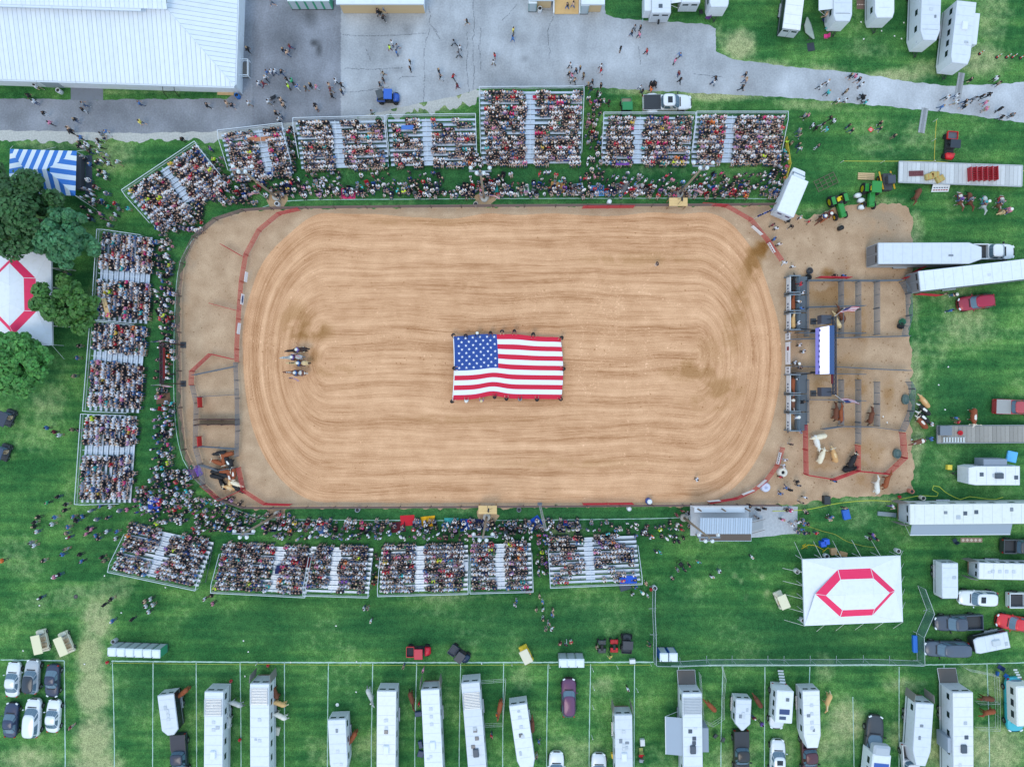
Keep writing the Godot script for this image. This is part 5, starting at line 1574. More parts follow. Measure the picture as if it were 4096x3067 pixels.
# ---------------------------------------------------------------- fences
func panel_fence(called: String, label: String, pts: PackedVector3Array, c: Color, h: float, rails: int, step: float, r := 0.028, metal := 0.3, group := "") -> Node3D:
	var o := thing(called, label, "fence", Vector3.ZERO, 0.0, group)
	var base := pts[0]
	base.y = 0
	o.position = base
	var m := M(c, 0.5, metal)
	var p := PackedVector3Array()
	for i in pts.size() - 1:
		var k := maxi(1, roundi(pts[i].distance_to(pts[i + 1]) / step))
		for j in k: p.append(pts[i].lerp(pts[i + 1], float(j) / k))
	p.append(pts[pts.size() - 1])
	for i in p.size() - 1:
		var a := p[i] - base
		var b := p[i + 1] - base
		a.y = 0; b.y = 0
		var d := (b - a).normalized() * 0.05
		var st := ST()
		for k in rails:
			var y := 0.25 + (h - 0.25) * k / maxf(1, rails - 1)
			bar(st, a + d + Vector3(0, y, 0), b - d + Vector3(0, y, 0), r, 4)
		bar(st, a + d, a + d + Vector3(0, h + 0.03, 0), r * 1.3, 4)
		bar(st, b - d, b - d + Vector3(0, h + 0.03, 0), r * 1.3, 4)
		bar(st, (a + b) / 2 + Vector3(0, 0.25, 0), (a + b) / 2 + Vector3(0, h, 0), r, 4)
		part(o, "panel", done(st), m)
	return o
func sign_on(label: String, a: Vector3, b: Vector3, y0: float, y1: float, c: Color, text: String, tc: Color, out: Vector3) -> void:
	var o := thing("banner", label, "banner", (a + b) / 2 * Vector3(1, 0, 1) + out * 0.08, 0.0, "sponsor banners on the arena fence")
	var d := (b - a)
	d.y = 0
	var L := d.length()
	o.rotation.y = turn_of(out)
	pbox(o, "board", Vector3(0, (y0 + y1) / 2, 0), Vector3(L, y1 - y0, 0.03), M(c, 0.6))
	if text:
		var tm := TextMesh.new()
		tm.text = text
		tm.depth = 0.01
		tm.pixel_size = 0.01
		tm.font_size = int((y1 - y0) * 100 * 0.62)
		var t := part(o, "lettering", tm, M(tc, 0.6))
		t.position = Vector3(0, (y0 + y1) / 2, 0.025)

# ---------------------------------------------------------------- arena, fences, corrals
func build_fences() -> void:
	var rust := C(118, 98, 92)
	var red := C(188, 44, 54)
	var grey := C(104, 113, 122)
	# pipe fence all round: posts and rails
	var path := smooth_line(fpoly([1700, 444, 1500, 446, 1200, 447, 900, 449, 640, 452, 530, 457, 470, 476, 425, 515, 398, 570, 391, 640, 391, 760, 393, 880, 402, 970, 428, 1030, 470, 1072, 530, 1094, 640, 1094, 900, 1093, 1200, 1091, 1530, 1089, 1700, 1089]), 2.0)
	path = resample(path, 3.9)
	var cur := PackedVector3Array([path[0]])
	for p in path:
		if p.distance_to(cur[cur.size() - 1]) > 3.3: cur.append(p)
	var o := thing("arena_fence", "rusty steel pipe fence enclosing the whole dirt arena", "fence", Vector3(cur[0].x, 0, cur[0].z))
	var m := M(rust, 0.7, 0.3)
	var base := o.position
	for i in cur.size():
		var a := cur[i] - base
		var st := ST()
		bar(st, a, a + Vector3(0, 1.6, 0), 0.075, 6)
		part(o, "post", done(st), M(C(96, 84, 80), 0.7, 0.3))
		if i == 0: continue
		var b := cur[i - 1] - base
		var d := (b - a).normalized() * 0.08
		for k in 5:
			st = ST(); bar(st, a + d + Vector3(0, 0.35 + k * 0.28, 0), b - d + Vector3(0, 0.35 + k * 0.28, 0), 0.04, 4)
			part(o, "rail", done(st), m)
		st = ST(); bar(st, (a + b) / 2, (a + b) / 2 + Vector3(0, 1.55, 0), 0.03, 4); part(o, "stay", done(st), m)
	var F := func(label: String, a: Array, c: Color, h := 1.6, rails := 6, step := 3.0) -> void:
		panel_fence("panel_fence", label, fpoly(a), c, h, rails, step)
	F.call("red panel fence curving between the arena and the empty holding area", [650, 455, 606, 465, 564, 500, 536, 552, 526, 610, 520, 690, 516, 755, 517, 782], red)
	F.call("red gate panel standing open in the holding area's tree side", [484, 531, 528, 556], red, 1.5)
	F.call("red low gate panel standing inside the middle of the holding area", [460, 657, 516, 672], red, 1.5)
	F.call("red panels of the alley bend at the holding pens", [508, 776, 460, 765, 420, 802, 419, 832], red)
	F.call("grey panels along the rear of the holding pens", [421, 832, 430, 870, 428, 965, 438, 1000, 444, 1045], grey)
	F.call("grey panels between the holding pens and the arena", [514, 783, 517, 860, 518, 930, 516, 985], grey)
	for e in [["grey cross panel of the pen nearest the alley bend", [424, 810, 512, 792]], ["grey cross panel between two empty holding pens", [430, 857, 516, 852]], ["grey cross panel above the cattle pen", [430, 962, 515, 968]], ["grey slanting panel across the cattle pen", [438, 1002, 478, 1014, 514, 1008]]]:
		F.call(e[0], e[1], grey, 1.6, 6, 2.6)
	F.call("red panel corner fence behind the cattle", [442, 1046, 480, 1078, 530, 1055, 520, 1008], red)
	F.call("red panels from the cattle pen to the arena fence", [530, 1057, 576, 1086, 632, 1088], red)
	F.call("red panels curving to the chute end beside the white truck", [1512, 444, 1565, 448, 1618, 478, 1656, 525, 1684, 565], red)
	F.call("red panels curving past the announcer stand", [1686, 965, 1674, 1004, 1650, 1036, 1622, 1058, 1588, 1074, 1528, 1084], red)
	F.call("red panels set in the rail opposite the striped blankets", [1257, 451, 1368, 450], red)
	F.call("red panels set in the rail beside the blue barrel", [1257, 1086, 1366, 1085], red)
	var Q := func(label: String, c: int, r: int, a: Array, col: Color, h := 1.65, step := 3.0) -> void:
		panel_fence("corral_fence", label, qpoly(c, r, a), col, h, 6, step, 0.036)
	Q.call("grey corral line behind the truck side chutes", 3, 1, [310, 775, 310, 1250], grey)
	Q.call("grey corral line with two gates beside the truck side pens", 3, 1, [605, 775, 605, 1260], grey)
	Q.call("grey corral line of the narrow truck side alley", 3, 1, [752, 780, 752, 1260], grey)
	Q.call("grey corral line on the open side of the truck side pens", 3, 1, [912, 780, 912, 1235], grey)
	Q.call("grey corral line across the head of the truck side pens", 3, 1, [305, 772, 560, 770, 905, 774, 1120, 768], grey)
	Q.call("grey cross line between the two truck side horse pens", 3, 1, [310, 1000, 800, 988], grey)
	Q.call("grey cross line below the truck side pens", 3, 1, [230, 1218, 800, 1222], grey)
	Q.call("grey long cross line beside the video screen", 3, 1, [150, 1276, 560, 1262, 1180, 1246], grey)
	Q.call("grey outer corral line by the long stock trailer", 3, 1, [1130, 780, 1185, 880, 1190, 1070, 1150, 1245], grey)
	Q.call("grey cross line under the video screen", 3, 1, [190, 1505, 600, 1510, 900, 1528, 1185, 1540], grey)
	Q.call("grey second cross line under the video screen", 3, 1, [200, 1560, 640, 1570, 800, 1572], grey)
	Q.call("grey corral line behind the announcer side chutes", 3, 2, [310, -40, 312, 330], grey)
	Q.call("grey corral line beside the bay horses' pen", 3, 2, [606, -40, 606, 350], grey)
	Q.call("grey corral line of the narrow announcer side alley", 3, 2, [752, -40, 752, 510], grey)
	Q.call("grey corral line on the open side of the announcer side pens", 3, 2, [912, -20, 912, 360], grey)
	Q.call("grey cross line above the bay horses", 3, 2, [320, 132, 800, 142], grey)
	Q.call("grey cross line below the bay horses", 3, 2, [450, 384, 600, 362, 860, 364, 1130, 400], grey)
	Q.call("grey outer corral line beside the pinto cattle", 3, 2, [1185, -20, 1215, 40, 1205, 230, 1130, 400], grey)
	Q.call("red corral line behind the pale bulls", 3, 2, [300, 345, 302, 560, 306, 772], red)
	Q.call("red corral line between the bull pen and the trough pen", 3, 2, [748, 520, 748, 738], red)
	Q.call("red bottom corral line by the pale bulls", 3, 2, [310, 776, 545, 815, 740, 742, 1005, 768], red)
	Q.call("red outer corral line beside the stock tank", 3, 2, [1130, 412, 1148, 630, 1000, 766], red)
	Q.call("red swung open gate above the truck side pens", 3, 1, [410, 742, 680, 748], red, 1.7)
	Q.call("red swung open gate against the stock trailer rear", 3, 1, [1140, 758, 1325, 645], red, 1.7)
	Q.call("red swung open gate on the grass below the stock trailer", 3, 1, [1255, 885, 1450, 900], red, 1.7)
	Q.call("yellow rail fence at the end of the stands", 3, 0, [140, 1200, 175, 1430, 110, 1656], C(206, 190, 70), 1.1, 2.4)
	# roping box: brown sided alley
	for y in [300, 345]:
		var rb := thing("roping_box_wall", "brown sheeted side of the roping box at the pens" if y == 300 else "second brown sheeted side of the roping box", "wall", wq(0, 2, 1890, y), 0.0)
		pbox(rb, "sheet", Vector3(0, 0.85, 0), Vector3(5.4, 1.5, 0.06), M(C(88, 58, 54), 0.7))
		for e in [-2.7, -0.9, 0.9, 2.7]: pbox(rb, "post", Vector3(e, 0.85, 0.06), Vector3(0.09, 1.7, 0.07), M(C(60, 48, 48), 0.7))
	for e in [[1748, 155], [1745, 490]]:
		var g := thing("red_gate", "small red sheeted gate by the roping box", "gate", wq(0, 2, e[0], e[1]), 0.06, "red gates by the roping box")
		pbox(g, "sheet", Vector3(0, 0.95, 0), Vector3(0.06, 1.3, 1.3), M(C(190, 28, 36), 0.5))
		for s in [-0.66, 0.66]: pbox(g, "stile", Vector3(0, 0.9, s), Vector3(0.08, 1.7, 0.07), M(C(150, 26, 34), 0.5))
	# banners
	var bn := [["plain white banner on the curved red fence by the pens", 3, 0], ["white banner with blue oval mark on the curved red fence", 3, 1], ["pale banner with small print on the curved red fence", 3, 2]]
	var spots := [[2118, 690, 2100, 775], [2085, 880, 2068, 970], [2052, 1130, 2042, 1225]]
	for i in 3:
		var a := wq(0, 1, spots[i][0] + 10, spots[i][1], 0.8)
		var b := wq(0, 1, spots[i][2] + 10, spots[i][3], 0.8)
		sign_on(bn[i][0], a, b, 0.45, 1.45, C(222, 224, 228), "", C(30, 60, 120), Vector3(0.98, 0, 0.12))
		if i == 1:
			var ov := get_child(get_child_count() - 1) as Node3D
			var st := ST(true); ell(st, Vector3(0, 0.95, 0.03), Vector3(0.55, 0.28, 0.015), 14, 6); part(ov, "oval_mark", done(st), M(C(40, 70, 120), 0.6))
	var k := 0
	for e in [[2, 1, 2075, 290, 2160, 365], [3, 1, 10, 435, 60, 520], [3, 2, 112, 590, 88, 690], [2, 2, 2195, 830, 2125, 890], [2, 2, 2090, 918, 1990, 958], [2, 2, 1795, 1008, 1690, 1016]]:
		var a := wq(e[0], e[1], e[2], e[3], 0.9)
		var b := wq(e[0], e[1], e[4], e[5], 0.9)
		var out := Vector3(-0.8, 0, 0.4 if e[1] == 1 else -0.4).normalized()
		var dd := (b - a)
		out = Vector3(dd.z, 0, -dd.x).normalized()
		if out.dot(-a) < 0: out = -out
		sign_on(["white banner on the red curve near the flag bearers", "white banner with red script on the red curve", "white banner with dark box mark on the red curve", "white banner beside the pale spotted hat", "long white banner near the announcer stand", "white banner at the red curve's far end"][k], a, b, 0.5, 1.4, C(224, 224, 226), "", C(40, 40, 44), out)
		var bo := get_child(get_child_count() - 1) as Node3D
		if k in [1, 2]:
			for j in 5: pbox(bo, "print", Vector3(-0.6 + j * 0.3, 0.95, 0.02), Vector3(0.2, 0.2 + 0.06 * (j % 2), 0.012), M(C(170, 30, 40) if k == 1 else C(34, 34, 38), 0.7))
		k += 1
	# temporary mesh fence of the camping field
	mesh_fence("green mesh fence running along the edge of the trailer field", qpoly(2, 3, [1232, 742, 1450, 745, 1680, 730, 1900, 728, 2208, 728]) + qpoly(3, 3, [140, 730, 366, 728, 592, 728, 824, 724, 1050, 730, 1282, 740]))
	mesh_fence("green mesh fence running from the trailer field to the stands", qpoly(2, 3, [1215, 100, 1212, 290, 1222, 515, 1222, 738]))
	mesh_fence("green mesh fence bent round the parked dark pickup", qpoly(3, 3, [1288, 735, 1282, 500, 1370, 300, 1292, 90]))
	# electric tape pens beside trailers
	for e in [["thin white corral tape beside the grey trailer with the hay rack", 2, 3, [1610, 830, 1620, 960, 1640, 1240, 1715, 1275, 1812, 1210, 1810, 1040, 1826, 870, 1800, 770]], ["thin white corral tape round two bay horses", 3, 3, [1660, 775, 1700, 800, 1945, 850, 1955, 1080, 1780, 1085]], ["thin white announcer side corral tape beside the large trailer", 3, 3, [1955, 1085, 1955, 1310, 1780, 1305]], ["white pipe tie rail by the chestnut horse", 1, 3, [1945, 905, 2155, 890, 2130, 1270, 1975, 1275]]]:
		panel_fence("tape_fence", e[0], qpoly(e[1], e[2], e[3]), C(206, 210, 208), 1.2, 3, 2.8, 0.014, 0.0)

func mesh_fence(label: String, pts: PackedVector3Array) -> void:
	var o := thing("mesh_fence", label, "fence", Vector3(pts[0].x, 0, pts[0].z))
	var net := StandardMaterial3D.new()
	net.albedo_color = Color(0.36, 0.5, 0.46, 0.55)
	net.transparency = BaseMaterial3D.TRANSPARENCY_ALPHA
	net.roughness = 0.8
	net.cull_mode = BaseMaterial3D.CULL_DISABLED
	var tube_m := M(C(196, 204, 206), 0.45, 0.3)
	for i in pts.size() - 1:
		var a := pts[i] - o.position
		var b := pts[i + 1] - o.position
		var h := Vector3(0, 1.85, 0)
		var st := ST(); quad(st, a + Vector3(0, 0.08, 0), b + Vector3(0, 0.08, 0), b + h, a + h); part(o, "net", done(st), net)
		for y in [0.08, 1.85]:
			st = ST(); bar(st, a + Vector3(0, y, 0), b + Vector3(0, y, 0), 0.03, 4); part(o, "rail", done(st), tube_m)
		st = ST(); bar(st, a, a + h, 0.035, 4); part(o, "post", done(st), tube_m)
		var sd := (b - a).normalized()
		sd = Vector3(sd.z, 0, -sd.x) * 0.5
		st = ST(); bar(st, a - sd + Vector3(0, 0.04, 0), a + sd + Vector3(0, 0.04, 0), 0.03, 4); part(o, "foot", done(st), tube_m)
	var e := pts[pts.size() - 1] - o.position
	var st := ST(); bar(st, e, e + Vector3(0, 1.85, 0), 0.035, 4); part(o, "post", done(st), tube_m)

func small_flag(label: String, at: Vector3, tip: Vector3, fly: Vector3, w: float, h: float) -> void:     # flag on a staff from at to tip, cloth flying along fly
	var o := thing("small_flag", label, "flag", at)
	var st := ST(); bar(st, Vector3.ZERO, tip, 0.03, 5, 0.02); part(o, "staff", done(st), M(C(206, 208, 210), 0.4))
	var down := -tip.normalized()
	fly = fly.normalized()
	var P := func(u: float, v: float) -> Vector3: return tip + down * (v * h) + fly * (u * w) + Vector3(0, sin(u * 7.0) * 0.09 - u * 0.25, cos(u * 6.0) * 0.06)
	for i in 7:
		st = ST(true)
		for j in 8: quad(st, P.call(j / 8.0, i / 7.0), P.call((j + 1) / 8.0, i / 7.0), P.call((j + 1) / 8.0, (i + 1) / 7.0), P.call(j / 8.0, (i + 1) / 7.0))
		part(o, "stripe", done(st), M(C(176, 34, 52) if i % 2 == 0 else C(220, 222, 228), 0.8))
	st = ST(true)
	var lift := fly.cross(down).normalized() * 0.02
	for sg in [-1.0, 1.0]:
		for j in 4: quad(st, P.call(j / 10.0, 0.0) + lift * sg, P.call((j + 1) / 10.0, 0.0) + lift * sg, P.call((j + 1) / 10.0, 0.56) + lift * sg, P.call(j / 10.0, 0.56) + lift * sg)
	part(o, "canton", done(st), M(C(40, 56, 110), 0.8))

func flag_point(u: float, v: float) -> Vector3:
	var yt := lerpf(1345.0, 1349.0, u) - 11.0 * sin(PI * clampf(u * 1.15, 0, 1)) * (1.0 - v) + 1.2 * sin(u * 19.0) * (1.0 - v)
	var yb := lerpf(1600.0, 1597.0, u) - 14.0 * exp(-pow((u - 0.36) / 0.12, 2.0)) - 3.0 * sin(u * PI)
	yt += 1.5 * sin(u * 12.0) * v * (1.0 - v)
	var xl := lerpf(1815.0, 1812.0, v) + 5.0 * sin(PI * v)
	var xr := lerpf(2242.0, 2245.0, v) + 9.0 * sin(PI * v)
	var h := 1.05 - 0.22 * sin(PI * u) * sin(PI * v) + 0.03 * sin(u * 17.0 + v * 3.0) + 0.025 * sin(v * 19.0 + u * 5.0)
	return W(Vector2(lerpf(xl, xr, u), lerpf(yt, yb, v)), h)
func build_flag() -> void:
	var c := flag_point(0.5, 0.5)
	c.y = 0
	var o := thing("giant_flag", "huge stars and stripes flag stretched flat by people in the arena", "flag", c)
	var red := M(C(196, 14, 52), 0.75)
	var white := M(C(222, 224, 234), 0.75)
	var blue := M(C(28, 66, 138), 0.75)
	var cu := 0.402
	for i in 13:
		var u0 := cu if i < 7 else 0.0
		var st := ST(true)
		var n := 26 if i < 7 else 40
		for j in n:
			for k in 2:
				var v0 := (i + k * 0.5) / 13.0
				var v1 := (i + (k + 1) * 0.5) / 13.0
				quad(st, flag_point(lerpf(u0, 1, float(j) / n), v0) - c, flag_point(lerpf(u0, 1, float(j + 1) / n), v0) - c, flag_point(lerpf(u0, 1, float(j + 1) / n), v1) - c, flag_point(lerpf(u0, 1, float(j) / n), v1) - c)
		part(o, "stripe", done(st), red if i % 2 == 0 else white)
	var st := ST(true)
	for j in 16:
		for k in 14:
			quad(st, flag_point(cu * j / 16.0, k / 26.0) - c, flag_point(cu * (j + 1) / 16.0, k / 26.0) - c, flag_point(cu * (j + 1) / 16.0, (k + 1) / 26.0) - c, flag_point(cu * j / 16.0, (k + 1) / 26.0) - c)
	var canton := part(o, "canton", done(st), blue)
	for r in 9:
		var cnt := 6 if r % 2 == 0 else 5
		for j in cnt:
			var u := cu * ((j * 2 + (1.25 if r % 2 == 0 else 2.1)) / 12.0)
			var v := (7.0 / 13.0) * (0.075 + r * 0.106)
			var p := flag_point(u, v) - c + Vector3(0, 0.02, 0)
			st = ST()
			for k in 10:
				var a0 := TAU * k / 10.0 - PI / 2
				var a1 := TAU * (k + 1) / 10.0 - PI / 2
				var r0 := 0.2 if k % 2 == 0 else 0.08
				var r1 := 0.08 if k % 2 == 0 else 0.2
				tri(st, p, p + Vector3(cos(a1) * r1, 0, sin(a1) * r1), p + Vector3(cos(a0) * r0, 0, sin(a0) * r0))
			part(canton, "star", done(st), white)
	st = ST()
	var sl := PackedVector3Array()
	for i in 13: sl.append(flag_point(0.0, i / 12.0) - c + Vector3(-0.05, 0, 0))
	tube(st, sl, 0.06, 5)
	part(o, "pole_sleeve", done(st), M(C(226, 228, 232), 0.7))
	var z := 4.254
	for h in [[125, 155, "k", "k", ""], [350, 160, "k", "r", ""], [550, 130, "k", "k", "white"], [775, 120, "m", "k", "black"], [970, 90, "k", "w", ""], [1180, 90, "m", "r", "black"], [1500, 140, "k", "k", "black"], [1995, 205, "k", "k", "black"], [140, 735, "k", "k", "black"], [2035, 745, "k", "k", "black"], [110, 1310, "k", "k", "black"], [362, 1305, "w", "j", "white"], [620, 1300, "v", "j", "straw"], [845, 1240, "m", "k", "black"], [1045, 1270, "k", "k", "black"], [1275, 1280, "g", "k", ""], [1565, 1285, "k", "k", "black"], [1985, 1275, "k", "k", ""]]:
		var p := W(Vector2(1780 + h[0] / z, 1300 + h[1] / z), 1.3)
		p.y = 0
		var d := c - p
		var tgt := Vector3(0, 0, signf(d.z))
		if absf(d.z) < 3.0: tgt = Vector3(signf(d.x), 0, 0)
		elif absf(d.x) > 6.5: tgt = Vector3(signf(d.x) * 0.8, 0, signf(d.z))
		person(p, turn_of(tgt), "carry", h[2], h[3], "at the edge of the giant flag", h[4], 1.0, "pulling taut")

func light_pole(label: String, px: Vector2) -> void:
	var at := W(px)
	var o := thing("light_pole", label, "light pole", at, 0.0, "floodlight poles round the arena")
	var h := 12.6
	var st := ST(true); bar(st, Vector3.ZERO, Vector3(0, h, 0), 0.17, 8, 0.11); part(o, "pole", done(st), M(C(140, 126, 108), 0.85))
	pbox(o, "crossarm", Vector3(0, h - 0.3, 0), Vector3(2.6, 0.14, 0.14), M(C(120, 128, 138), 0.6))
	pbox(o, "ballast_box", Vector3(0.0, h - 0.75, 0.2), Vector3(0.7, 0.4, 0.3), M(C(110, 120, 132), 0.6))
	var inward := Vector3(-at.x, 0, -at.z).normalized()
	for s in [-1.1, -0.4, 0.4, 1.1]:
		var l := Node3D.new()
		l.name = "floodlight"
		o.add_child(l, true)
		var side := -1.0 if absf(s) > 0.8 else 1.0
		l.position = Vector3(s, h - 0.3 + (0.0 if absf(s) > 0.8 else 0.15), 0.32 * side)
		st = ST(true); lathe(st, Vector3.ZERO, [[0.08, -0.2], [0.11, -0.05], [0.23, 0.18], [0.25, 0.2], [0.23, 0.22]], 12)
		var b := part(l, "reflector", done(st), M(C(216, 222, 224), 0.35, 0.2))
		b.rotation = Vector3(deg_to_rad(150.0) * 1.0, 0, 0) if at.z > 0 else Vector3(deg_to_rad(-150.0), 0, 0)
	st = ST(); lathe(st, Vector3(0, 0, 0), [[0.5, 0.0], [0.5, 0.5], [0.3, 0.55]], 12); part(o, "footing", done(st), M(C(168, 166, 160), 0.9))

func build_arena_things() -> void:
	build_flag()
	for p in [["light pole with a small flag, next to the narrow turned stand", 1107, 790], ["light pole in front of the tallest stand", 1937, 795], ["light pole by the tan camera platform and bearers' gate", 2716, 777], ["light pole by the askew corner stand", 1112, 2056], ["light pole behind the camera platform with the striped blanket stand", 1947, 2066], ["light pole leaning over the announcer stand roof", 2734, 2069]]:
		light_pole(p[0], Vector2(p[1], p[2]))
	small_flag("small flag by the pole at the narrow stand", W(Vector2(1066, 795)), Vector3(0, 3.6, 0), Vector3(-1, 0, 0.15), 1.3, 0.8)
	small_flag("small flag by the pole at the tallest stand", W(Vector2(1952, 800)), Vector3(0.3, 3.2, 0), Vector3(1, 0, 0.3), 1.4, 0.85)
	small_flag("small flag by the pole near the bearers' gate", W(Vector2(2750, 780)), Vector3(0, 3.4, 0), Vector3(1, 0, 0.3), 1.4, 0.85)
	small_flag("small flag by the pole at the askew stand", W(Vector2(1062, 2058)), Vector3(0, 3.4, 0), Vector3(1, 0, -0.6), 1.5, 0.95)
	# mast by the short stand
	var ms := thing("steel_mast", "tall slim steel lattice mast beside the short stand", "mast", wq(2, 2, 240, 1040))
	var st := ST()
	for s in [-0.12, 0.12]: bar(st, Vector3(s, 0, 0), Vector3(s, 16.5, 0), 0.035, 4)
	for i in 40: bar(st, Vector3(-0.12 if i % 2 == 0 else 0.12, i * 0.4, 0), Vector3(0.12 if i % 2 == 0 else -0.12, i * 0.4 + 0.4, 0), 0.018, 4)
	part(ms, "lattice", done(st), M(C(170, 178, 184), 0.5, 0.3))
	pbox(ms, "foot_plate", Vector3(0, 0.03, 0), Vector3(0.6, 0.06, 0.6), M(C(110, 114, 118), 0.6))
	# camera platforms
	for e in [["tan plywood camera platform by the bearers' gate pole", 2, 1, 1436, 84, 2.7], ["tan plywood camera platform in front of the striped blanket stand", 1, 2, 1998, 1084, 2.7]]:
		var cp := thing("camera_platform", e[0], "platform", wq(e[1], e[2], e[3], e[4], 2.0) * Vector3(1, 0, 1))
		for i in 3: pbox(cp, "deck_sheet", Vector3(0, 2.0, -0.35 + i * 0.36), Vector3(2.4, 0.05, 0.35), M(C(212, 178, 124), 0.85, 0, 0.4))
		for sx in [-1.1, 1.1]:
			for sz in [-0.45, 0.45]: pbox(cp, "leg", Vector3(sx, 1.0, sz), Vector3(0.09, 2.0, 0.09), M(C(150, 118, 80), 0.9))
		pbox(cp, "brace", Vector3(0, 1.0, 0.5), Vector3(2.4, 0.08, 0.04), M(C(150, 118, 80), 0.9), Basis(Vector3.BACK, 0.6))
		var cam := thing("video_camera", "black video camera on tripod on the " + ("platform by the bearers' gate pole" if e[1] == 2 else "platform facing the flag"), "camera", cp.position + Vector3(0.15, 2.03, 0.0 if e[1] == 2 else -0.2))
		st = ST()
		for a in 3: bar(st, Vector3(cos(a * 2.1) * 0.42, 0, sin(a * 2.1) * 0.42), Vector3(0, 1.3, 0), 0.025, 4)
		part(cam, "tripod", done(st), M(C(30, 30, 34), 0.6))
		st = ST(); cbox(st, Vector3(0, 1.42, 0), Vector3(0.22, 0.26, 0.5), 0.04); part(cam, "camera_body", done(st), M(C(28, 28, 32), 0.5))
	# announcer stand
	var an := thing("announcer_stand", "raised announcer stand with grey ribbed metal roof and open deck", "stand", wq(2, 2, 1830, 1200) * Vector3(1, 0, 1))
	var ra := wq(2, 2, 1622, 1152, 5.4) - an.position
	var rb := wq(2, 2, 2072, 1358, 5.4) - an.position
	var nr := 22
	for i in nr:
		var x0 := lerpf(ra.x, rb.x, float(i) / nr)
		var x1 := lerpf(ra.x, rb.x, float(i + 1) / nr) - 0.03
		st = ST(); slab(st, Vector3(x0, 5.6, ra.z), Vector3(x1, 5.6, ra.z), Vector3(x1, 5.25, rb.z), Vector3(x0, 5.25, rb.z), 0.04)
		part(an, "roof_sheet", done(st), M(C(168, 182, 198) if i % 2 else C(160, 175, 192), 0.4, 0.25))
	pbox(an, "roof_frame", Vector3((ra.x + rb.x) / 2, 5.3, (ra.z + rb.z) / 2), Vector3(rb.x - ra.x - 0.2, 0.12, rb.z - ra.z - 0.2), M(C(90, 78, 70), 0.8))
	pbox(an, "deck", Vector3((ra.x + rb.x) / 2, 2.6, (ra.z + rb.z) / 2 - 0.6), Vector3(rb.x - ra.x + 1.0, 0.16, rb.z - ra.z + 0.9), M(C(176, 178, 182), 0.85))
	var fz := ra.z - 1.0
	for i in 6: pbox(an, "front_panel", Vector3(lerpf(ra.x - 0.4, rb.x - 0.2, (i + 0.5) / 6.0), 3.1, fz), Vector3((rb.x - ra.x) / 6.0 + 0.02, 1.0, 0.08), M(C(206, 210, 214), 0.55))
	pbox(an, "front_counter", Vector3((ra.x + rb.x) / 2 - 0.3, 3.64, fz + 0.3), Vector3(rb.x - ra.x - 0.1, 0.06, 0.7), M(C(210, 214, 220), 0.5))
	for sx in [ra.x + 0.2, (ra.x + rb.x) / 2, rb.x - 0.2]:
		for sz in [fz + 0.2, rb.z - 0.3]: pbox(an, "post", Vector3(sx, 2.65, sz), Vector3(0.14, 5.3, 0.14), M(C(120, 104, 88), 0.85))
	for i in 6:
		pbox(an, "stair_tread", Vector3(rb.x + 0.8 + i * 0.42, 2.5 - i * 0.4, (ra.z + rb.z) / 2 + 0.2), Vector3(0.4, 0.06, 1.4), M(C(150, 156, 162), 0.5, 0.3))
	for sz in [-0.5, 0.9]:
		st = ST(); bar(st, Vector3(rb.x + 0.5, 3.6, (ra.z + rb.z) / 2 + sz), Vector3(rb.x + 3.2, 1.1, (ra.z + rb.z) / 2 + sz), 0.03, 4); part(an, "stair_rail", done(st), M(C(110, 92, 80), 0.7))
	# bucking chutes: truck side and announcer side blocks
	var k := 0
	for e in [[1, 740, 880], [1, 900, 1035], [1, 1055, 1195], [2, -80, 75], [2, 92, 230], [2, 247, 395]]:
		var a := wq(3, e[0], 150, e[1])
		var b := wq(3, e[0], 150, e[2])
		var L := b.z - a.z
		var ch := thing("bucking_chute", "grey steel bucking chute, %s of the %s block" % [["first", "second", "third"][k % 3], "truck side" if k < 3 else "announcer side"], "chute", Vector3(a.x, 0, (a.z + b.z) / 2))
		pbox(ch, "gate_sheet", Vector3(0, 1.15, 0), Vector3(0.06, 1.35, L - 0.1), M(C(208, 211, 214), 0.55))
		for i in 3: pbox(ch, "gate_bar", Vector3(0.07, 0.9 + i * 0.4, 0), Vector3(0.05, 0.06, L), M(C(190, 195, 198), 0.4, 0.4))
		for i in 4: pbox(ch, "print", Vector3(-0.04, 1.05, -L * 0.1 + 0.3 + i * 0.42), Vector3(0.012, 0.4, 0.26), M(C(56, 72, 96), 0.6))
		for s in [-1, 1]: pbox(ch, "end_post", Vector3(0.55, 1.0, s * L / 2), Vector3(1.5, 2.0, 0.14), M(C(116, 126, 134), 0.5, 0.4))
		for i in 5: pbox(ch, "rear_bar", Vector3(1.12, 0.5 + i * 0.35, 0), Vector3(0.07, 0.07, L - 0.16), M(C(96, 108, 116), 0.5, 0.4))
		pbox(ch, "catwalk", Vector3(1.95, 0.75, 0), Vector3(1.35, 0.06, L + 0.1), M(C(98, 106, 114), 0.7, 0.3))
		for s in [-0.4, 0.4]: pbox(ch, "catwalk_leg", Vector3(2.4, 0.37, s * L), Vector3(0.07, 0.72, 0.07), M(C(96, 104, 110), 0.5, 0.4))
		k += 1
	k = 0
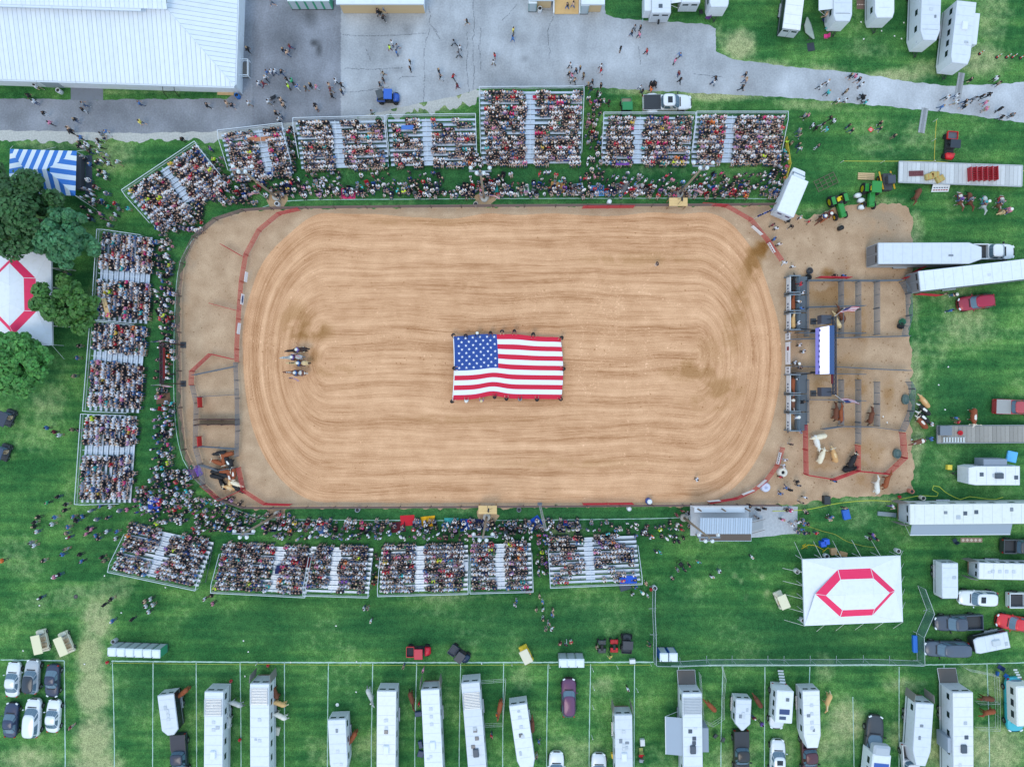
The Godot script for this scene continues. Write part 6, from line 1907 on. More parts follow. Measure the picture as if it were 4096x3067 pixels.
	for e in [[1220, 1282], [1296, 1490], [1506, 1572]]:
		var a := wq(3, 1, 148, e[0])
		var b := wq(3, 1, 148, e[1])
		var pn := thing("chute_sign", ["short white sign board below the truck side chutes", "long white sign board with a dark red mark between the chute blocks", "short white sign board above the announcer side chutes"][k], "sign", Vector3(a.x, 0, (a.z + b.z) / 2))
		pbox(pn, "board", Vector3(0, 1.0, 0), Vector3(0.05, 1.5, b.z - a.z - 0.06), M(C(216, 217, 220), 0.6))
		for s in [-0.5, 0.5]: pbox(pn, "post", Vector3(0.1, 0.95, s * (b.z - a.z - 0.1)), Vector3(0.1, 1.9, 0.1), M(C(120, 128, 134), 0.5, 0.4))
		if k == 1:
			pbox(pn, "mark", Vector3(-0.035, 1.1, -0.62), Vector3(0.012, 0.7, 0.5), M(C(120, 34, 44), 0.6))
			for i in 5: pbox(pn, "print", Vector3(-0.035, 1.0, 0.0 + i * 0.26), Vector3(0.012, 0.14, 0.16), M(C(60, 62, 70), 0.6))
		else:
			for i in 4: pbox(pn, "print", Vector3(-0.035, 0.85 + 0.4 * (i % 2), -0.25 + (i / 2) * 0.4), Vector3(0.012, 0.22, 0.26), M(C(60, 64, 76), 0.6))
		k += 1
	# video screen and gantry behind the chutes
	var s0 := wq(3, 1, 410, 1172, 2.4)
	var s1 := wq(3, 1, 410, 1574, 2.4)
	var sc := thing("video_screen", "large bright video screen on legs between the corrals", "screen", Vector3(s0.x, 0, (s0.z + s1.z) / 2), 0.0)
	var sl := s1.z - s0.z
	pbox(sc, "cabinet", Vector3(0.35, 4.4, 0), Vector3(0.6, 4.1, sl), M(C(44, 74, 120), 0.5))
	var em := StandardMaterial3D.new()
	em.albedo_color = C(30, 30, 34)
	em.emission_enabled = true
	em.emission = C(214, 222, 255)
	em.emission_energy_multiplier = 1.15
	pbox(sc, "screen_face", Vector3(0.03, 5.05, 0), Vector3(0.03, 2.7, sl - 0.1), em)
	var em2 := em.duplicate() as StandardMaterial3D
	em2.emission = C(110, 112, 190)
	em2.emission_energy_multiplier = 0.8
	pbox(sc, "screen_picture", Vector3(0.03, 3.05, 0), Vector3(0.03, 1.25, sl - 0.1), em2)
	for i in 9: pbox(sc, "screen_pixels", Vector3(0.0, 3.5 + rng.randf() * 0.3, -sl / 2 + 0.4 + i * (sl - 0.7) / 8.0), Vector3(0.03, 0.4, 0.3), M(C(60, 66, 130), 0.5))
	for s in [-1, 1]:
		pbox(sc, "leg", Vector3(0.5, 1.2, s * (sl / 2 - 0.3)), Vector3(0.25, 2.4, 0.25), M(C(34, 36, 40), 0.6))
		st = ST(); bar(st, Vector3(0.5, 2.6, s * (sl / 2 - 0.3)), Vector3(-2.8, 0.05, s * (sl / 2 + 0.2)), 0.07, 4); part(sc, "brace", done(st), M(C(34, 36, 40), 0.6))
	var al := AreaLight3D.new()
	al.name = "screen_light"
	sc.add_child(al)
	al.position = Vector3(-0.1, 4.6, 0)
	al.rotation.y = PI / 2
	al.area_size = Vector2(sl, 3.8)
	al.light_color = Color(0.85, 0.88, 1.0)
	al.light_energy = 0.15
	al.shadow_enabled = true
	var g0 := wq(3, 1, 575, 1072, 6.2)
	var g1 := wq(3, 2, 575, 92, 6.2)
	gantry("dark truss gantry with flags beside the video screen", g0, g1, 6.2, C(44, 52, 66), C(112, 24, 44), true)
	gantry("dark red truss gantry with two flags in front of the stands by the pens", wq(0, 1, 1392, 1290, 5.8), wq(0, 1, 1392, 1660, 5.8), 5.8, C(58, 34, 44), C(120, 20, 34), false)

func gantry(label: String, a: Vector3, b: Vector3, h: float, c: Color, c2: Color, speakers: bool) -> void:
	var mid := (a + b) / 2
	var o := thing("truss_gantry", label, "gantry", Vector3(mid.x, 0, mid.z))
	var L := b.z - a.z
	var m := M(c, 0.5, 0.3)
	for e in [[-0.16, -0.16], [0.16, -0.16], [-0.16, 0.16], [0.16, 0.16]]:
		var st := ST(); bar(st, Vector3(e[0], h + e[1], -L / 2), Vector3(e[0], h + e[1], L / 2), 0.06, 5); part(o, "chord", done(st), m)
	var n := int(L / 0.5)
	for i in n:
		var z := -L / 2 + L * i / n
		var st := ST()
		bar(st, Vector3(-0.16, h + 0.16, z), Vector3(0.16, h + 0.16, z + L / n), 0.03, 4); bar(st, Vector3(-0.16, h - 0.16, z), Vector3(-0.16, h + 0.16, z + L / n), 0.03, 4)
		part(o, "lacing", done(st), m)
	pbox(o, "sign_board", Vector3(-0.24 if mid.x > 0 else 0.24, h - 0.1, 0), Vector3(0.04, 0.5, L * 0.72), M(c2, 0.6))
	for s in [-1, 1]:
		for e in [-0.16, 0.16]:
			var st := ST(); bar(st, Vector3(e, 0, s * (L / 2 - 0.1)), Vector3(e, h, s * (L / 2 - 0.1)), 0.06, 5); part(o, "leg", done(st), m)
		pbox(o, "base_plate", Vector3(0, 0.03, s * (L / 2 - 0.1)), Vector3(0.8, 0.06, 0.8), M(C(60, 62, 66), 0.6))
		small_flag(("flag at the truck side end of the " if s < 0 else "flag at the announcer side end of the ") + ("gantry by the screen" if speakers else "dark red gantry"), Vector3(mid.x, h + 0.2, mid.z + s * (L / 2)), Vector3(0.5 if speakers else -0.4, 1.7, s * 0.9 if speakers else 0.1), Vector3(1, 0, 0.1 * s), 1.9, 1.15)
		if speakers:
			var sp := thing("speaker_stack", "dark loudspeaker stack hung at the %s end of the gantry" % ("truck side" if s < 0 else "announcer side"), "loudspeaker", Vector3(mid.x - 0.9, h - 1.35, mid.z + s * (L / 2 - 0.35)))
			for i in 2:
				var st := ST(); cbox(st, Vector3(0, 0.3 + i * 0.62, 0), Vector3(1.3, 0.6, 1.1), 0.05); part(sp, "cabinet", done(st), M(C(58, 62, 74), 0.6))
			var st := ST(); bar(st, Vector3(0, 1.2, 0), Vector3(0.9, 1.5, 0), 0.04, 4); part(sp, "bracket", done(st), M(C(40, 42, 48), 0.5))

# ---------------------------------------------------------------- placement of vehicles
func build_vehicles() -> void:
	var up := Vector2(0.06, -1)
	var dn := Vector2(0.02, 1)
	var park := "cars parked in two rows on the grass"
	car("parked_car", "white sedan beside the silver car with dark roof", "car", wq(0, 3, 108, 905, 0.7), up, "sedan", C(214, 218, 222), 4.6, 1.82, park)
	car("parked_car", "silver hatchback with dark glass roof between white and navy cars", "car", wq(0, 3, 272, 880, 0.8), up, "suv", C(168, 174, 180), 4.5, 1.85, park, {"roof": C(44, 54, 66)})
	car("parked_car", "dark navy sedan with its tail towards the golf carts", "car", wq(0, 3, 448, 915, 0.7), Vector2(-0.06, 1), "sedan", C(30, 44, 72), 4.3, 1.8, park)
	car("parked_car", "navy sedan next to the white minivan", "car", wq(0, 3, 90, 1255, 0.7), up, "sedan", C(32, 48, 80), 4.6, 1.82, park)
	car("parked_car", "white minivan between the navy sedan and small white car", "car", wq(0, 3, 275, 1240, 0.9), up, "van", C(218, 222, 226), 5.1, 1.98, park)
	car("parked_car", "small white sedan with red tail light by the worn track", "car", wq(0, 3, 455, 1220, 0.7), up, "sedan", C(220, 224, 228), 4.3, 1.78, park)
	car("parked_car", "purple sport utility car alone between two chalk lines", "car", wq(2, 3, 490, 1060, 0.8), Vector2(0, -1), "suv", C(92, 44, 84), 5.1, 1.92, "")
	car("parked_car", "white pickup nose showing below the purple car", "car", wq(2, 3, 382, 1690, 0.8), Vector2(0.02, -1), "suv", C(216, 220, 224), 5.0, 2.0, "")
	car("parked_car", "white sport utility car with dark roof rack beside the long plain trailer", "car", wq(2, 3, 748, 1700, 0.8), Vector2(0.02, -1), "suv", C(208, 212, 216), 4.9, 2.0, "", {"roof": C(40, 44, 50)})
	car("parked_car", "white car in front of the truck camper", "car", wq(3, 3, 84, 1580, 0.8), Vector2(0.03, -1), "suv", C(212, 216, 220), 4.9, 1.92, "", {"sunroof": true})
	car("parked_car", "glossy red hatchback with its nose towards the mesh fence", "car", wq(3, 1, 1800, 950, 0.8), Vector2(-1, 0.13), "suv", C(150, 24, 52), 4.8, 1.9, "", {"roof": C(160, 30, 60)})
	car("parked_car", "white sport utility car with sunroof beside the cargo trailer", "car", wq(3, 3, 1815, 200, 0.8), Vector2(-1, -0.03), "suv", C(218, 222, 226), 5.2, 2.0, "", {"sunroof": true})
	car("parked_car", "bright red sports car at the field's edge", "car", wq(3, 3, 2130, 415, 0.6), Vector2(-1, -0.18), "sedan", C(206, 30, 42), 4.9, 1.95, "")
	car("pickup_truck", "charcoal pickup with open empty bed by the bent mesh fence", "pickup truck", wq(3, 3, 1640, 410, 0.8), Vector2(-1, 0.04), "pickup", C(58, 68, 84), 6.3, 2.0)
	car("pickup_truck", "charcoal pickup with a closed cap next to the pop-up camper", "pickup truck", wq(3, 3, 1540, 635, 0.8), Vector2(-1, 0.0), "pickup", C(70, 82, 98), 5.9, 2.0, "", {"cap": true})
	car("pickup_truck", "white pickup with loaded bed cut by the field's edge", "pickup truck", wq(3, 3, 2260, 215, 0.8), Vector2(1, 0), "pickup", C(212, 216, 220), 5.8, 2.0)
	car("pickup_truck", "white dually pickup with black bed cover on the grass verge", "pickup truck", wq(2, 0, 1340, 885, 0.9), Vector2(1, -0.02), "pickup", C(216, 220, 224), 6.4, 2.05, "", {"cover": C(40, 44, 50), "dual": true, "sunroof": true})
	car("pickup_truck", "white pickup hitched to the long white stock trailer", "pickup truck", wq(3, 1, 1945, 515, 0.9), Vector2(1, 0), "pickup", C(216, 220, 224), 5.6, 2.05)
	car("pickup_truck", "faded red pickup with grey bed at the grass edge", "pickup truck", wq(3, 2, 2130, 197, 0.8), Vector2(1, 0.03), "pickup", C(170, 60, 66), 5.4, 1.95, "", {"cover": C(150, 150, 148)})
	car("pickup_truck", "black pickup hitched to the small black sided trailer", "pickup truck", wq(0, 3, 1548, 1560, 0.8), Vector2(0.05, 1), "pickup", C(28, 38, 62), 5.9, 2.0, "", {"cover": C(36, 42, 58)})
	car("pickup_truck", "black pickup hitched to the short white horse trailer", "pickup truck", wq(2, 3, 1978, 1530, 0.8), Vector2(0.02, 1), "pickup", C(22, 24, 30), 5.9, 2.0, "", {"cover": C(38, 44, 52)})
	car("pickup_truck", "maroon pickup hitched under a white gooseneck trailer", "pickup truck", wq(3, 3, 355, 1545, 0.8), Vector2(0.05, 1), "pickup", C(74, 22, 38), 5.9, 2.0)
	car("pickup_truck", "white pickup hitched under the gooseneck with open rear door", "pickup truck", wq(3, 3, 1225, 1640, 0.8), Vector2(0.08, 1), "pickup", C(212, 214, 218), 5.8, 2.0)
	car("off_road_car", "dark grey off-road car with open load bay by the awning", "car", wq(3, 2, 2170, 1398, 0.8), Vector2(1, 0.02), "pickup", C(58, 62, 66), 4.6, 1.9)
	# big stock trailers on the corral side
	var side_d := C(120, 126, 132)
	trailer("stock_trailer", "long white roofed stock trailer hitched to a white pickup", "trailer", wq(3, 1, 955, 528, 3.6), wq(3, 1, 1850, 525, 3.6), 2.7, 3.6, {"side": C(170, 176, 182), "v": 1.6, "tip": 0.55, "windows": 14, "no_hitch": 1, "rear": C(112, 114, 118)})
	trailer("stock_trailer", "long white roofed stock trailer backed against the corral gate", "trailer", wq(3, 1, 1312, 768, 3.6), wq(3, 1, 2420, 640, 3.6), 2.55, 3.6, {"side": C(150, 156, 162), "v": 0.6, "tip": 0.8, "windows": 16, "rear": C(120, 124, 128)})
	trailer("travel_trailer", "white travel trailer with grey slide-out and roof vents", "camper", wq(3, 2, 2180, 790, 2.9), wq(3, 2, 1735, 790, 2.9), 2.45, 2.9, {"v": 0.9, "tip": 0.85, "windows": 3, "dark_vents": [-0.42, 0.25], "ac": [-0.08], "ac_color": C(70, 78, 88), "slide": [-1, -0.28, 0.18, 0.9], "slide_color": C(128, 138, 152)})
	trailer("horse_trailer", "very long white living quarters horse trailer with grey awning, rear open", "trailer", wq(3, 2, 1228, 1125, 3.3), wq(3, 2, 2420, 1115, 3.3), 2.6, 3.3, {"side": C(208, 213, 214), "roof": C(214, 217, 210), "v": 0.8, "windows": 7, "dark_vents": [-0.1, -0.02], "awning": [-1, -0.48, 0.25, 1.5], "awning_color": C(140, 152, 164), "doors": 1})
	trailer("cargo_trailer", "white enclosed cargo trailer by the white sport utility car", "trailer", wq(3, 2, 1574, 1545, 2.5), wq(3, 3, 1576, 205, 2.5), 2.1, 2.5, {"windows": 0, "v": 0.3, "tip": 0.9})
	trailer("horse_trailer", "white slant horse trailer with open rear flap at the field edge", "trailer", wq(3, 2, 1825, 1612, 2.7), wq(3, 2, 2420, 1625, 2.7), 2.1, 2.7, {"windows": 6, "vents": [-0.3, -0.2, -0.1, 0.0], "doors": 1})
	trailer("pop_up_camper", "small white pop-up camper with black panel sides", "camper", wq(3, 3, 2085, 560, 1.9), wq(3, 3, 1790, 620, 1.9), 2.1, 1.9, {"side": C(44, 48, 52), "windows": 1, "v": 0.5, "tip": 0.8, "ac": [-0.1], "ac_color": C(190, 196, 200)})
	# flatbeds
	flatbed("long flatbed trailer loaded with red gates and hay by the tape line", wq(3, 0, 1098, 1500), wq(3, 0, 2150, 1535), 2.75, C(176, 178, 182), C(196, 198, 200))
	flatbed("flatbed trailer with plank deck beside the pinto cattle", wq(3, 2, 1425, 430), wq(3, 2, 2260, 425), 2.3, C(128, 132, 136), C(152, 148, 142))
	# camping rows, nose away from the arena
	var down := func(label: String, c: int, xr: float, yr: float, xn: float, yn: float, wd: float, ht: float, opt: Dictionary, called := "horse_trailer") -> void:
		var rear := wq(c, 3, xr, yr, ht)
		if not opt.has("at_roof"): rear.z = wq(c, 3, xr, yr, 0.5).z
		trailer(called, label, "trailer", rear, wq(c, 3, xn, yn, ht), wd, ht, opt)
	down.call("small white topped horse trailer with black sides, set at a slant", 0, 1424, 1035, 1468, 1385, 2.15, 2.5, {"at_roof": 1, "side": C(30, 33, 38), "windows": 4, "vents": [-0.1, 0.0, 0.1], "v": 0.7, "no_hitch": 1})
	down.call("long white trailer with ribbed hay rack beside the grey horses", 0, 1842, 935, 1834, 1830, 2.4, 3.1, {"windows": 6, "rack": -0.34, "ac": [0.16], "vents": [-0.18, -0.1]})
	down.call("long white trailer with hay heaped at its open rear", 1, 28, 940, 30, 1830, 2.45, 3.2, {"at_roof": 1, "windows": 7, "vents": [-0.15, 0.05], "rack": -0.38, "doors": 1})
	down.call("shorter white trailer beside a white bucket lid and chestnut horse", 1, 694, 1175, 718, 1780, 2.3, 2.9, {"windows": 3, "v": 2.2, "tip": 0.5})
	down.call("white trailer with large pale roof panel and single blue skylight", 1, 1125, 930, 1120, 1840, 2.45, 3.1, {"windows": 5, "vents": [-0.2, -0.12], "ac": [0.1], "nose_panel": C(200, 206, 212), "dark_vents": [-0.08]})
	down.call("white trailer with both rear doors swung open", 1, 1500, 990, 1540, 1820, 2.35, 3.1, {"at_roof": 1, "windows": 5, "doors": 1, "vents": [-0.3, -0.22, -0.14], "ac": [0.08]})
	down.call("slanted white trailer with hay boxes and roof ladder rack", 1, 1848, 930, 1918, 1790, 2.35, 3.2, {"at_roof": 1, "windows": 4, "rack": -0.32, "dark_vents": [-0.02, 0.06, 0.14], "ac": [0.2], "ac_color": C(70, 80, 92)})
	down.call("slanted plain white trailer beside the purple car", 2, 52, 1050, 130, 1665, 2.3, 2.9, {"windows": 5, "vents": [-0.3, -0.15, 0.0], "dark_vents": [-0.02], "v": 1.0, "tip": 0.7})
	down.call("narrow plain white trailer by the yellow jug", 2, 962, 1135, 970, 1790, 2.25, 2.9, {"windows": 4, "ac": [0.12], "vents": [-0.25, -0.05, 0.0], "doors": 1})
	down.call("trailer with wide grey awning, hay rack and lowered ramp", 2, 1555, 945, 1565, 1800, 2.5, 3.2, {"windows": 4, "rack": -0.36, "ramp": 1, "dark_vents": [-0.08, 0.0, 0.05], "ac": [0.12], "ac_color": C(70, 80, 92), "awning": [-1, -0.22, 0.2, 2.1], "awning_color": C(150, 162, 176), "slide": [1, -0.1, 0.17, 0.9]})
	down.call("short white horse trailer hitched to the black pickup", 2, 2002, 1020, 1990, 1345, 2.0, 2.4, {"windows": 2, "v": 0.9, "tip": 0.1, "vents": [-0.05, 0.05], "no_hitch": 1})
	down.call("white gooseneck trailer hitched over the maroon pickup", 3, 374, 935, 388, 1495, 2.2, 2.8, {"windows": 3, "v": 1.6, "tip": 0.6, "vents": [-0.25, -0.1, 0.05, 0.15], "no_hitch": 1})
	down.call("white gooseneck trailer with dark open rear door", 3, 1357, 1110, 1322, 1650, 2.3, 3.0, {"at_roof": 1, "windows": 1, "v": 1.9, "tip": 0.5, "doors": 1, "stripe": C(90, 100, 110), "no_hitch": 1})
	down.call("tall white trailer with ramp down and straw, beside the bay horses", 3, 1685, 930, 1692, 1820, 2.6, 3.5, {"windows": 5, "ramp": 1, "ac": [0.1], "ac_color": C(70, 80, 92), "dark_vents": [-0.02], "slide": [-1, 0.0, 0.16, 0.5], "slide_color": C(150, 160, 172)})
	# motorhomes: truck camper, truck-nosed motorhome, turquoise motorhome
	var tc := car("truck_camper", "white truck camper with solar panel on a pickup", "camper", wq(3, 3, 100, 1150, 1.5), Vector2(-0.06, 1), "pickup", C(206, 210, 214), 6.0, 2.0)
	var st := ST(); cbox(st, Vector3(0, 2.2, -0.9), Vector3(2.2, 2.0, 4.2), 0.12); part(tc, "camper_body", done(st), M(C(216, 221, 226), 0.45, 0, 0.5))
	pbox(tc, "solar_panel", Vector3(0, 3.23, -0.3), Vector3(1.3, 0.04, 0.65), M(C(52, 68, 110), 0.2))
	pbox(tc, "solar_panel", Vector3(-0.2, 3.23, 0.5), Vector3(0.85, 0.04, 0.4), M(C(60, 74, 100), 0.2))
	pbox(tc, "roof_hatch", Vector3(0.3, 3.25, -1.9), Vector3(0.4, 0.08, 0.4), M(C(96, 104, 112), 0.4))
	for i in 3: pbox(tc, "window", Vector3(-1.11, 2.3, -2.2 + i * 1.2), Vector3(0.03, 0.5, 0.7), M(C(34, 40, 48), 0.15))
	for i in 5: pbox(tc, "step", Vector3(0.35, 1.2 - i * 0.22, -3.3 - i * 0.28), Vector3(0.75, 0.05, 0.24), M(C(196, 200, 204), 0.5))
	var mh := car("motorhome", "long motorhome with truck nose and blue roof panels", "motorhome", wq(3, 3, 915, 1530, 1.2), Vector2(0.1, -1), "pickup", C(50, 54, 60), 9.5, 2.3, "", {"cap": true})
	st = ST(); cbox(st, Vector3(0, 1.95, -2.4), Vector3(2.4, 2.6, 6.2), 0.12); part(mh, "coach_body", done(st), M(C(214, 219, 224), 0.45, 0, 0.5))
	st = ST(); cbox(st, Vector3(0, 2.75, 1.1), Vector3(2.2, 1.0, 1.4), 0.25); part(mh, "cab_over", done(st), M(C(168, 176, 184), 0.45))
	for z in [-0.7, -1.5, -3.1, -4.6]: pbox(mh, "solar_panel", Vector3(0, 3.28, z), Vector3(1.9, 0.05, 0.62), M(C(48, 84, 158), 0.25))
	st = ST(); cbox(st, Vector3(0.1, 3.4, -2.2), Vector3(0.8, 0.3, 0.9), 0.1); part(mh, "air_conditioner", done(st), M(C(74, 84, 96), 0.5))
	for i in 4: pbox(mh, "window", Vector3(1.21, 2.3, -4.4 + i * 1.3), Vector3(0.03, 0.55, 0.8), M(C(34, 40, 48), 0.15))
	var tq := car("motorhome", "turquoise and white motorhome with rear deck by the blue chairs", "motorhome", wq(3, 3, 2150, 1130, 1.2), Vector2(0.03, 1), "van", C(46, 170, 186), 7.2, 2.35)
	st = ST(); cbox(st, Vector3(0, 2.0, -0.7), Vector3(2.4, 1.9, 5.2), 0.15); part(tq, "coach_body", done(st), M(C(222, 224, 220), 0.5, 0, 0.4))
	for i in 3: pbox(tq, "window", Vector3(-1.21, 2.1, -2.4 + i * 1.5), Vector3(0.03, 0.55, 0.85), M(C(40, 46, 54), 0.15))
	for i in 4: pbox(tq, "ladder_step", Vector3(0.4, 1.3 - i * 0.25, -3.8 - i * 0.22), Vector3(0.5, 0.05, 0.2), M(C(214, 216, 214), 0.5))
	# campers at the far side of the lane
	var fr := func(label: String, c: int, xr: float, yr: float, xn: float, yn: float, wd: float, ht: float, opt: Dictionary) -> void:
		trailer("travel_trailer", label, "camper", wq(c, 0, xr, yr, ht), wq(c, 0, xn, yn, ht), wd, ht, opt)
	fr.call("white travel trailer with spare wheel towards the lane", 2, 1290, 110, 1290, -480, 2.45, 2.9, {"windows": 3, "spare": 1, "dark_vents": [-0.4], "slide": [1, -0.45, -0.2, 0.9], "slide_color": C(206, 212, 218)})
	fr.call("white camper under an awning by the red folding chair", 2, 1545, 20, 1545, -480, 2.4, 2.8, {"windows": 3, "awning": [1, -0.48, 0.1, 1.6], "awning_color": C(214, 220, 226)})
	fr.call("white camper with curved front end by the lane", 2, 1788, -480, 1790, 58, 2.45, 2.9, {"windows": 3, "v": 0.5, "tip": 0.85})
	fr.call("camper with black front panel and pale outline", 3, 655, -520, 648, 180, 2.4, 3.2, {"windows": 4, "v": 0.8, "tip": 0.75, "nose_panel": C(24, 27, 32), "awning": [-1, 0.0, 0.34, 1.6], "awning_color": C(206, 212, 218)})
	fr.call("plain white camper between the black fronted one and the tall pair", 3, 1010, -480, 1010, 150, 2.5, 3.2, {"windows": 4, "v": 0.7, "tip": 0.8})
	fr.call("tall white fifth wheel with grey cover on its nose", 3, 1430, -420, 1400, 345, 2.5, 3.8, {"windows": 5, "v": 1.2, "tip": 0.65, "vents": [0.0, 0.15], "nose_panel": C(150, 158, 172)})
	fr.call("tall white fifth wheel with wide slide-out beside orange markers", 3, 1720, 8, 1660, 545, 2.5, 3.8, {"windows": 5, "v": 0.9, "tip": 0.8, "ac": [-0.1], "slide": [1, -0.35, 0.15, 0.8], "slide_color": C(208, 214, 220)})
	trailer("stock_trailer", "white topped trailer in a dark steel frame with dark rear", "trailer", wq(3, 0, 205, 250, 2.7), wq(3, 0, 290, -420, 2.7), 2.3, 2.7, {"side": C(40, 44, 48), "windows": 0, "roof": C(222, 222, 222), "no_hitch": 1, "nose_panel": C(200, 200, 200)})
	# white box truck at the bearers' gate
	var bt := thing("box_truck", "white box truck with printed rear doors at the arena gate", "truck", (wq(3, 0, 215, 1650, 2.0)) * Vector3(1, 0, 1), atan2(0.42, -1.0))
	st = ST(); cbox(st, Vector3(0, 1.75, -0.9), Vector3(2.35, 2.5, 5.0), 0.08); part(bt, "cargo_box", done(st), M(C(218, 222, 226), 0.45, 0, 0.5))
	st = ST(); loft(st, [car_ring(1.6, 1.0, 0.4, 1.3, 1.3), car_ring(2.7, 1.0, 0.4, 1.25, 1.3), car_ring(3.4, 0.85, 0.4, 1.0, 1.05)]); part(bt, "cab", done(st), M(C(216, 220, 224), 0.35))
	st = ST(); slab(st, Vector3(-0.85, 1.3, 2.75), Vector3(0.85, 1.3, 2.75), Vector3(0.75, 2.1, 2.2), Vector3(-0.75, 2.1, 2.2), 0.03); part(bt, "windshield", done(st), glass_mat())
	pbox(bt, "cab_roof", Vector3(0, 2.12, 1.85), Vector3(1.6, 0.06, 0.8), M(C(216, 220, 224), 0.35))
	for s in [-1, 1]:
		wheel(bt, Vector3(s * 0.95, 0.4, 2.6), 0.4, 0.24); wheel(bt, Vector3(s * 0.95, 0.4, -1.8), 0.4, 0.3)
		pbox(bt, "rear_door", Vector3(s * 0.55, 1.75, -3.43), Vector3(1.05, 2.3, 0.05), M(C(196, 204, 214), 0.45))
		pbox(bt, "door_window", Vector3(s * 0.55, 2.3, -3.47), Vector3(0.6, 0.4, 0.02), M(C(60, 50, 96), 0.3))
	# small vehicles
	golf_cart("beige four seat golf cart on the worn grass", wq(0, 3, 352, 575, 0.9), Vector2(-0.22, -1), C(212, 206, 172), 2)
	golf_cart("beige golf cart turned beside the other on the worn grass", wq(0, 3, 556, 590, 0.9), Vector2(-0.42, -1), C(212, 206, 172), 2)
	golf_cart("beige golf cart next to the red ringed tent", wq(3, 3, 118, 222, 0.9), Vector2(0.42, 1), C(212, 206, 176), 1)
	golf_cart("pale topped yellow golf cart on the chalk line", wq(2, 3, 122, 690, 0.9), Vector2(0.5, 1), C(206, 200, 178), 1, C(206, 176, 40))
	golf_cart("dark roofed golf cart by the bright green tree", wq(0, 2, 58, 292, 0.9), Vector2(0.42, -1), C(44, 54, 72), 1, C(40, 44, 52))
	golf_cart("dark roofed golf cart half cut by the lawn's edge", wq(0, 2, 22, 590, 0.9), Vector2(0.35, -1), C(48, 66, 92), 1, C(40, 44, 52))
	utv("maroon and red utility vehicle by the chalk line", wq(1, 3, 1402, 660, 0.8), Vector2(1, 0), C(196, 24, 50), C(178, 18, 56), C(34, 36, 46), 3.2)
	utv("dark utility vehicle turned aslant across the chalk line", wq(1, 3, 1755, 685, 0.8), Vector2(0.85, 0.6), C(30, 50, 76), C(38, 48, 62), C(70, 74, 84), 3.0)
	utv("dark roofed utility vehicle beside the red quad bike", wq(2, 3, 990, 590, 0.8), Vector2(0.05, -1), C(40, 44, 50), C(46, 52, 62), C(60, 64, 72), 2.5)
	utv("red fronted utility vehicle with black roof by the tape line", wq(3, 0, 1580, 1255, 0.8), Vector2(-0.08, 1), C(206, 36, 44), C(36, 44, 54), C(90, 94, 104), 3.6)
	utv("green utility cart with open load box behind the stand", wq(2, 0, 985, 935, 0.7), Vector2(0.02, 1), C(30, 120, 66), C(34, 126, 72), C(150, 140, 124), 2.6)
	utv("blue and white work cart with pallets driven by a person in lime", wq(1, 0, 1142, 840, 0.7), Vector2(1, 0.02), C(40, 84, 170), C(42, 90, 178), C(64, 70, 74), 2.9)
	atv("dark grey quad bike next to the red one", wq(2, 3, 775, 612, 0.5), Vector2(0, -1), C(64, 74, 78))
	atv("red quad bike between the grey one and a dark utility vehicle", wq(2, 3, 880, 606, 0.5), Vector2(0, -1), C(196, 20, 36))
	tractor("green tractor with yellow wheels and no cab", wq(3, 1, 615, 115, 0.9), Vector2(0.28, 1), false)
	tractor("green tractor with loader and weights in front", wq(3, 1, 890, 20, 1.0), Vector2(-0.05, 1), true)
	var sk := thing("skid_steer", "yellow and black skid steer loader behind the green tractor", "loader", wq(3, 0, 1020, 1575, 0.8) * Vector3(1, 0, 1), 0.05)
	st = ST(); cbox(st, Vector3(0, 0.9, 0), Vector3(1.2, 0.9, 2.2), 0.08); part(sk, "body", done(st), M(C(56, 58, 62), 0.6))
	st = ST(); cbox(st, Vector3(0.1, 1.75, -0.1), Vector3(1.0, 0.9, 1.1), 0.08); part(sk, "cab", done(st), M(C(60, 66, 78), 0.4))
	for s in [-1, 1]:
		st = ST(); bar(st, Vector3(s * 0.75, 1.5, 1.0), Vector3(s * 0.75, 0.7, -1.5), 0.11, 4); part(sk, "lift_arm", done(st), M(C(212, 164, 40), 0.45))
		wheel(sk, Vector3(s * 0.72, 0.42, 0.6), 0.42, 0.3, C(212, 164, 40)); wheel(sk, Vector3(s * 0.72, 0.42, -0.6), 0.42, 0.3, C(212, 164, 40))
	for e in [[780, 28], [808, 70], [812, 130]]:
		var wt := thing("white_roller", "white rounded weight tub beside the green tractor", "tub", wq(3, 1, e[0], e[1], 0.5) * Vector3(1, 0, 1), 0.1, "white tubs by the green tractor")
		st = ST(true); ell(st, Vector3(0, 0.45, 0), Vector3(0.5, 0.42, 0.34), 12, 6); part(wt, "tub", done(st), M(C(218, 222, 224), 0.5)); pbox(wt, "skid", Vector3(0, 0.04, 0), Vector3(0.8, 0.08, 0.4), M(C(120, 124, 126), 0.7))
	# toilets
	for i in 6: toilet("white roofed portable toilet in the row of six", wq(0, 3, 1000 + i * 75.5, 640 + i * 3, 1.1), Vector2(0.02, -1), C(150, 160, 166) if i < 5 else C(60, 150, 112), "row of six portable toilets")
	for i in 3: toilet("white roofed portable toilet in the row of three on the chalk line", wq(2, 3, 437 + i * 72, 735, 1.1), Vector2(0.0, -1), C(150, 168, 164), "row of three portable toilets")
	for i in 2: toilet("blue portable toilet in the pair inside the mesh fence", wq(2, 3, 1298 + i * 80, 685, 1.1), Vector2(0.0, -1), C(46, 96, 170), "pair of blue portable toilets")
	for i in 5: toilet("green and white portable toilet in the row at the yard's far side", wq(1, 0, 325 + i * 72, 10, 1.1), Vector2(0.0, 1), C(72, 160, 124), "row of five portable toilets by the yard")
	toilet("single grey portable toilet beside the ramp's bins", wq(2, 0, 178, 30, 1.1), Vector2(0, 1), C(140, 170, 172), "")
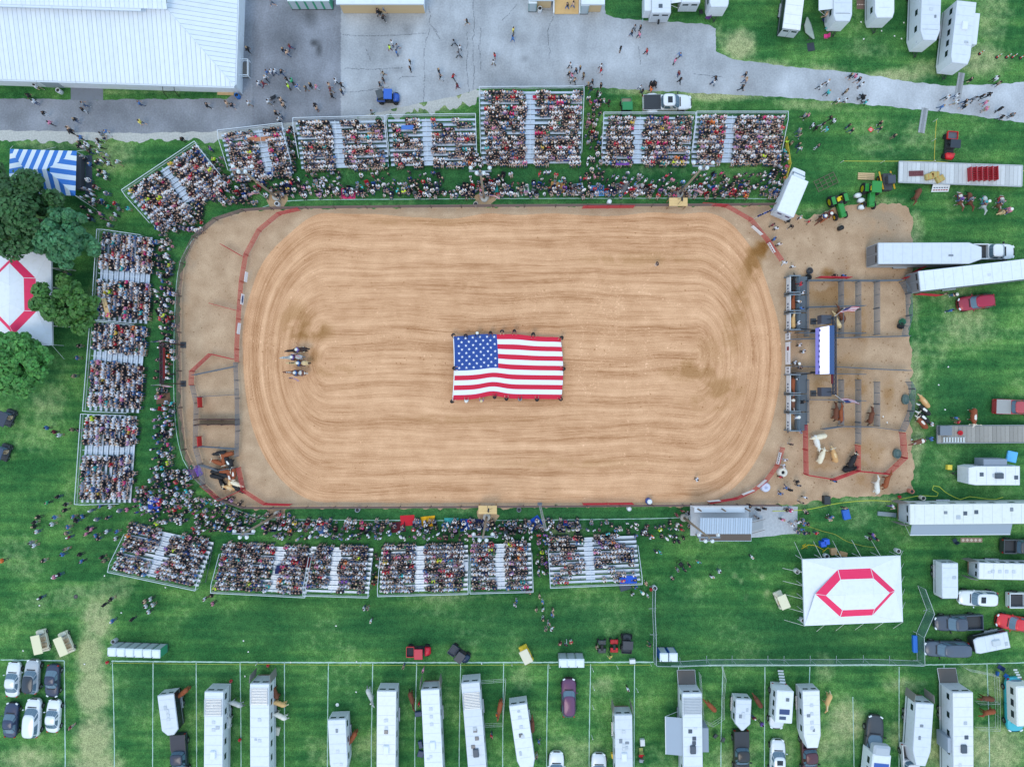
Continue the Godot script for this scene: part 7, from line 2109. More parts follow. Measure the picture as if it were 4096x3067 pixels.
	toilet("single grey portable toilet next to the ramp's white rail", wq(2, 0, 626, 50, 1.1), Vector2(0, 1), C(150, 172, 176), "")

func flatbed(label: String, a: Vector3, b: Vector3, wd: float, steel: Color, deck: Color) -> void:
	var d := b - a
	d.y = 0
	var L := d.length()
	var mid := (a + b) / 2
	var o := thing("flatbed_trailer", label, "trailer", Vector3(mid.x, 0, mid.z), turn_of(d))
	var n := int(L / 0.55)
	for i in n: pbox(o, "deck_board", Vector3(0, 0.95 + 0.004 * (i % 3), -L / 2 + (i + 0.5) * L / n), Vector3(wd - 0.16, 0.06, L / n - 0.03), M(deck.darkened(0.03 * (i * 7 % 4)), 0.85, 0, 0.3))
	for s in [-1, 1]:
		pbox(o, "side_rail", Vector3(s * wd / 2, 0.9, 0), Vector3(0.12, 0.2, L), M(steel, 0.5, 0.3))
		for k in 2: wheel(o, Vector3(s * (wd / 2 - 0.2), 0.42, -L * 0.25 + k * 0.95), 0.42, 0.28)
	for s in [-1, 1]: pbox(o, "end_rail", Vector3(0, 0.93, s * L / 2), Vector3(wd, 0.2, 0.12), M(steel, 0.5, 0.3))
	pbox(o, "chassis", Vector3(0, 0.72, 0), Vector3(0.9, 0.3, L - 0.6), M(C(50, 52, 56), 0.7))

func build_animals() -> void:
	# riders in the arena, carrying small flags
	var k := 0
	for e in [[400, 1365, "dark", "v", "black", "dark horse of the mounted colour guard nearest the stands' pole side", C(214, 200, 170)], [360, 1428, "grey", "v", "white", "grey horse of the mounted colour guard", C(60, 56, 90)], [410, 1478, "buckskin", "b", "white", "buckskin horse of the mounted colour guard", C(40, 50, 80)], [385, 1560, "pinto", "b", "white", "brown and cream horse of the mounted colour guard", C(40, 60, 100)]]:
		var p := wq(1, 1, e[0], e[1])
		var h := animal("horse", "horse", e[4 - 2], p, Vector2(-1, 0.12 - 0.06 * k), e[5], "mounted colour guard", 1.12)
		saddle(h, e[6])
		person(p + Vector3(-0.05, 1.62, 0), atan2(-1.0, 0.1), "ride", e[3], "j", "in the raked arena", e[4] if e[4] != "black" else "white", 1.0, "on a %s horse" % ["dark", "grey", "buckskin", "brown and cream"][k])
		if k in [0, 3]: small_flag("small flag carried by the rider on the %s horse" % ["dark", "", "", "brown and cream"][k], p + Vector3(-0.3, 1.6, 0.45), Vector3(-0.2, 2.0, 0.2), Vector3(1, 0, 0.4), 1.2, 0.75)
		k += 1
	# riders by the flatbed and by the box truck
	k = 0
	for e in [[1612, 60, "pinto", "v", "", 0.06], [1695, 60, "bay", "g", "", 0.1], [1818, 90, "grey", "t", "white", -0.1], [1955, 85, "pinto", "g", "", -0.35], [2010, 160, "buckskin", "p", "white", 0.6]]:
		var p := wq(3, 1, e[0], e[1] + 20)
		var dir := Vector2(e[5], 1.0) if k < 4 else Vector2(-1, 0.35)
		var h := animal("horse", "horse", e[2], p, dir, "%s horse ridden on the grass below the loaded flatbed" % ["brown patched", "bay", "grey", "second patched", "buckskin"][k], "ridden horses below the flatbed")
		saddle(h, [C(40, 40, 90), C(30, 30, 34), C(40, 150, 150), C(180, 40, 60), C(220, 60, 130)][k])
		person(p + Vector3(0, 1.44, 0), atan2(dir.x, dir.y), "ride", e[3], "j", "on the grass below the loaded flatbed", e[4], 1.0, "riding")
		k += 1
	k = 0
	for e in [[440, 235, "bay", "b"], [490, 215, "chestnut", "m"]]:
		var p := wq(3, 1, e[0], e[1])
		var h := animal("horse", "horse", e[2], p, Vector2(-0.75, 0.7), "%s horse waiting with rider between box truck and tractor" % e[2], "waiting ridden horses")
		saddle(h, C(40, 44, 60))
		person(p + Vector3(0, 1.44, 0), atan2(-0.75, 0.7), "ride", e[3], "k", "between the box truck and the tractor", "white", 1.0, "riding")
		k += 1
	# flag bearers' row of furled flags at the gate
	for i in 6:
		var fp := thing("furled_flag", "blue furled flag standing on a white pole at the arena gate", "flag", wq(2, 1, 2085 + i * 20, 235 - i * 9), 0.0, "furled flags at the arena gate")
		var st := ST(); bar(st, Vector3.ZERO, Vector3(0.15, 2.6, -0.1), 0.025, 5); part(fp, "pole", done(st), M(C(220, 222, 224), 0.5))
		st = ST(true); bar(st, Vector3(0.09, 1.5, -0.06), Vector3(0.15, 2.5, -0.1), 0.14, 6, 0.05); part(fp, "cloth", done(st), M([C(36, 50, 110), C(24, 26, 34), C(60, 80, 160)][i % 3], 0.85))
	# horses in the corrals and chutes
	var H2 := func(c: int, r: int, x: float, y: float, coat: String, dx: float, dy: float, label: String, group: String, kind := "horse") -> void:
		animal("horse", kind, coat, wq(c, r, x, y), Vector2(dx, dy), label, group)
	var pen := "horses in the corral pens"
	H2.call(3, 1, 600, 1070, "bay", -0.6, -1, "bay horse under the flag by the video screen", pen)
	H2.call(3, 1, 565, 1130, "buckskin", -0.55, -1, "cream horse under the gantry beam beside the bay", pen)
	H2.call(3, 2, 555, 250, "bay", 0.1, -1, "dark bay horse lowering its head in the announcer side pen", pen, "graze")
	H2.call(3, 2, 600, 265, "chestnut", -0.1, -1, "chestnut horse pressed beside the dark bay in the pen", pen)
	H2.call(3, 2, 855, 285, "bay", 0.25, -1, "bay horse eating from a black tub in the alley", pen, "graze")
	H2.call(3, 2, 905, 880, "white", -0.05, -1, "white horse with dark head tied to the red corral", pen)
	H2.call(3, 2, 985, 835, "chestnut", 0.3, -1, "chestnut horse tied next to the white one at the red corral", pen)
	H2.call(3, 2, 1265, 490, "pinto", -1, 0.25, "brown and white horse nosing the red corral", pen)
	H2.call(3, 1, 1250, 40, "bay", -0.5, 1, "bay horse walking behind the tractor", pen)
	var chg := "horses standing in the bucking chutes"
	H2.call(3, 1, 185, 975, "chestnut", 0, -1, "chestnut horse in the second truck side chute", chg)
	H2.call(3, 1, 187, 1130, "palomino", 0, -1, "pale tan horse in the third truck side chute", chg)
	H2.call(3, 1, 187, 820, "black", 0, -1, "black horse in the first truck side chute", chg)
	H2.call(3, 2, 185, 0, "chestnut", 0, 1, "chestnut horse in the first announcer side chute", chg)
	H2.call(3, 2, 185, 160, "pinto", 0, 1, "patched horse in the second announcer side chute", chg)
	var tie := "horses tied beside the trailers"
	H2.call(0, 3, 1610, 985, "chestnut", -0.75, 0.6, "chestnut horse tied behind the black sided trailer", tie)
	H2.call(0, 3, 2065, 1080, "grey", -1, -0.35, "grey horse tied to the ribbed rack trailer", tie)
	H2.call(0, 3, 2000, 1240, "grey", 0.12, -1, "second grey horse standing along the ribbed rack trailer", tie)
	H2.call(1, 3, 188, 985, "bay", -0.4, -1, "bay horse tied by the trailer with hay at its rear", tie)
	H2.call(1, 3, 228, 1078, "palomino", -1, -0.3, "palomino horse feeding at the long white trailer", tie)
	H2.call(1, 3, 235, 1185, "white", -1, -0.45, "white horse feeding beside the palomino", tie)
	H2.call(1, 3, 995, 1000, "grey", 0.45, 1, "grey horse in a pale blue blanket beside a trailer", tie)
	H2.call(1, 3, 850, 1365, "chestnut", -0.6, 1, "chestnut horse eating at the shorter white trailer", tie)
	H2.call(1, 3, 1350, 1030, "bay", 0.3, 1, "saddled bay horse by the open doored trailer", tie)
	H2.call(1, 3, 2105, 1110, "chestnut", -0.2, 1, "chestnut horse inside the white tie rail", tie)
	H2.call(2, 3, 172, 1270, "bay", 0, -1, "bay horse along the slanted plain trailer", tie)
	H2.call(2, 3, 1700, 1105, "chestnut", -0.8, -0.8, "chestnut horse tied to the trailer with the wide awning", tie)
	H2.call(2, 3, 2100, 1065, "bay", -0.6, -0.9, "bay horse behind the short white horse trailer", tie)
	H2.call(3, 3, 490, 1045, "palomino", -0.4, 1, "palomino horse beside the gooseneck trailer", tie)
	H2.call(3, 3, 1850, 1035, "bay", -1, -0.1, "bay horse in the tape pen by the tall trailer", tie)
	H2.call(3, 3, 1860, 1150, "chestnut", -1, 0.2, "chestnut horse in the tape pen by the tall trailer", tie)
	# cattle
	var cat := func(c: int, r: int, x: float, y: float, kind: String, coat: String, dx: float, dy: float, label: String, group: String, sz := 1.0) -> void:
		animal("cow" if kind != "longhorn" else "steer", kind, coat, wq(c, r, x, y), Vector2(dx, dy), label, group, sz)
	var pc := "cattle in the holding pen"
	for e in [[1920, 590, "cow", "black", -1, 0.15], [1985, 600, "steer", "red", -1, 0.3], [1945, 640, "steer", "red", 0.2, 1], [1900, 670, "steer", "red", -1, -0.35], [1985, 665, "steer", "blackwhite", 0.6, 1], [2010, 690, "cow", "black", 0, 1], [1885, 745, "cow", "black", 1, -0.1], [1955, 745, "steer", "red", 1, 0.0], [1880, 790, "cow", "black", 1, 0.2], [1955, 778, "cow", "black", 1, 0.3], [2000, 790, "steer", "redwhite", 0.3, 1], [2005, 840, "steer", "tan", 0.0, 1], [1925, 862, "lying", "black", -0.5, -1], [2005, 885, "steer", "tan", -1, -0.2], [2045, 850, "cow", "cream", 1, 0.4], [2068, 895, "cow", "black", 1, 0.6], [2035, 760, "steer", "redwhite", 0, 1]]:
		cat.call(0, 2, e[0], e[1], e[2], e[3], e[4], e[5], "%s %s crowded in the holding pen by the cattle gate" % [{"black": "black", "red": "reddish brown", "blackwhite": "black and white", "redwhite": "brown and white", "tan": "tan", "cream": "cream"}[e[3]], "cow lying down" if e[2] == "lying" else ("horned steer" if e[2] == "steer" else "cow")], pc, 0.85)
	var bl := "bulls in the red corral"
	cat.call(3, 2, 395, 490, "steer", "white", 0.3, 1, "white bull along the red corral line", bl)
	cat.call(3, 2, 425, 450, "cow", "cream", -1, 0.2, "cream bull with its head down behind the white one", bl)
	cat.call(3, 2, 435, 625, "steer", "cream", 0.35, -1, "cream horned bull facing the white one", bl)
	cat.call(3, 2, 548, 615, "steer", "tan", -0.3, -1, "tan and white bull standing alone", bl)
	cat.call(3, 2, 700, 655, "steer", "black", 0.5, -1, "black bull by the inner red line", bl)
	cat.call(3, 2, 690, 728, "lying", "black", 1, -0.2, "black bull lying in the red corral corner", bl)
	var pt := "patched cattle outside the corral"
	cat.call(3, 2, 1318, 155, "cow", "tan", -0.7, -0.9, "tan and brown cow outside the grey corral line", pt)
	cat.call(3, 2, 1318, 225, "cow", "blackwhite", -0.9, -0.8, "black and white spotted cow outside the corral", pt)
	cat.call(3, 2, 1310, 290, "steer", "blackwhite", -1, -0.9, "black steer with white patches outside the corral", pt)
	cat.call(3, 2, 1300, 335, "steer", "redwhite", -0.8, -0.9, "dark red and cream steer beside the plank flatbed", pt)
	cat.call(3, 2, 1735, 270, "longhorn", "redwhite", -0.05, 1, "longhorn steer with wide pale horns by the plank flatbed", pt, 1.1)

# ---------------------------------------------------------------- people. one line per sheet of the plan: x, y, top, trousers
func place_of(p: Vector2) -> String:
	var x := p.x / 1.85172
	var y := p.y / 1.85172
	if y < 310 and x < 515: return "on the road beside the white roofed hall"
	if y < 268 and x < 738: return "on the dark asphalt yard"
	if y < 200 and x < 1150: return "on the cracked concrete yard"
	if y < 262 and x < 1040: return "by the gravel edge behind the stands"
	if y < 205 and x < 1720: return "on the pale paved lane"
	if y < 268 and x > 1700: return "on the lane by the campers"
	if y < 330 and x < 1760 and x > 1240: return "on the grass around the white pickup"
	if x < 340 and y < 560: return "on the grass by the striped tent"
	if x > 1690 and y < 440: return "on the lawn beyond the yellow rail"
	if x > 1660 and x < 1985 and y < 1075: return "around the chutes and corrals"
	if x > 1985 and y < 1100: return "on the grass among the stock trailers"
	if x > 1400 and x < 1700 and y > 1090 and y < 1270: return "beside the announcer stand"
	if x > 1640 and y < 1440: return "on the grass by the red ringed tent"
	if y > 1440: return "between the horse trailers"
	if y > 1270 and x < 520: return "on the open grass near the golf carts"
	if y > 1260: return "on the grass behind the short stands"
	if x < 350 and y > 1040: return "on the grass behind the askew corner stand"
	if x < 300: return "on the lawn behind the stands by the trees"
	if x > 560 and x < 1690 and y > 460 and y < 1080: return "in the raked arena"
	return "on the lawn between stands and rail"
const PEOPLE := [
	[2, 1, "1255,618,k,g"], [2, 2, "1590,820,w,k"],
	[1, 0, "130,20,g,s;985,40,k,s;1045,100,k,s;1100,75,g,s;1095,150,k,k;1175,370,w,j;1150,410,l,m;1215,400,g,j;1210,450,b,j;1330,535,k,w;1330,590,k,k;1710,370,g,k;1755,410,w,k;1750,470,g,k;1820,185,k,s;1095,635,h,s;1100,690,k,s;1065,725,k,s;1575,615,k,s;1590,665,k,w;1700,660,r,k;1738,740,m,m;2060,480,r,s;2050,535,w,s;290,405,m,j;230,430,k,j;270,455,s,j;90,620,b,j;130,620,w,j;165,615,w,j;220,625,k,j;80,670,w,k;25,720,w,j;60,720,m,m;270,690,k,w;310,700,n,k;280,745,l,k;350,745,b,w;430,760,k,s;470,735,k,k;520,750,p,w;630,730,s,w;640,770,m,s;690,700,w,k;735,735,k,k;740,790,k,j;655,825,k,k;105,880,w,s;215,860,s,k;235,905,s,k;170,975,k,k;220,1000,g,j;195,1035,w,k;510,910,k,s;525,935,s,s;995,970,g,h"],
	[2, 0, "480,50,k,b;525,40,s,b;10,260,y,k;5,330,b,b;1060,240,g,k;1110,240,k,k;1035,285,k,j;1100,300,p,k;935,420,k,s;1165,440,r,k;1450,475,b,s;1405,525,p,k;505,560,w,k;590,590,k,s;555,610,k,j;490,635,k,s;515,655,p,w;620,650,h,s;510,690,w,k;540,690,s,k;765,570,w,s;765,610,r,w;695,705,k,k;660,730,h,k;680,770,k,j;770,735,k,k;735,800,k,k;755,820,w,k;795,870,w,j;835,885,k,s;1440,635,m,j;1450,690,k,k;1195,720,k,k;1240,730,k,k;1105,750,w,j;1195,775,o,s;1125,790,k,s;1755,680,k,j;1745,710,w,j;2015,645,k,s;2020,690,s,j;1985,755,k,k"],
	[3, 0, "495,70,g,s;500,130,s,s;710,655,k,s;750,660,p,s;785,690,k,s;800,730,w,s;515,710,w,k;455,745,w,k;515,800,t,k;675,790,h,k;600,870,w,k;665,865,w,s;815,845,k,k;845,880,t,k;1545,840,w,k;1625,825,w,j;1620,880,w,s;1500,920,b,j;1700,880,k,j;1770,855,g,k;1845,830,k,k;1900,820,k,k;1690,920,k,s;1875,885,p,s;1880,940,p,s;2000,940,k,k;2015,1010,k,k;2110,990,g,k;1745,690,k,k;1960,680,w,k;1985,720,h,k;310,1000,g,k;350,995,p,s;540,1020,k,k;565,1045,w,k;385,1080,w,k;470,1075,k,w;415,1105,k,k;505,1115,t,w;695,1085,k,j;725,1125,k,j;975,1060,k,k;970,1110,k,j;1085,1175,k,h;265,1130,g,j;270,1165,h,j;260,1250,k,j;275,1280,w,j;430,1265,k,w;200,1235,h,k;160,1225,l,k"],
	[0, 0, "320,750,w,h;255,830,k,k;300,880,w,j;720,900,g,j;715,950,k,w;380,980,k,w;430,1060,p,k;650,1035,k,j;1200,890,b,j;1215,1055,y,s;1785,910,k,k;1960,890,s,s;2000,910,k,s;2140,890,w,s;600,1110,s,k;615,1140,k,k;885,1160,g,s;915,1140,b,w;1570,1200,k,k;700,1190,b,k;690,1235,k,k;690,1270,k,j;765,1255,w,k;845,1210,k,k;860,1265,w,k;840,1310,w,j;780,1310,k,j;940,1415,w,k;1015,1400,w,s;905,1490,w,j;1815,1285,v,j;1850,1380,l,k;2065,440,w,k;2140,430,k,k"],
	[3, 1, "280,220,w,k;170,250,k,k;40,285,m,k;205,295,k,k;70,315,w,k;355,255,r,h;50,405,b,k;95,450,w,k;145,610,w,w;215,645,w,k;255,800,r,r;280,875,w,k;245,950,w,k;265,1010,b,k;240,1130,w,k;275,1320,w,k;305,1375,w,k;230,1470,w,k;255,1485,k,k;285,1515,k,j;250,1610,w,k;580,720,k,k;650,725,b,k;1525,880,h,k;1605,885,k,b;1570,1020,b,j"],
	[3, 2, "275,150,k,k;230,285,w,w;275,405,b,k;200,520,k,k;150,655,w,w;135,705,w,w;110,800,r,k;250,840,k,k;265,875,g,k;160,895,b,j;190,910,k,k;110,945,b,k;575,835,b,k;320,975,w,k;285,1020,h,k;165,1085,k,k;125,1165,p,k;310,1205,b,j;290,1250,b,h;665,1070,h,k;530,1160,g,m;545,1145,b,k;900,1300,v,k;870,1330,k,w;935,1335,k,b;1620,290,b,k;1640,325,r,h;1400,470,b,j;1075,1055,w,v;1410,345,w,k"],
	[2, 3, "1385,30,k,w;1725,15,w,k;40,225,b,w;25,260,w,k;265,230,b,w;235,180,s,k;215,300,h,k;265,295,w,k;355,305,s,k;345,345,b,k;265,375,k,w;310,415,g,s;340,460,w,s;290,465,h,s;415,590,m,k;465,600,k,w;510,580,r,w;850,705,y,k;735,620,h,k;1190,605,k,s;1070,105,b,b;1120,150,t,w;1170,175,w,k;1040,165,w,k;1160,70,s,k;100,120,b,k;130,135,m,s;160,150,k,p;1000,980,w,k;230,1440,b,j;210,1560,h,k;2150,1280,v,h;2085,1230,m,j"],
	[1, 3, "935,285,w,k;965,285,h,k;990,395,w,k;1275,790,h,h;1440,820,p,k;1405,1110,r,k;2085,1205,o,k;2030,1385,r,k"],
	[0, 3, "355,195,k,j;470,15,p,k;965,205,k,k;905,255,k,k;1300,205,w,k;1255,225,s,h;1265,265,w,k;1320,255,w,w;1285,315,w,k;970,395,b,j;1145,380,k,k;1765,205,w,k;1825,175,k,k;1835,245,p,k;610,1310,m,k"],
	[2, 2, "1470,1095,m,k;1420,1130,m,k;1520,1110,k,s;1530,1225,k,h;1480,1325,k,w;1400,1355,k,k;1435,1355,k,h;1145,1270,w,k;1210,1315,o,k;1240,1445,k,s;1275,1450,t,k;1530,1560,k,w;1610,1535,t,k;1425,1600,g,h;1485,1600,k,w;1785,1610,w,k;2065,1490,w,k;2110,1150,g,k;2050,1050,k,k;2125,1080,k,w;2175,1070,k,k"],
	[0, 2, "410,375,b,w;475,410,m,k;515,440,w,s;630,390,h,k;685,400,k,k;505,970,k,j;410,1020,n,h;575,1035,k,h;560,1085,k,j;330,1145,k,k;305,1190,k,k;300,1225,k,k;320,1270,w,s;480,1145,b,k;455,1205,w,w;590,1230,b,j;575,1285,h,w;600,1320,m,k;765,1240,k,p;790,1250,p,s;745,1290,p,k;830,1305,b,k;850,1330,k,s;275,1365,g,k;300,1390,w,w;575,1420,h,w;545,1465,b,k;695,1465,k,w;705,1525,b,k;375,1520,k,k;885,1490,k,w;905,1520,h,w;25,1520,o,s;515,1640,k,k;835,1165,g,k;925,1150,k,w;635,1140,b,k;715,1140,b,k;665,1175,k,k;790,1090,g,k;865,1050,b,k;955,1055,w,k;1030,1090,g,w;1100,1080,p,j;1000,1330,w,k;1015,1270,b,j;925,1270,w,j;1425,1190,w,k;1480,1135,h,k;1215,1040,n,k"],
	[0, 1, "940,285,w,k;965,230,h,k;1000,195,w,k;865,190,p,k;1110,145,t,k;785,235,k,p;865,90,k,k;935,130,n,k;990,100,r,k;1030,150,g,j;685,1325,k,s;670,1430,b,k;640,1585,h,s;580,660,w,k;575,700,h,k"]]
func build_people() -> void:
	for sheet_ in PEOPLE:
		for e in (sheet_[2] as String).split(";"):
			var v := e.split(",")
			var px := q(sheet_[0], sheet_[1], float(v[0]), float(v[1]))
			var at := W(px, 0.95)
			at.y = 0.012
			var x := px.x / 1.85172
			var y := px.y / 1.85172
			var moving := y < 300 or x < 340 or (y > 1260 and x < 900)
			var pose: String = ["walk", "stride", "walk", "stand"][rng.randi() % 4] if moving else ["stand", "fold", "walk", "stand"][rng.randi() % 4]
			var turn := (PI / 2 if rng.randf() < 0.5 else -PI / 2) + rng.randf_range(-0.5, 0.5) if moving else rng.randf() * TAU
			if sheet_[0] == 3 and sheet_[1] == 1 and float(v[0]) < 300 and float(v[1]) > 760 and float(v[1]) < 1200: at.y = 0.79
			if sheet_[0] == 3 and sheet_[1] == 2 and float(v[0]) > 215 and float(v[0]) < 290 and float(v[1]) < 400: at.y = 0.79
			if sheet_[0] == 2 and sheet_[1] == 0 and y < 32 and x > 1300 and x < 1400: at.y = 0.32
			if people_made < 300: person(at, turn, pose, v[2], v[3], place_of(px), "white" if rng.randf() < 0.05 and y > 440 else "", rng.randf_range(0.92, 1.06))
			else: crowd_at.append([Transform3D(Basis(Vector3.UP, turn), at), cloth(v[2]), 2])

func stand_near(x: float, y: float) -> String:
	var best := 1e9
	var out := ""
	for s in [[420, 452, "the slanted corner stand"], [570, 386, "the narrow turned stand"], [747, 366, "the dark asphalt stand"], [938, 361, "the stand beside the tallest"], [1147, 357, "the tallest stand"], [1393, 357, "the stand by the white pickup"], [1586, 355, "the stand with the yellow rail"], [328, 607, "the stand by the trees"], [312, 799, "the middle pen side stand"], [294, 992, "the cattle pen stand"], [374, 1149, "the askew corner stand"], [581, 1176, "the stand beside the askew one"], [741, 1179, "the short middle stand"], [918, 1176, "the camera platform stand"], [1082, 1171, "the short stand by the mast"], [1278, 1157, "the stand with the blue tarpaulin"]]:
		var d := Vector2(x - s[0], y - s[1]).length()
		if d < best:
			best = d
			out = s[2]
	return out
func build_lawn() -> void:
	var taken := {}
	var free := func(p: Vector3, d: float) -> bool:
		var c := Vector2i(int(floor(p.x / 0.5)), int(floor(p.z / 0.5)))
		for i in range(-1, 2):
			for j in range(-1, 2):
				for o in taken.get(c + Vector2i(i, j), []):
					if (o - p).length() < d: return false
		if not taken.has(c): taken[c] = []
		taken[c].append(p)
		return true
	var nz := noise(77, 0.22, 2)
	var chairs := 0
	var blank := 0
	var mid := wf(1100, 775)
	for z in [[500, 376, 1690, 402, 150, 0.75], [560, 398, 1690, 424, 390, 0.2], [1660, 330, 1698, 430, 26, 0.2], [338, 430, 372, 1040, 90, 0.5], [352, 520, 378, 1000, 80, 0.5], [420, 380, 560, 440, 70, 0.2], [340, 420, 440, 500, 80, 0.2], [470, 1124, 1250, 1146, 330, 0.2], [600, 1140, 1180, 1162, 70, 0.8], [1180, 1128, 1470, 1160, 40, 0.6], [330, 1000, 420, 1090, 70, 0.3], [330, 1075, 520, 1130, 75, 0.3], [420, 1110, 640, 1150, 65, 0.4], [300, 1050, 340, 1110, 30, 0.5], [1264, 215, 1300, 410, 46, 0.5], [1030, 340, 1042, 400, 10, 0.4], [625, 280, 640, 400, 26, 0.6], [1160, 1160, 1190, 1240, 26, 0.6], [808, 1190, 820, 1260, 8, 0.8], [462, 340, 486, 420, 16, 0.5], [1690, 1100, 1760, 1150, 10, 0.5], [180, 300, 240, 480, 30, 0.85]]:
		var tries := 0
		var made := 0
		while made < z[4] and tries < z[4] * 12:
			tries += 1
			var fx := rng.randf_range(z[0], z[2])
			var fy := rng.randf_range(z[1], z[3])
			var p := wf(fx, fy)
			if nz.get_noise_2d(p.x, p.z) < rng.randf_range(-0.5, 0.25): continue
			if fx < 420 and fy < 470 and fx + fy > 880 and fy < 440 and fx < 380: continue
			if not free.call(p, 0.5): continue
			made += 1
			var d := Vector3(clampf(p.x, mid.x - 34, mid.x + 34), 0, clampf(p.z, mid.z - 12, mid.z + 12)) - p
			var turn := turn_of(d) + rng.randf_range(-0.5, 0.5)
			var sc := rng.randf_range(0.95, 1.1) if rng.randf() > 0.18 else rng.randf_range(0.6, 0.78)
			var stand: bool = rng.randf() < z[5]
			if stand:
				crowd_at.append([Transform3D(Basis(Vector3.UP, turn + rng.randf_range(-1.2, 1.2)).scaled(Vector3.ONE * sc), p + Vector3(0, 0.01, 0)), rand_top(), 2])
			else:
				crowd_at.append([Transform3D(Basis(Vector3.UP, turn).scaled(Vector3.ONE * sc), p + Vector3(0, 0.41, 0)), rand_top(), 0 if rng.randf() < 0.6 else 1])
				if chairs < 230 and rng.randf() < 0.42:
					chairs += 1
					var cc: Array = [["black", C(30, 31, 36)], ["blue", C(38, 80, 160)], ["grey", C(110, 116, 124)], ["red", C(178, 30, 44)], ["navy", C(28, 40, 76)], ["green", C(36, 92, 62)]][[0, 0, 0, 1, 2, 2, 3, 4, 5][rng.randi() % 9]]
					camp_chair(p, turn, cc[1], "%s folding camp chair under a spectator in front of %s" % [cc[0], stand_near(fx, fy)], "%s camp chairs in front of %s" % [cc[0], stand_near(fx, fy)])
	# blankets spread on the lawn and over seats
	for e in [[620, 405, "navy", 0.3], [752, 418, "pink", 0.0], [1010, 412, "ink blue", 0.1], [1130, 412, "green striped", 0.2], [1205, 405, "multicoloured", -0.1], [1245, 408, "black and white striped", 0.15], [1290, 412, "sky blue", 0.0], [1380, 410, "white", 0.3], [1060, 405, "turquoise", 0.1], [880, 1124, "red", 0.05], [925, 1126, "yellow", 0.1], [975, 1130, "teal", 0.0], [1010, 1132, "blue", 0.0], [1030, 1132, "dark blue", 0.0], [860, 1138, "maroon", 0.1], [700, 1140, "light blue", 0.5], [420, 1020, "purple", 0.4], [1155, 1130, "bright blue", 0.6], [352, 860, "brown", 0.1], [1345, 405, "grey", 0.2]]:
		var cols := {"navy": C(28, 40, 90), "pink": C(220, 60, 120), "dark blue": C(26, 40, 84), "ink blue": C(24, 34, 90), "sky blue": C(90, 150, 210), "turquoise": C(50, 170, 170), "green striped": C(60, 110, 90), "multicoloured": C(200, 150, 90), "black and white striped": C(190, 192, 196), "blue": C(40, 90, 180), "white": C(214, 216, 220), "teal": C(60, 160, 160), "red": C(190, 28, 44), "yellow": C(232, 170, 20), "maroon": C(90, 24, 36), "light blue": C(90, 130, 190), "purple": C(140, 96, 190), "bright blue": C(28, 84, 190), "brown": C(110, 84, 64), "grey": C(130, 134, 140)}
		var b := thing("blanket", "%s blanket spread on the lawn by the arena rail" % e[2], "blanket", wf(e[0], e[1]), e[3])
		var st := ST(true)
		var nx := 6
		for i in nx:
			for j in nx:
				var P := func(u: int, v: int) -> Vector3: return Vector3((u / 6.0 - 0.5) * 1.9, 0.03 + 0.03 * sin(u * 2.1 + v * 1.3), (v / 6.0 - 0.5) * 1.4)
				quad(st, P.call(i, j), P.call(i + 1, j), P.call(i + 1, j + 1), P.call(i, j + 1))
		part(b, "cloth", done(st), M(cols[e[2]], 0.9))
		if "striped" in e[2]:
			for i in 4: pbox(b, "stripe", Vector3(-0.75 + i * 0.48, 0.075, 0), Vector3(0.16, 0.01, 1.35), M(C(36, 36, 42) if "black" in e[2] else C(214, 214, 210), 0.9))
	# blankets over bleacher seats: x, y on the plan, height, size
	for e in [[1163, 238, 2.3, 3.5, 1.0, "purple", C(120, 36, 96)], [1212, 232, 2.6, 1.6, 0.7, "lilac", C(176, 130, 196)], [1176, 210, 3.4, 3.0, 0.5, "red chequered", C(176, 26, 62)], [1115, 328, 1.0, 2.4, 0.35, "maroon", C(104, 20, 50)], [662, 1215, 1.4, 2.2, 1.2, "dark red", C(92, 22, 32)], [615, 1230, 1.8, 2.6, 1.0, "navy", C(28, 40, 84)], [990, 1222, 1.6, 2.6, 0.9, "white striped", C(206, 208, 216)], [945, 1250, 2.4, 1.6, 0.6, "grey", C(120, 124, 130)], [1357, 1252, 3.0, 2.2, 0.9, "bright blue", C(36, 84, 190)], [805, 290, 2.2, 1.4, 0.5, "tan", C(190, 150, 110)], [880, 275, 2.8, 1.6, 0.5, "light blue", C(70, 110, 180)], [228, 665, 2.9, 0.6, 2.4, "tan wooden board like", C(206, 176, 128)], [1345, 352, 0.9, 1.8, 0.5, "violet", C(110, 60, 150)], [1225, 345, 0.9, 2.4, 0.35, "dark blue", C(36, 50, 110)], [255, 715, 1.8, 0.6, 1.6, "red", C(150, 16, 30)], [560, 300, 2.6, 3.2, 0.5, "brown", C(170, 116, 84)]]:
		var b := thing("seat_blanket", "%s blanket laid over bleacher seats" % e[5], "blanket", wf(e[0], e[1], e[2]), 0.02)
		var st := ST(true)
		for i in 6:
			var P := func(u: int, v: float) -> Vector3: return Vector3((u / 6.0 - 0.5) * e[3], 0.03 * sin(u * 2.3) + v * e[4] * (-0.39 if e[1] < 800 else 0.39), v * e[4])
			quad(st, P.call(i, -0.5), P.call(i + 1, -0.5), P.call(i + 1, 0.5), P.call(i, 0.5))
		part(b, "cloth", done(st), M(e[6], 0.9))

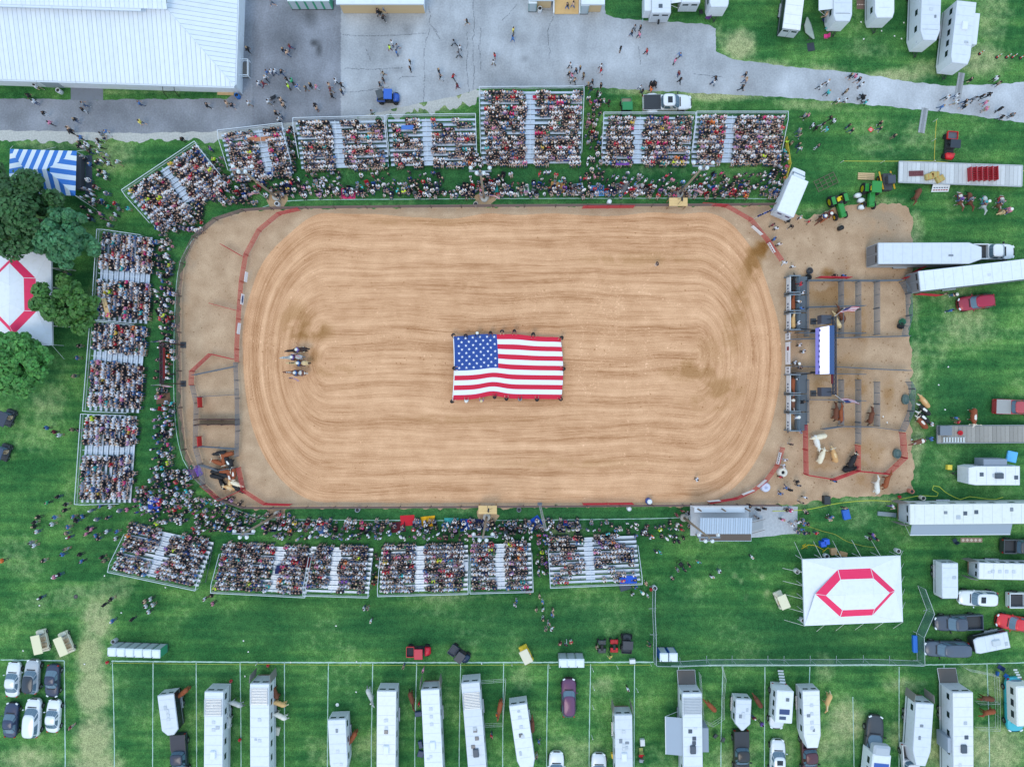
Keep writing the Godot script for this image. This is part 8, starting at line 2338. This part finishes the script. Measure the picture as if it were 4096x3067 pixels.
func build_crowd() -> void:
	var o := Node3D.new()
	o.name = numbered("crowd")
	add_child(o)
	tag(o, "dense mass of spectators seated in the stands and on the lawn", "crowd")
	o.set_meta("kind", "stuff")
	var looks := [[C(30, 25, 24), C(206, 162, 138), C(44, 48, 62), false, true], [C(40, 34, 32), C(214, 172, 150), C(64, 84, 122), false, false], [C(80, 62, 50), C(204, 158, 134), C(52, 58, 72), true, true], [C(26, 25, 28), C(214, 172, 150), C(150, 148, 150), true, false], [C(176, 150, 114), C(214, 174, 152), C(36, 40, 52), false, true], [C(224, 224, 226), C(204, 160, 138), C(66, 88, 128), false, true], [C(30, 36, 60), C(196, 150, 126), C(180, 184, 194), true, false]]
	var sets := {}
	for c in crowd_at:
		var key := Vector2i(c[2], [0, 0, 1, 1, 2, 3, 3, 4, 5, 6][rng.randi() % 10])
		if not sets.has(key): sets[key] = []
		sets[key].append(c)
	for key in sets:
		var list: Array = sets[key]
		var pm := person_mesh(["sit_up", "sit_forward", "stand"][key.x]).duplicate() as ArrayMesh
		var have: Array = person_mesh(["sit_up", "sit_forward", "stand"][key.x]).get_meta("regions")
		var lk: Array = looks[key.y]
		for i in have.size():
			var m: StandardMaterial3D
			if have[i] == 1 or (have[i] == 6 and lk[4]):
				m = StandardMaterial3D.new()
				m.vertex_color_use_as_albedo = true
				m.roughness = 0.85
			else: m = M([lk[1], Color.WHITE, lk[2], C(60, 58, 60), lk[0], lk[1] if lk[3] else lk[2], lk[1]][have[i]], 0.85)
			pm.surface_set_material(i, m)
		var mm := MultiMesh.new()
		mm.transform_format = MultiMesh.TRANSFORM_3D
		mm.use_colors = true
		mm.mesh = pm
		mm.instance_count = list.size()
		for i in list.size():
			mm.set_instance_transform(i, list[i][0])
			mm.set_instance_color(i, (list[i][1] as Color).srgb_to_linear())
		var n := MultiMeshInstance3D.new()
		n.name = "spectators"
		n.multimesh = mm
		o.add_child(n, true)
		n.set_meta("kind", "stuff")
	print("crowd ", crowd_at.size(), " people ", people_made)

# ---------------------------------------------------------------- small things
func build_small() -> void:
	for e in [[0, 0, 512, 788, C(208, 212, 216), "white trash barrel by the hall doorway"], [0, 0, 2076, 306, C(200, 204, 210), "white trash barrel under the hall's end wall"], [0, 0, 2048, 830, C(40, 110, 190), "blue trash barrel at the hall corner"], [1, 0, 776, 50, C(210, 214, 218), "white trash barrel by the row of toilets at the yard"], [1, 0, 1040, 75, C(60, 62, 66), "dark trash barrel beside the stroller family"], [2, 0, 240, 85, C(206, 210, 214), "white trash barrel with black bag by the ramp"], [0, 3, 988, 568, C(176, 182, 188), "grey trash barrel at the row of six toilets"], [3, 2, 1115, 1435, C(214, 216, 218), "white trash barrel behind the red ringed tent's corner"], [3, 2, 500, 1480, C(206, 208, 210), "white trash barrel among the tent's cables"], [3, 2, 245, 1612, C(210, 212, 214), "white trash barrel at the tent's pole side"], [3, 3, 296, 385, C(200, 204, 208), "white trash barrel at the tent's announcer side corner"], [1, 1, 186, 106, C(214, 216, 218), "white trash barrel by the pole at the narrow stand"], [1, 1, 1896, 108, C(180, 176, 168), "tan trash barrel by the pole at the tallest stand"], [2, 1, 838, 88, C(196, 204, 208), "pale trash barrel on the lawn strip by the rail"], [1, 2, 878, 1082, C(150, 156, 166), "grey trash barrel by the rail near the yellow blanket"], [2, 2, 60, 1080, C(120, 126, 136), "grey trash barrel near the mast foot"], [2, 2, 1008, 1072, C(190, 196, 200), "pale trash barrel by the red rail panels"], [3, 1, 626, 312, C(34, 36, 38), "black trash barrel on the dirt below the tractor"], [2, 3, 1228, 108, C(210, 214, 220), "white trash barrel at the mesh fence end"], [3, 2, 1230, 922, C(190, 120, 100), "terracotta tub on the grass edge of the corral"], [3, 2, 1328, 980, C(206, 200, 184), "cream tub by the yellow hose"]]:
		barrel(e[5], wq(e[0], e[1], e[2], e[3], 0.4), e[4], "", C(222, 224, 226) if e[5].begins_with("pale") else C(24, 25, 28))
	var bb := thing("barrel_cooler", "blue and white barrel standing inside the rail by the red panels", "barrel", wq(2, 2, 1180, 1010, 0.5) * Vector3(1, 0, 1))
	var st := ST(true); lathe(st, Vector3.ZERO, [[0.38, 0.0], [0.42, 0.1], [0.42, 0.8], [0.38, 0.95]], 14); part(bb, "drum", done(st), M(C(40, 76, 150), 0.5))
	st = ST(true); ell(st, Vector3(0.05, 1.0, 0), Vector3(0.36, 0.14, 0.36), 12, 4); part(bb, "cushion", done(st), M(C(214, 218, 222), 0.6))
	var cb := thing("clown_barrel", "white padded barrel with dark mouth on the red curve", "barrel", wq(3, 2, 125, 760, 0.6) * Vector3(1, 0, 1))
	st = ST(true); lathe(st, Vector3.ZERO, [[0.5, 0.0], [0.62, 0.15], [0.62, 0.85], [0.5, 1.0], [0.26, 1.0], [0.22, 0.7]], 16); part(cb, "padding", done(st), M(C(210, 204, 190), 0.8))
	st = ST(true); ell(st, Vector3(0, 0.8, 0), Vector3(0.24, 0.04, 0.24), 12, 4); part(cb, "well", done(st), M(C(24, 24, 28), 0.8))
	var cl := thing("clown_barrel", "pale printed padded barrel outside the long banner", "barrel", wq(2, 2, 2185, 888, 0.6) * Vector3(1, 0, 1))
	st = ST(true); lathe(st, Vector3.ZERO, [[0.5, 0.0], [0.62, 0.15], [0.62, 0.85], [0.5, 1.0], [0.2, 1.0], [0.16, 0.7]], 16); part(cl, "padding", done(st), M(C(196, 200, 220), 0.8))
	for e in [[1118, 600, 0.46, 0.62, "large oval grey stock tank in the red corral"], [1190, 132, 0.4, 0.66, "oval grey stock tank along the grey outer corral"]]:

		var tk := thing("stock_tank", e[4], "stock tank", wq(3, 2, e[0], e[1], 0.4) * Vector3(1, 0, 1))
		st = ST(true)
		var rr := []
		for p in [[1.0, 0.0], [1.0, 0.6], [0.93, 0.6], [0.92, 0.35]]: rr.append(ring(Vector3(0, p[1], 0), Vector3(e[2] * p[0], 0, 0), Vector3(0, 0, e[3] * p[0]), 18))
		loft(st, rr); part(tk, "tank", done(st), M(C(86, 108, 106), 0.5))
	for e in [[360, 680, C(64, 66, 72), "large round black mineral tub above the truck side pens"], [348, 735, C(34, 36, 40), "small round black tub above the truck side pens"], [1160, 1118, C(40, 110, 84), "green tub at the outer corral line"], [1145, 1155, C(36, 38, 42), "black tub beside the green tub"]]:
		var tb := thing("feed_tub", e[3], "tub", wq(3, 1, e[0], e[1], 0.3) * Vector3(1, 0, 1))
		st = ST(true); lathe(st, Vector3.ZERO, [[0.34, 0.0], [0.44, 0.5], [0.41, 0.5], [0.33, 0.08]], 14); part(tb, "tub", done(st), M(e[2], 0.6))
	# cones with markers, sandwich signs, ramps, small boards
	for e in [[1826, 455], [1975, 485], [2058, 485], [2108, 485], [2180, 490]]:
		var mk := thing("traffic_marker", "orange striped road marker on black base on the dry grass", "traffic marker", wq(3, 0, e[0], e[1] + 10), 0.0, "orange road markers by the tall campers")
		st = ST(); lathe(st, Vector3.ZERO, [[0.22, 0.0], [0.22, 0.08], [0.1, 0.1]], 10); part(mk, "base", done(st), M(C(30, 30, 32), 0.8))
		for i in 4:
			st = ST(); lathe(st, Vector3(0, 0.1 + i * 0.24, 0), [[0.085 - i * 0.012, 0.0], [0.075 - i * 0.012, 0.24]], 10); part(mk, "band", done(st), M(C(226, 84, 40) if i % 2 == 0 else C(226, 226, 224), 0.6))
	for e in [[3, 0, 1655, 735, 1.2, 3.0, 0.12, "grey ribbed cable ramp across the camper side of the lane"], [3, 0, 1340, 1040, 1.2, 3.2, 0.1, "grey ribbed cable ramp on the grass side of the lane"]]:
		var rp := thing("cable_ramp", e[7], "cable ramp", wq(e[0], e[1], e[2], e[3]), -0.16)
		for i in 6: pbox(rp, "section", Vector3(0, 0.05, -1.4 + i * 0.56), Vector3(0.85, 0.07, 0.54), M(C(150, 154, 158), 0.7))
		pbox(rp, "ridge", Vector3(0, 0.11, 0), Vector3(0.3, 0.05, 3.3), M(C(126, 130, 134), 0.7))
	var ds := thing("diamond_sign", "small red diamond sign board lying on the lawn", "sign", wq(3, 0, 888, 1118), 0.0)
	pbox(ds, "board", Vector3(0, 0.05, 0), Vector3(0.55, 0.03, 0.55), M(C(216, 70, 62), 0.6), Basis(Vector3.UP, PI / 4))
	pbox(ds, "symbol", Vector3(0, 0.07, 0), Vector3(0.3, 0.012, 0.3), M(C(230, 200, 196), 0.6))
	pbox(ds, "symbol_core", Vector3(0, 0.08, 0), Vector3(0.18, 0.012, 0.18), M(C(216, 70, 62), 0.6))
	var hm := thing("net_hammock", "grey net hammock on a stand by the dark framed trailer", "hammock", wq(3, 0, 345, 270), 0.3)
	st = ST(true); loft(st, [ring(Vector3(0, 0.9, -1.5), Vector3(0.1, 0, 0), Vector3(0, 0.02, 0), 8), ring(Vector3(0, 0.45, -0.7), Vector3(0.5, 0, 0), Vector3(0, 0.03, 0), 8), ring(Vector3(0, 0.35, 0.2), Vector3(0.55, 0, 0), Vector3(0, 0.03, 0), 8), ring(Vector3(0, 0.9, 1.5), Vector3(0.1, 0, 0), Vector3(0, 0.02, 0), 8)]); part(hm, "net", done(st), M(C(150, 164, 156), 0.8))
	st = ST()
	for s in [-1, 1]:
		bar(st, Vector3(0, 0.9, s * 1.5), Vector3(0, 0.05, s * 1.1), 0.04, 5); bar(st, Vector3(-0.5, 0.04, s * 1.1), Vector3(0.5, 0.04, s * 1.1), 0.04, 5)
	bar(st, Vector3(0, 0.04, -1.1), Vector3(0, 0.04, 1.1), 0.04, 5); part(hm, "stand", done(st), M(C(70, 74, 76), 0.5))
	var mt := thing("rubber_mat", "square dark mat lying by the net hammock", "mat", wq(3, 0, 372, 405), 0.15)
	pbox(mt, "mat", Vector3(0, 0.02, 0), Vector3(0.95, 0.03, 1.1), M(C(48, 56, 66), 0.85)); pbox(mt, "edge", Vector3(0, 0.03, 0.5), Vector3(0.95, 0.03, 0.06), M(C(40, 46, 54), 0.85))
	var dg := thing("drag_harrow", "rusty grid drag harrow lying on the grass beside the box truck", "harrow", wq(3, 0, 500, 1570), 0.45)
	for i in 4: pbox(dg, "bar", Vector3(0, 0.08, -0.75 + i * 0.5), Vector3(3.0, 0.06, 0.07), M(C(96, 92, 74), 0.8))
	for i in 5: pbox(dg, "cross_bar", Vector3(-1.45 + i * 0.72, 0.13, 0), Vector3(0.06, 0.05, 1.6), M(C(104, 100, 80), 0.8))
	var pl := thing("timber_pallet", "tan timber pallet on the grass above the skid steer", "pallet", wq(3, 0, 845, 1522), -0.04)
	for i in 4: pbox(pl, "board", Vector3(0, 0.14, -0.36 + i * 0.24), Vector3(2.2, 0.04, 0.18), M(C(202, 172, 130), 0.85))
	for i in 3: pbox(pl, "bearer", Vector3(-0.9 + i * 0.9, 0.06, 0), Vector3(0.1, 0.11, 0.9), M(C(160, 132, 96), 0.9))
	# load of the long flatbed: red gate rack, pipes, hay
	var fb := wq(3, 0, 1798, 1525)
	var rk := thing("gate_rack", "red steel gate rack loaded on the long flatbed", "rack", Vector3(fb.x, 0.99, fb.z), 0.03)
	for i in 8: pbox(rk, "rail", Vector3(0, 0.5, -0.85 + i * 0.24), Vector3(3.6, 0.1, 0.08), M(C(168, 30, 42), 0.5))
	for i in 6: pbox(rk, "stile", Vector3(-1.75 + i * 0.7, 0.4, 0), Vector3(0.1, 0.8, 1.8), M(C(156, 26, 38), 0.5))
	fb = wq(3, 0, 1243, 1515)
	var pk := thing("pipe_stack", "stack of dark red pipes on the long flatbed", "pipes", Vector3(fb.x, 0.99, fb.z), 0.03)
	for i in 6:
		st = ST(); bar(st, Vector3(-0.95, 0.05 + 0.02 * (i % 2), -0.3 + i * 0.12), Vector3(0.95, 0.05 + 0.02 * (i % 2), -0.3 + i * 0.12), 0.05, 5); part(pk, "pipe", done(st), M(C(110, 50, 58), 0.6))
	for e in [[1350, 1545, 0.2], [1440, 1565, 0.5], [1395, 1530, 0.0]]:
		var hb2 := wq(3, 0, e[0], e[1])
		var hy := thing("hay_bale", "loose yellow hay bale heaped on the long flatbed", "hay bale", Vector3(hb2.x, 0.99, hb2.z), e[2], "hay bales on the long flatbed")
		st = ST(); cbox(st, Vector3(0, 0.22, 0), Vector3(1.1, 0.45, 0.8), 0.08); part(hy, "bale", done(st), M(C(170, 152, 92), 0.95, 0, 0.2))
		for s in [-0.25, 0.25]: pbox(hy, "twine", Vector3(s, 0.225, 0), Vector3(0.03, 0.47, 0.82), M(C(196, 120, 60), 0.9))
	fb = wq(3, 0, 1478, 1625)
	var ab := thing("sign_board", "white sign board with red and dark print leaning below the flatbed", "sign", Vector3(fb.x, 0, fb.z), 0.02)
	pbox(ab, "board", Vector3(0, 0.4, 0), Vector3(2.3, 0.04, 1.1), M(C(214, 216, 218), 0.6), Basis(Vector3.RIGHT, 0.5))
	for i in 3:
		for j in 6: pbox(ab, "print", Vector3(-0.85 + j * 0.34, 0.43 - (i - 1) * 0.13, (i - 1) * 0.28), Vector3(0.24, 0.012, 0.14), M(C(150, 60, 70) if i != 1 else C(70, 76, 100), 0.7), Basis(Vector3.RIGHT, 0.5))
	for s in [-0.9, 0.9]: pbox(ab, "leg", Vector3(s, 0.3, -0.4), Vector3(0.06, 0.6, 0.06), M(C(150, 150, 150), 0.6))
	fb = wq(3, 2, 1610, 415)
	var rbk := thing("red_tub", "red round tub on the plank flatbed", "tub", Vector3(fb.x, 0.985, fb.z))
	st = ST(true); lathe(st, Vector3.ZERO, [[0.24, 0.0], [0.32, 0.4], [0.29, 0.4], [0.22, 0.06]], 14); part(rbk, "tub", done(st), M(C(190, 24, 42), 0.5))
	fb = wq(3, 2, 1565, 475)
	var ld := thing("folding_ladder", "white slatted ramp ladder on the plank flatbed", "ladder", Vector3(fb.x, 0.985, fb.z), 0.0)
	for i in 8: pbox(ld, "rung", Vector3(-1.3 + i * 0.37, 0.08, 0), Vector3(0.2, 0.05, 0.6), M(C(190, 196, 196), 0.5))
	for s in [-0.33, 0.33]: pbox(ld, "rail", Vector3(0, 0.08, s), Vector3(3.0, 0.09, 0.06), M(C(176, 182, 184), 0.5))
	fb = wq(3, 2, 1475, 395)
	var dw := thing("storage_box", "grey steel deck box on the plank flatbed's end", "box", Vector3(fb.x, 0.985, fb.z))
	st = ST(); cbox(st, Vector3(0, 0.3, 0), Vector3(1.5, 0.6, 1.2), 0.04); part(dw, "case", done(st), M(C(88, 96, 106), 0.6)); pbox(dw, "lid", Vector3(0, 0.62, 0), Vector3(1.54, 0.05, 1.24), M(C(110, 118, 128), 0.6))
	# boxes, coolers, folded things round the trailers
	for e in [["cooler", "white cooler on the chalk line by the utility vehicle", "cooler", 2, 3, 1036, 738, 0.75, 0.5, 0.55, C(214, 217, 220)], ["cooler", "white cooler chest beside the narrow plain trailer", "cooler", 2, 3, 1122, 1435, 0.6, 0.5, 0.85, C(212, 215, 218)], ["jug", "yellow jug at the narrow plain trailer", "jug", 2, 3, 872, 1545, 0.55, 0.6, 0.6, C(222, 186, 60)], ["tool_chest", "pale step box by the long white trailer", "box", 1, 3, 186, 1342, 0.6, 0.4, 1.0, C(204, 198, 180)], ["bag", "blue duffel bag by the open doored trailer", "bag", 1, 3, 1402, 1190, 0.9, 0.45, 0.6, C(40, 66, 104)], ["bag", "second blue bag along the open doored trailer", "bag", 1, 3, 1420, 1455, 0.5, 0.4, 0.9, C(36, 62, 100)], ["bag", "third blue bag near the open doored trailer's wheels", "bag", 1, 3, 1422, 1535, 0.8, 0.4, 0.8, C(36, 58, 94)], ["yellow_case", "small yellow generator on the lawn by the travel trailer", "generator", 3, 2, 1555, 715, 0.6, 0.5, 0.65, C(222, 196, 70)], ["carton", "cardboard carton behind the red ringed tent", "carton", 3, 2, 560, 1440, 0.8, 0.5, 0.9, C(186, 146, 106)], ["carton", "flat cardboard carton behind the red ringed tent", "carton", 3, 2, 645, 1463, 1.0, 0.35, 0.6, C(180, 140, 100)], ["blue_drum", "blue drum beside its twin near the cable heap", "drum", 3, 2, 462, 1372, 0.7, 0.8, 0.7, C(28, 82, 190)], ["blue_drum", "second blue drum near the cable heap", "drum", 3, 2, 490, 1352, 0.7, 0.8, 0.7, C(30, 86, 196)], ["wagon", "blue folding wagon on the grass by the hose", "wagon", 3, 2, 668, 1120, 0.9, 0.5, 1.3, C(32, 92, 180)], ["bin", "black lidded bin by the concrete pad", "bin", 3, 2, 492, 995, 0.8, 0.9, 1.1, C(40, 44, 48)], ["pallet_box", "grey crate on the blue work cart's load", "crate", 1, 0, 1080, 838, 0.9, 0.3, 1.1, C(70, 76, 80)], ["crate", "dark grey boxes behind the stand's blue tarpaulin", "crate", 2, 3, 970, 88, 1.5, 0.9, 0.9, C(44, 60, 76)], ["cart", "blue playpen like cart on the corner lawn", "cart", 0, 2, 1342, 1035, 1.5, 0.7, 1.9, C(30, 74, 180)], ["blue_bundle", "long blue bundle along the mesh fence", "bundle", 3, 3, 1262, 590, 0.55, 0.4, 2.2, C(40, 108, 200)], ["blue_tarp", "crumpled light blue paddling pool by the travel trailer", "tarpaulin", 3, 2, 2100, 625, 1.3, 0.25, 1.4, C(92, 176, 226)], ["ramp_box", "grey gangway leading to the open horse trailer", "ramp", 3, 2, 1022, 1120, 2.4, 0.3, 0.55, C(120, 134, 140)]]:
		var at := wq(e[3], e[4], e[5], e[6])
		if e[0] == "pallet_box": at.y = 0.91
		box_thing(e[0], e[1], e[2], at, Vector3(e[7], e[8], e[9]), e[10], rng.randf_range(-0.3, 0.3) if e[9] < 1.5 else 0.03, e[10])
	# chairs between the campers
	for e in [[2, 0, 1552, 58, C(190, 36, 44), "red", "under the camper awning"], [2, 0, 1625, 115, C(30, 32, 38), "black", "by the curved camper"], [2, 0, 1682, 160, C(96, 50, 120), "purple", "by the curved camper"], [3, 0, 480, 185, C(26, 40, 84), "navy", "by the black fronted camper"], [3, 0, 502, 255, C(80, 190, 190), "turquoise", "by the black fronted camper"], [3, 0, 490, 325, C(210, 60, 130), "pink", "by the black fronted camper"], [2, 3, 1108, 1495, C(150, 160, 90), "olive", "by the narrow plain trailer"], [2, 3, 1108, 1545, C(196, 30, 44), "red", "by the narrow plain trailer"], [2, 3, 1110, 1590, C(150, 156, 164), "grey", "by the narrow plain trailer"], [2, 3, 1748, 1375, C(70, 76, 80), "grey", "under the slide-out"], [2, 3, 1815, 1408, C(74, 80, 84), "grey", "under the slide-out"], [3, 3, 1965, 840, C(30, 90, 160), "blue", "by the turquoise motorhome"], [3, 3, 2040, 860, C(30, 96, 170), "blue", "by the turquoise motorhome"], [3, 3, 1985, 785, C(24, 46, 90), "navy", "by the turquoise motorhome"], [3, 2, 1600, 1345, C(40, 62, 78), "dark teal", "by the long awning"]]:
		camp_chair(wq(e[0], e[1], e[2], e[3]), rng.randf() * TAU, e[4], "%s folding camp chair %s" % [e[5], e[6]], "%s camp chairs %s" % [e[5], e[6]])
	# rugs
	for e in [[3, 2, 1758, 1345, 2.9, 0.6, C(150, 128, 112), "patterned rug laid below the long awning"], [3, 0, 805, 40, 1.2, 1.2, C(120, 100, 92), "brown patterned rug by the black fronted camper"]]:
		var rg := thing("rug", e[7], "rug", wq(e[0], e[1], e[2], e[3]))
		pbox(rg, "weave", Vector3(0, 0.015, 0), Vector3(e[4], 0.025, e[5]), M(e[6], 0.95))
		for i in 5: pbox(rg, "diamond", Vector3((i - 2) * e[4] / 5.2, 0.03, 0), Vector3(e[4] / 9.0, 0.008, e[4] / 9.0), M(C(206, 190, 176), 0.95), Basis(Vector3.UP, PI / 4))
	# hoses, cables, tape lines
	var lines := [["yellow_hose", "yellow garden hose snaking from the concrete pad past the horse trailer", "hose", qpoly(3, 2, [40, 1095, 330, 1082, 560, 1035, 760, 1010, 930, 1003, 1060, 1010, 1180, 985, 1320, 962, 1460, 968, 1470, 940, 1420, 910, 1430, 875, 1480, 885, 1530, 930, 1600, 970, 1660, 995, 1740, 970, 1850, 985, 1960, 995, 2030, 975]), C(196, 206, 70), 0.045],
		["extension_cable", "thin yellow cable running towards the red ringed tent", "cable", qpoly(3, 2, [330, 1220, 480, 1270, 580, 1295, 680, 1355, 820, 1395, 940, 1410]), C(170, 170, 60), 0.03],
		["cable_heap", "tangled yellow cables behind the red ringed tent", "cable", qpoly(3, 2, [300, 1400, 330, 1375, 300, 1390, 345, 1410, 290, 1420, 350, 1385, 430, 1400, 480, 1430, 470, 1450, 520, 1410, 560, 1450, 640, 1470]), C(220, 190, 30), 0.05],
		["boundary_tape", "yellow tape line by the loaded flatbed", "tape", qpoly(3, 0, [650, 1388, 1000, 1390, 1440, 1390, 1700, 1422, 1950, 1448, 2300, 1480], 0.8), C(206, 196, 70), 0.03],
		["boundary_tape", "yellow tape line rising from the flatbed to the lane", "tape", qpoly(3, 0, [1438, 1385, 1445, 1200, 1458, 1030], 0.8), C(210, 180, 60), 0.03],
		["boundary_tape", "thin yellow rope along the trailer field's chalk line", "tape", qpoly(0, 3, [960, 760, 2208, 775], 0.7) + qpoly(1, 3, [0, 770, 900, 780, 2208, 778], 0.7) + qpoly(2, 3, [0, 775, 1200, 778], 0.7), C(176, 176, 60), 0.025],
		["blue_hose", "pale blue hose line beside the white travel trailer", "hose", qpoly(2, 0, [1150, -40, 1145, 60, 1125, 190]), C(150, 200, 200), 0.04]]
	for l in lines:
		var o := thing(l[0], l[1], l[2], Vector3(l[3][0].x, 0, l[3][0].z))
		var pts := PackedVector3Array()
		for p in smooth_line(l[3], 0.6): pts.append(p - o.position + Vector3(0, 0.04 if p.y < 0.1 else 0.0, 0))
		st = ST(true); tube(st, pts, l[5], 5); part(o, "line", done(st), M(l[4], 0.6))
		if l[2] == "tape":
			for i in range(0, l[3].size()):
				var p: Vector3 = l[3][i] - o.position
				st = ST(); bar(st, Vector3(p.x, 0, p.z), Vector3(p.x, 1.0, p.z), 0.035, 5); part(o, "stake", done(st), M(C(214, 214, 206), 0.6))
	# white marking stakes lying in the trailer bays
	for e in [[690, 800], [900, 775], [698, 960], [693, 1122], [685, 1380], [1072, 975], [858, 1382], [318, 770]]:
		var sk := thing("marking_stake", "short white marking stake in the trailer bay turf", "stake", wq(2, 3, e[0], e[1]), 0.0, "white stakes in the trailer bays")
		st = ST(); bar(st, Vector3.ZERO, Vector3(0.1, 0.9, 0.15), 0.03, 4); part(sk, "stake", done(st), M(C(220, 222, 220), 0.6))
		pbox(sk, "cap", Vector3(0.1, 0.92, 0.15), Vector3(0.08, 0.04, 0.08), M(C(226, 228, 226), 0.6))
	# red buckets hung and standing by the trailers
	for e in [[1, 3, 116, 888], [1, 3, 145, 1028], [1, 3, 146, 1146], [0, 3, 1978, 910], [0, 3, 2054, 1416], [1, 3, 88, 776], [3, 2, 1660, 740], [3, 2, 1112, 970], [0, 3, 912, 750], [2, 3, 1178, 122]]:
		var bk := thing("red_bucket", "small red bucket standing on the grass", "bucket", wq(e[0], e[1], e[2] + 18, e[3]), 0.0, "red buckets on the grass")
		st = ST(true); lathe(st, Vector3.ZERO, [[0.15, 0.0], [0.2, 0.36], [0.17, 0.36], [0.13, 0.05]], 10); part(bk, "pail", done(st), M(C(196, 30, 46), 0.5))
		st = ST(); tube(st, PackedVector3Array([Vector3(-0.19, 0.36, 0), Vector3(0, 0.52, 0), Vector3(0.19, 0.36, 0)]), 0.012, 4); part(bk, "handle", done(st), M(C(140, 144, 148), 0.4))
	# strollers and wheelchairs
	for e in [[1, 0, 160, 855, "black wheelchair pushed on the dark asphalt yard"], [2, 0, 1215, 740, "black stroller on the lane edge by the white pickup"], [2, 2, 1448, 1545, "black stroller on the grass near the announcer stand"], [0, 2, 1225, 105, "black stroller parked at the stand's front corner"], [1, 0, 1075, 125, "dark stroller by the yard's trash barrel"], [3, 0, 800, 850, "dark covered stroller on the lane"], [0, 2, 668, 1165, "dark stroller among people behind the askew stand"]]:
		var sr := thing("stroller", e[4], "stroller", wq(e[0], e[1], e[2], e[3]), rng.randf() * TAU)
		st = ST(true); loft(st, [ring(Vector3(0, 0.45, 0.35), Vector3(0.2, 0, 0), Vector3(0, 0.06, 0), 8), ring(Vector3(0, 0.55, 0.0), Vector3(0.26, 0, 0), Vector3(0, 0.16, 0), 8), ring(Vector3(0, 0.85, -0.3), Vector3(0.26, 0, 0), Vector3(0, 0.2, 0), 8)]); part(sr, "seat", done(st), M(C(34, 36, 42), 0.8))
		for s in [-1, 1]:
			st = ST(); tube(st, PackedVector3Array([Vector3(s * 0.26, 0.15, 0.4), Vector3(s * 0.26, 0.6, 0.0), Vector3(s * 0.26, 1.0, -0.55)]), 0.018, 4); part(sr, "frame", done(st), M(C(110, 114, 120), 0.4, 0.4))
			wheel(sr, Vector3(s * 0.28, 0.15, -0.35), 0.15, 0.05); wheel(sr, Vector3(s * 0.28, 0.12, 0.4), 0.12, 0.05)
	# manhole on the open grass
	var mc := thing("manhole_cover", "round iron manhole cover in the worn grass", "manhole cover", wq(0, 3, 650, 188))
	st = ST(true); lathe(st, Vector3.ZERO, [[0.28, 0.0], [0.28, 0.03], [0.25, 0.035]], 18); part(mc, "cover", done(st), M(C(78, 76, 78), 0.8, 0.3))
	st = ST(true); lathe(st, Vector3(0, 0.03, 0), [[0.14, 0.0], [0.14, 0.012], [0.1, 0.014]], 14); part(mc, "boss", done(st), M(C(98, 96, 96), 0.8, 0.3))
	var ld2 := thing("white_plate", "round white lid lying on the grass by the shorter trailer", "lid", wq(1, 3, 700, 1120))
	st = ST(true); lathe(st, Vector3.ZERO, [[0.22, 0.0], [0.23, 0.04], [0.2, 0.05]], 16); part(ld2, "disc", done(st), M(C(228, 229, 224), 0.5)); pbox(ld2, "grip", Vector3(0, 0.06, 0), Vector3(0.1, 0.03, 0.03), M(C(210, 211, 206), 0.5))
	# paper and cup litter on turf
	for i in 40:
		var px: Array = [[700, 1300, 500, 120], [300, 1330, 260, 110], [1950, 850, 100, 140], [900, 1480, 500, 60], [1850, 60, 120, 50]][i % 5]
		var lt := thing("paper_litter", "scrap of white paper litter lying on the grass", "litter", wf(px[0] + rng.randf_range(-px[2], px[2]), px[1] + rng.randf_range(-px[3], px[3])), rng.randf() * TAU, "paper scraps on the grass")
		st = ST(); slab(st, Vector3(-0.1, 0.05, -0.07), Vector3(0.1, 0.03, -0.07), Vector3(0.1, 0.06, 0.08), Vector3(-0.08, 0.03, 0.08), 0.008); part(lt, "scrap", done(st), M(C(222, 222, 218), 0.8))

func build_light() -> void:
	var cam := Camera3D.new()
	cam.name = "camera"
	add_child(cam)
	cam.fov = 2.0 * rad_to_deg(atan(1533.5 / S / H))
	cam.position = Vector3(0, H, 0)
	cam.rotation = Vector3(-PI / 2, 0, 0)
	cam.near = 0.5
	cam.far = 3000.0
	cam.current = true
	var e := Environment.new()
	e.background_mode = Environment.BG_SKY
	var sky := Sky.new()
	var sm := ProceduralSkyMaterial.new()
	sm.sky_top_color = Color(0.76, 0.88, 1.0)
	sm.sky_horizon_color = Color(0.88, 0.93, 1.0)
	sm.ground_bottom_color = Color(0.25, 0.3, 0.25)
	sm.ground_horizon_color = Color(0.5, 0.55, 0.55)
	sm.sky_energy_multiplier = 0.95
	sky.sky_material = sm
	e.sky = sky
	e.tonemap_mode = Environment.TONE_MAPPER_LINEAR
	e.tonemap_exposure = 1.72
	e.sdfgi_enabled = true
	e.ssao_enabled = true
	e.ssil_enabled = true
	var we := WorldEnvironment.new()
	we.name = "environment"
	we.environment = e
	add_child(we)
	var sun := DirectionalLight3D.new()
	sun.name = "sun"
	sun.light_energy = 0.22
	sun.light_angular_distance = 24.0
	sun.light_color = Color(1.0, 0.96, 0.9)
	sun.rotation = Vector3(deg_to_rad(-62), deg_to_rad(-25), 0)
	sun.shadow_enabled = true
	add_child(sun)

func _ready() -> void:
	rng.seed = 20240611
	unit_box = BoxMesh.new()
	build_light()
	make_grime()
	var t := Time.get_ticks_msec()
	var lap := func(what: String) -> void: print(what, " ", Time.get_ticks_msec() - t)
	build_ground(); lap.call("ground")
	build_hall(); build_tents(); build_trees(); lap.call("hall tents trees")
	build_stands(); lap.call("stands")
	build_fences(); lap.call("fences")
	build_arena_things(); lap.call("arena")
	build_vehicles(); lap.call("vehicles")
	build_animals(); lap.call("animals")
	build_people(); build_lawn(); build_crowd(); lap.call("people")
	build_small(); lap.call("small")
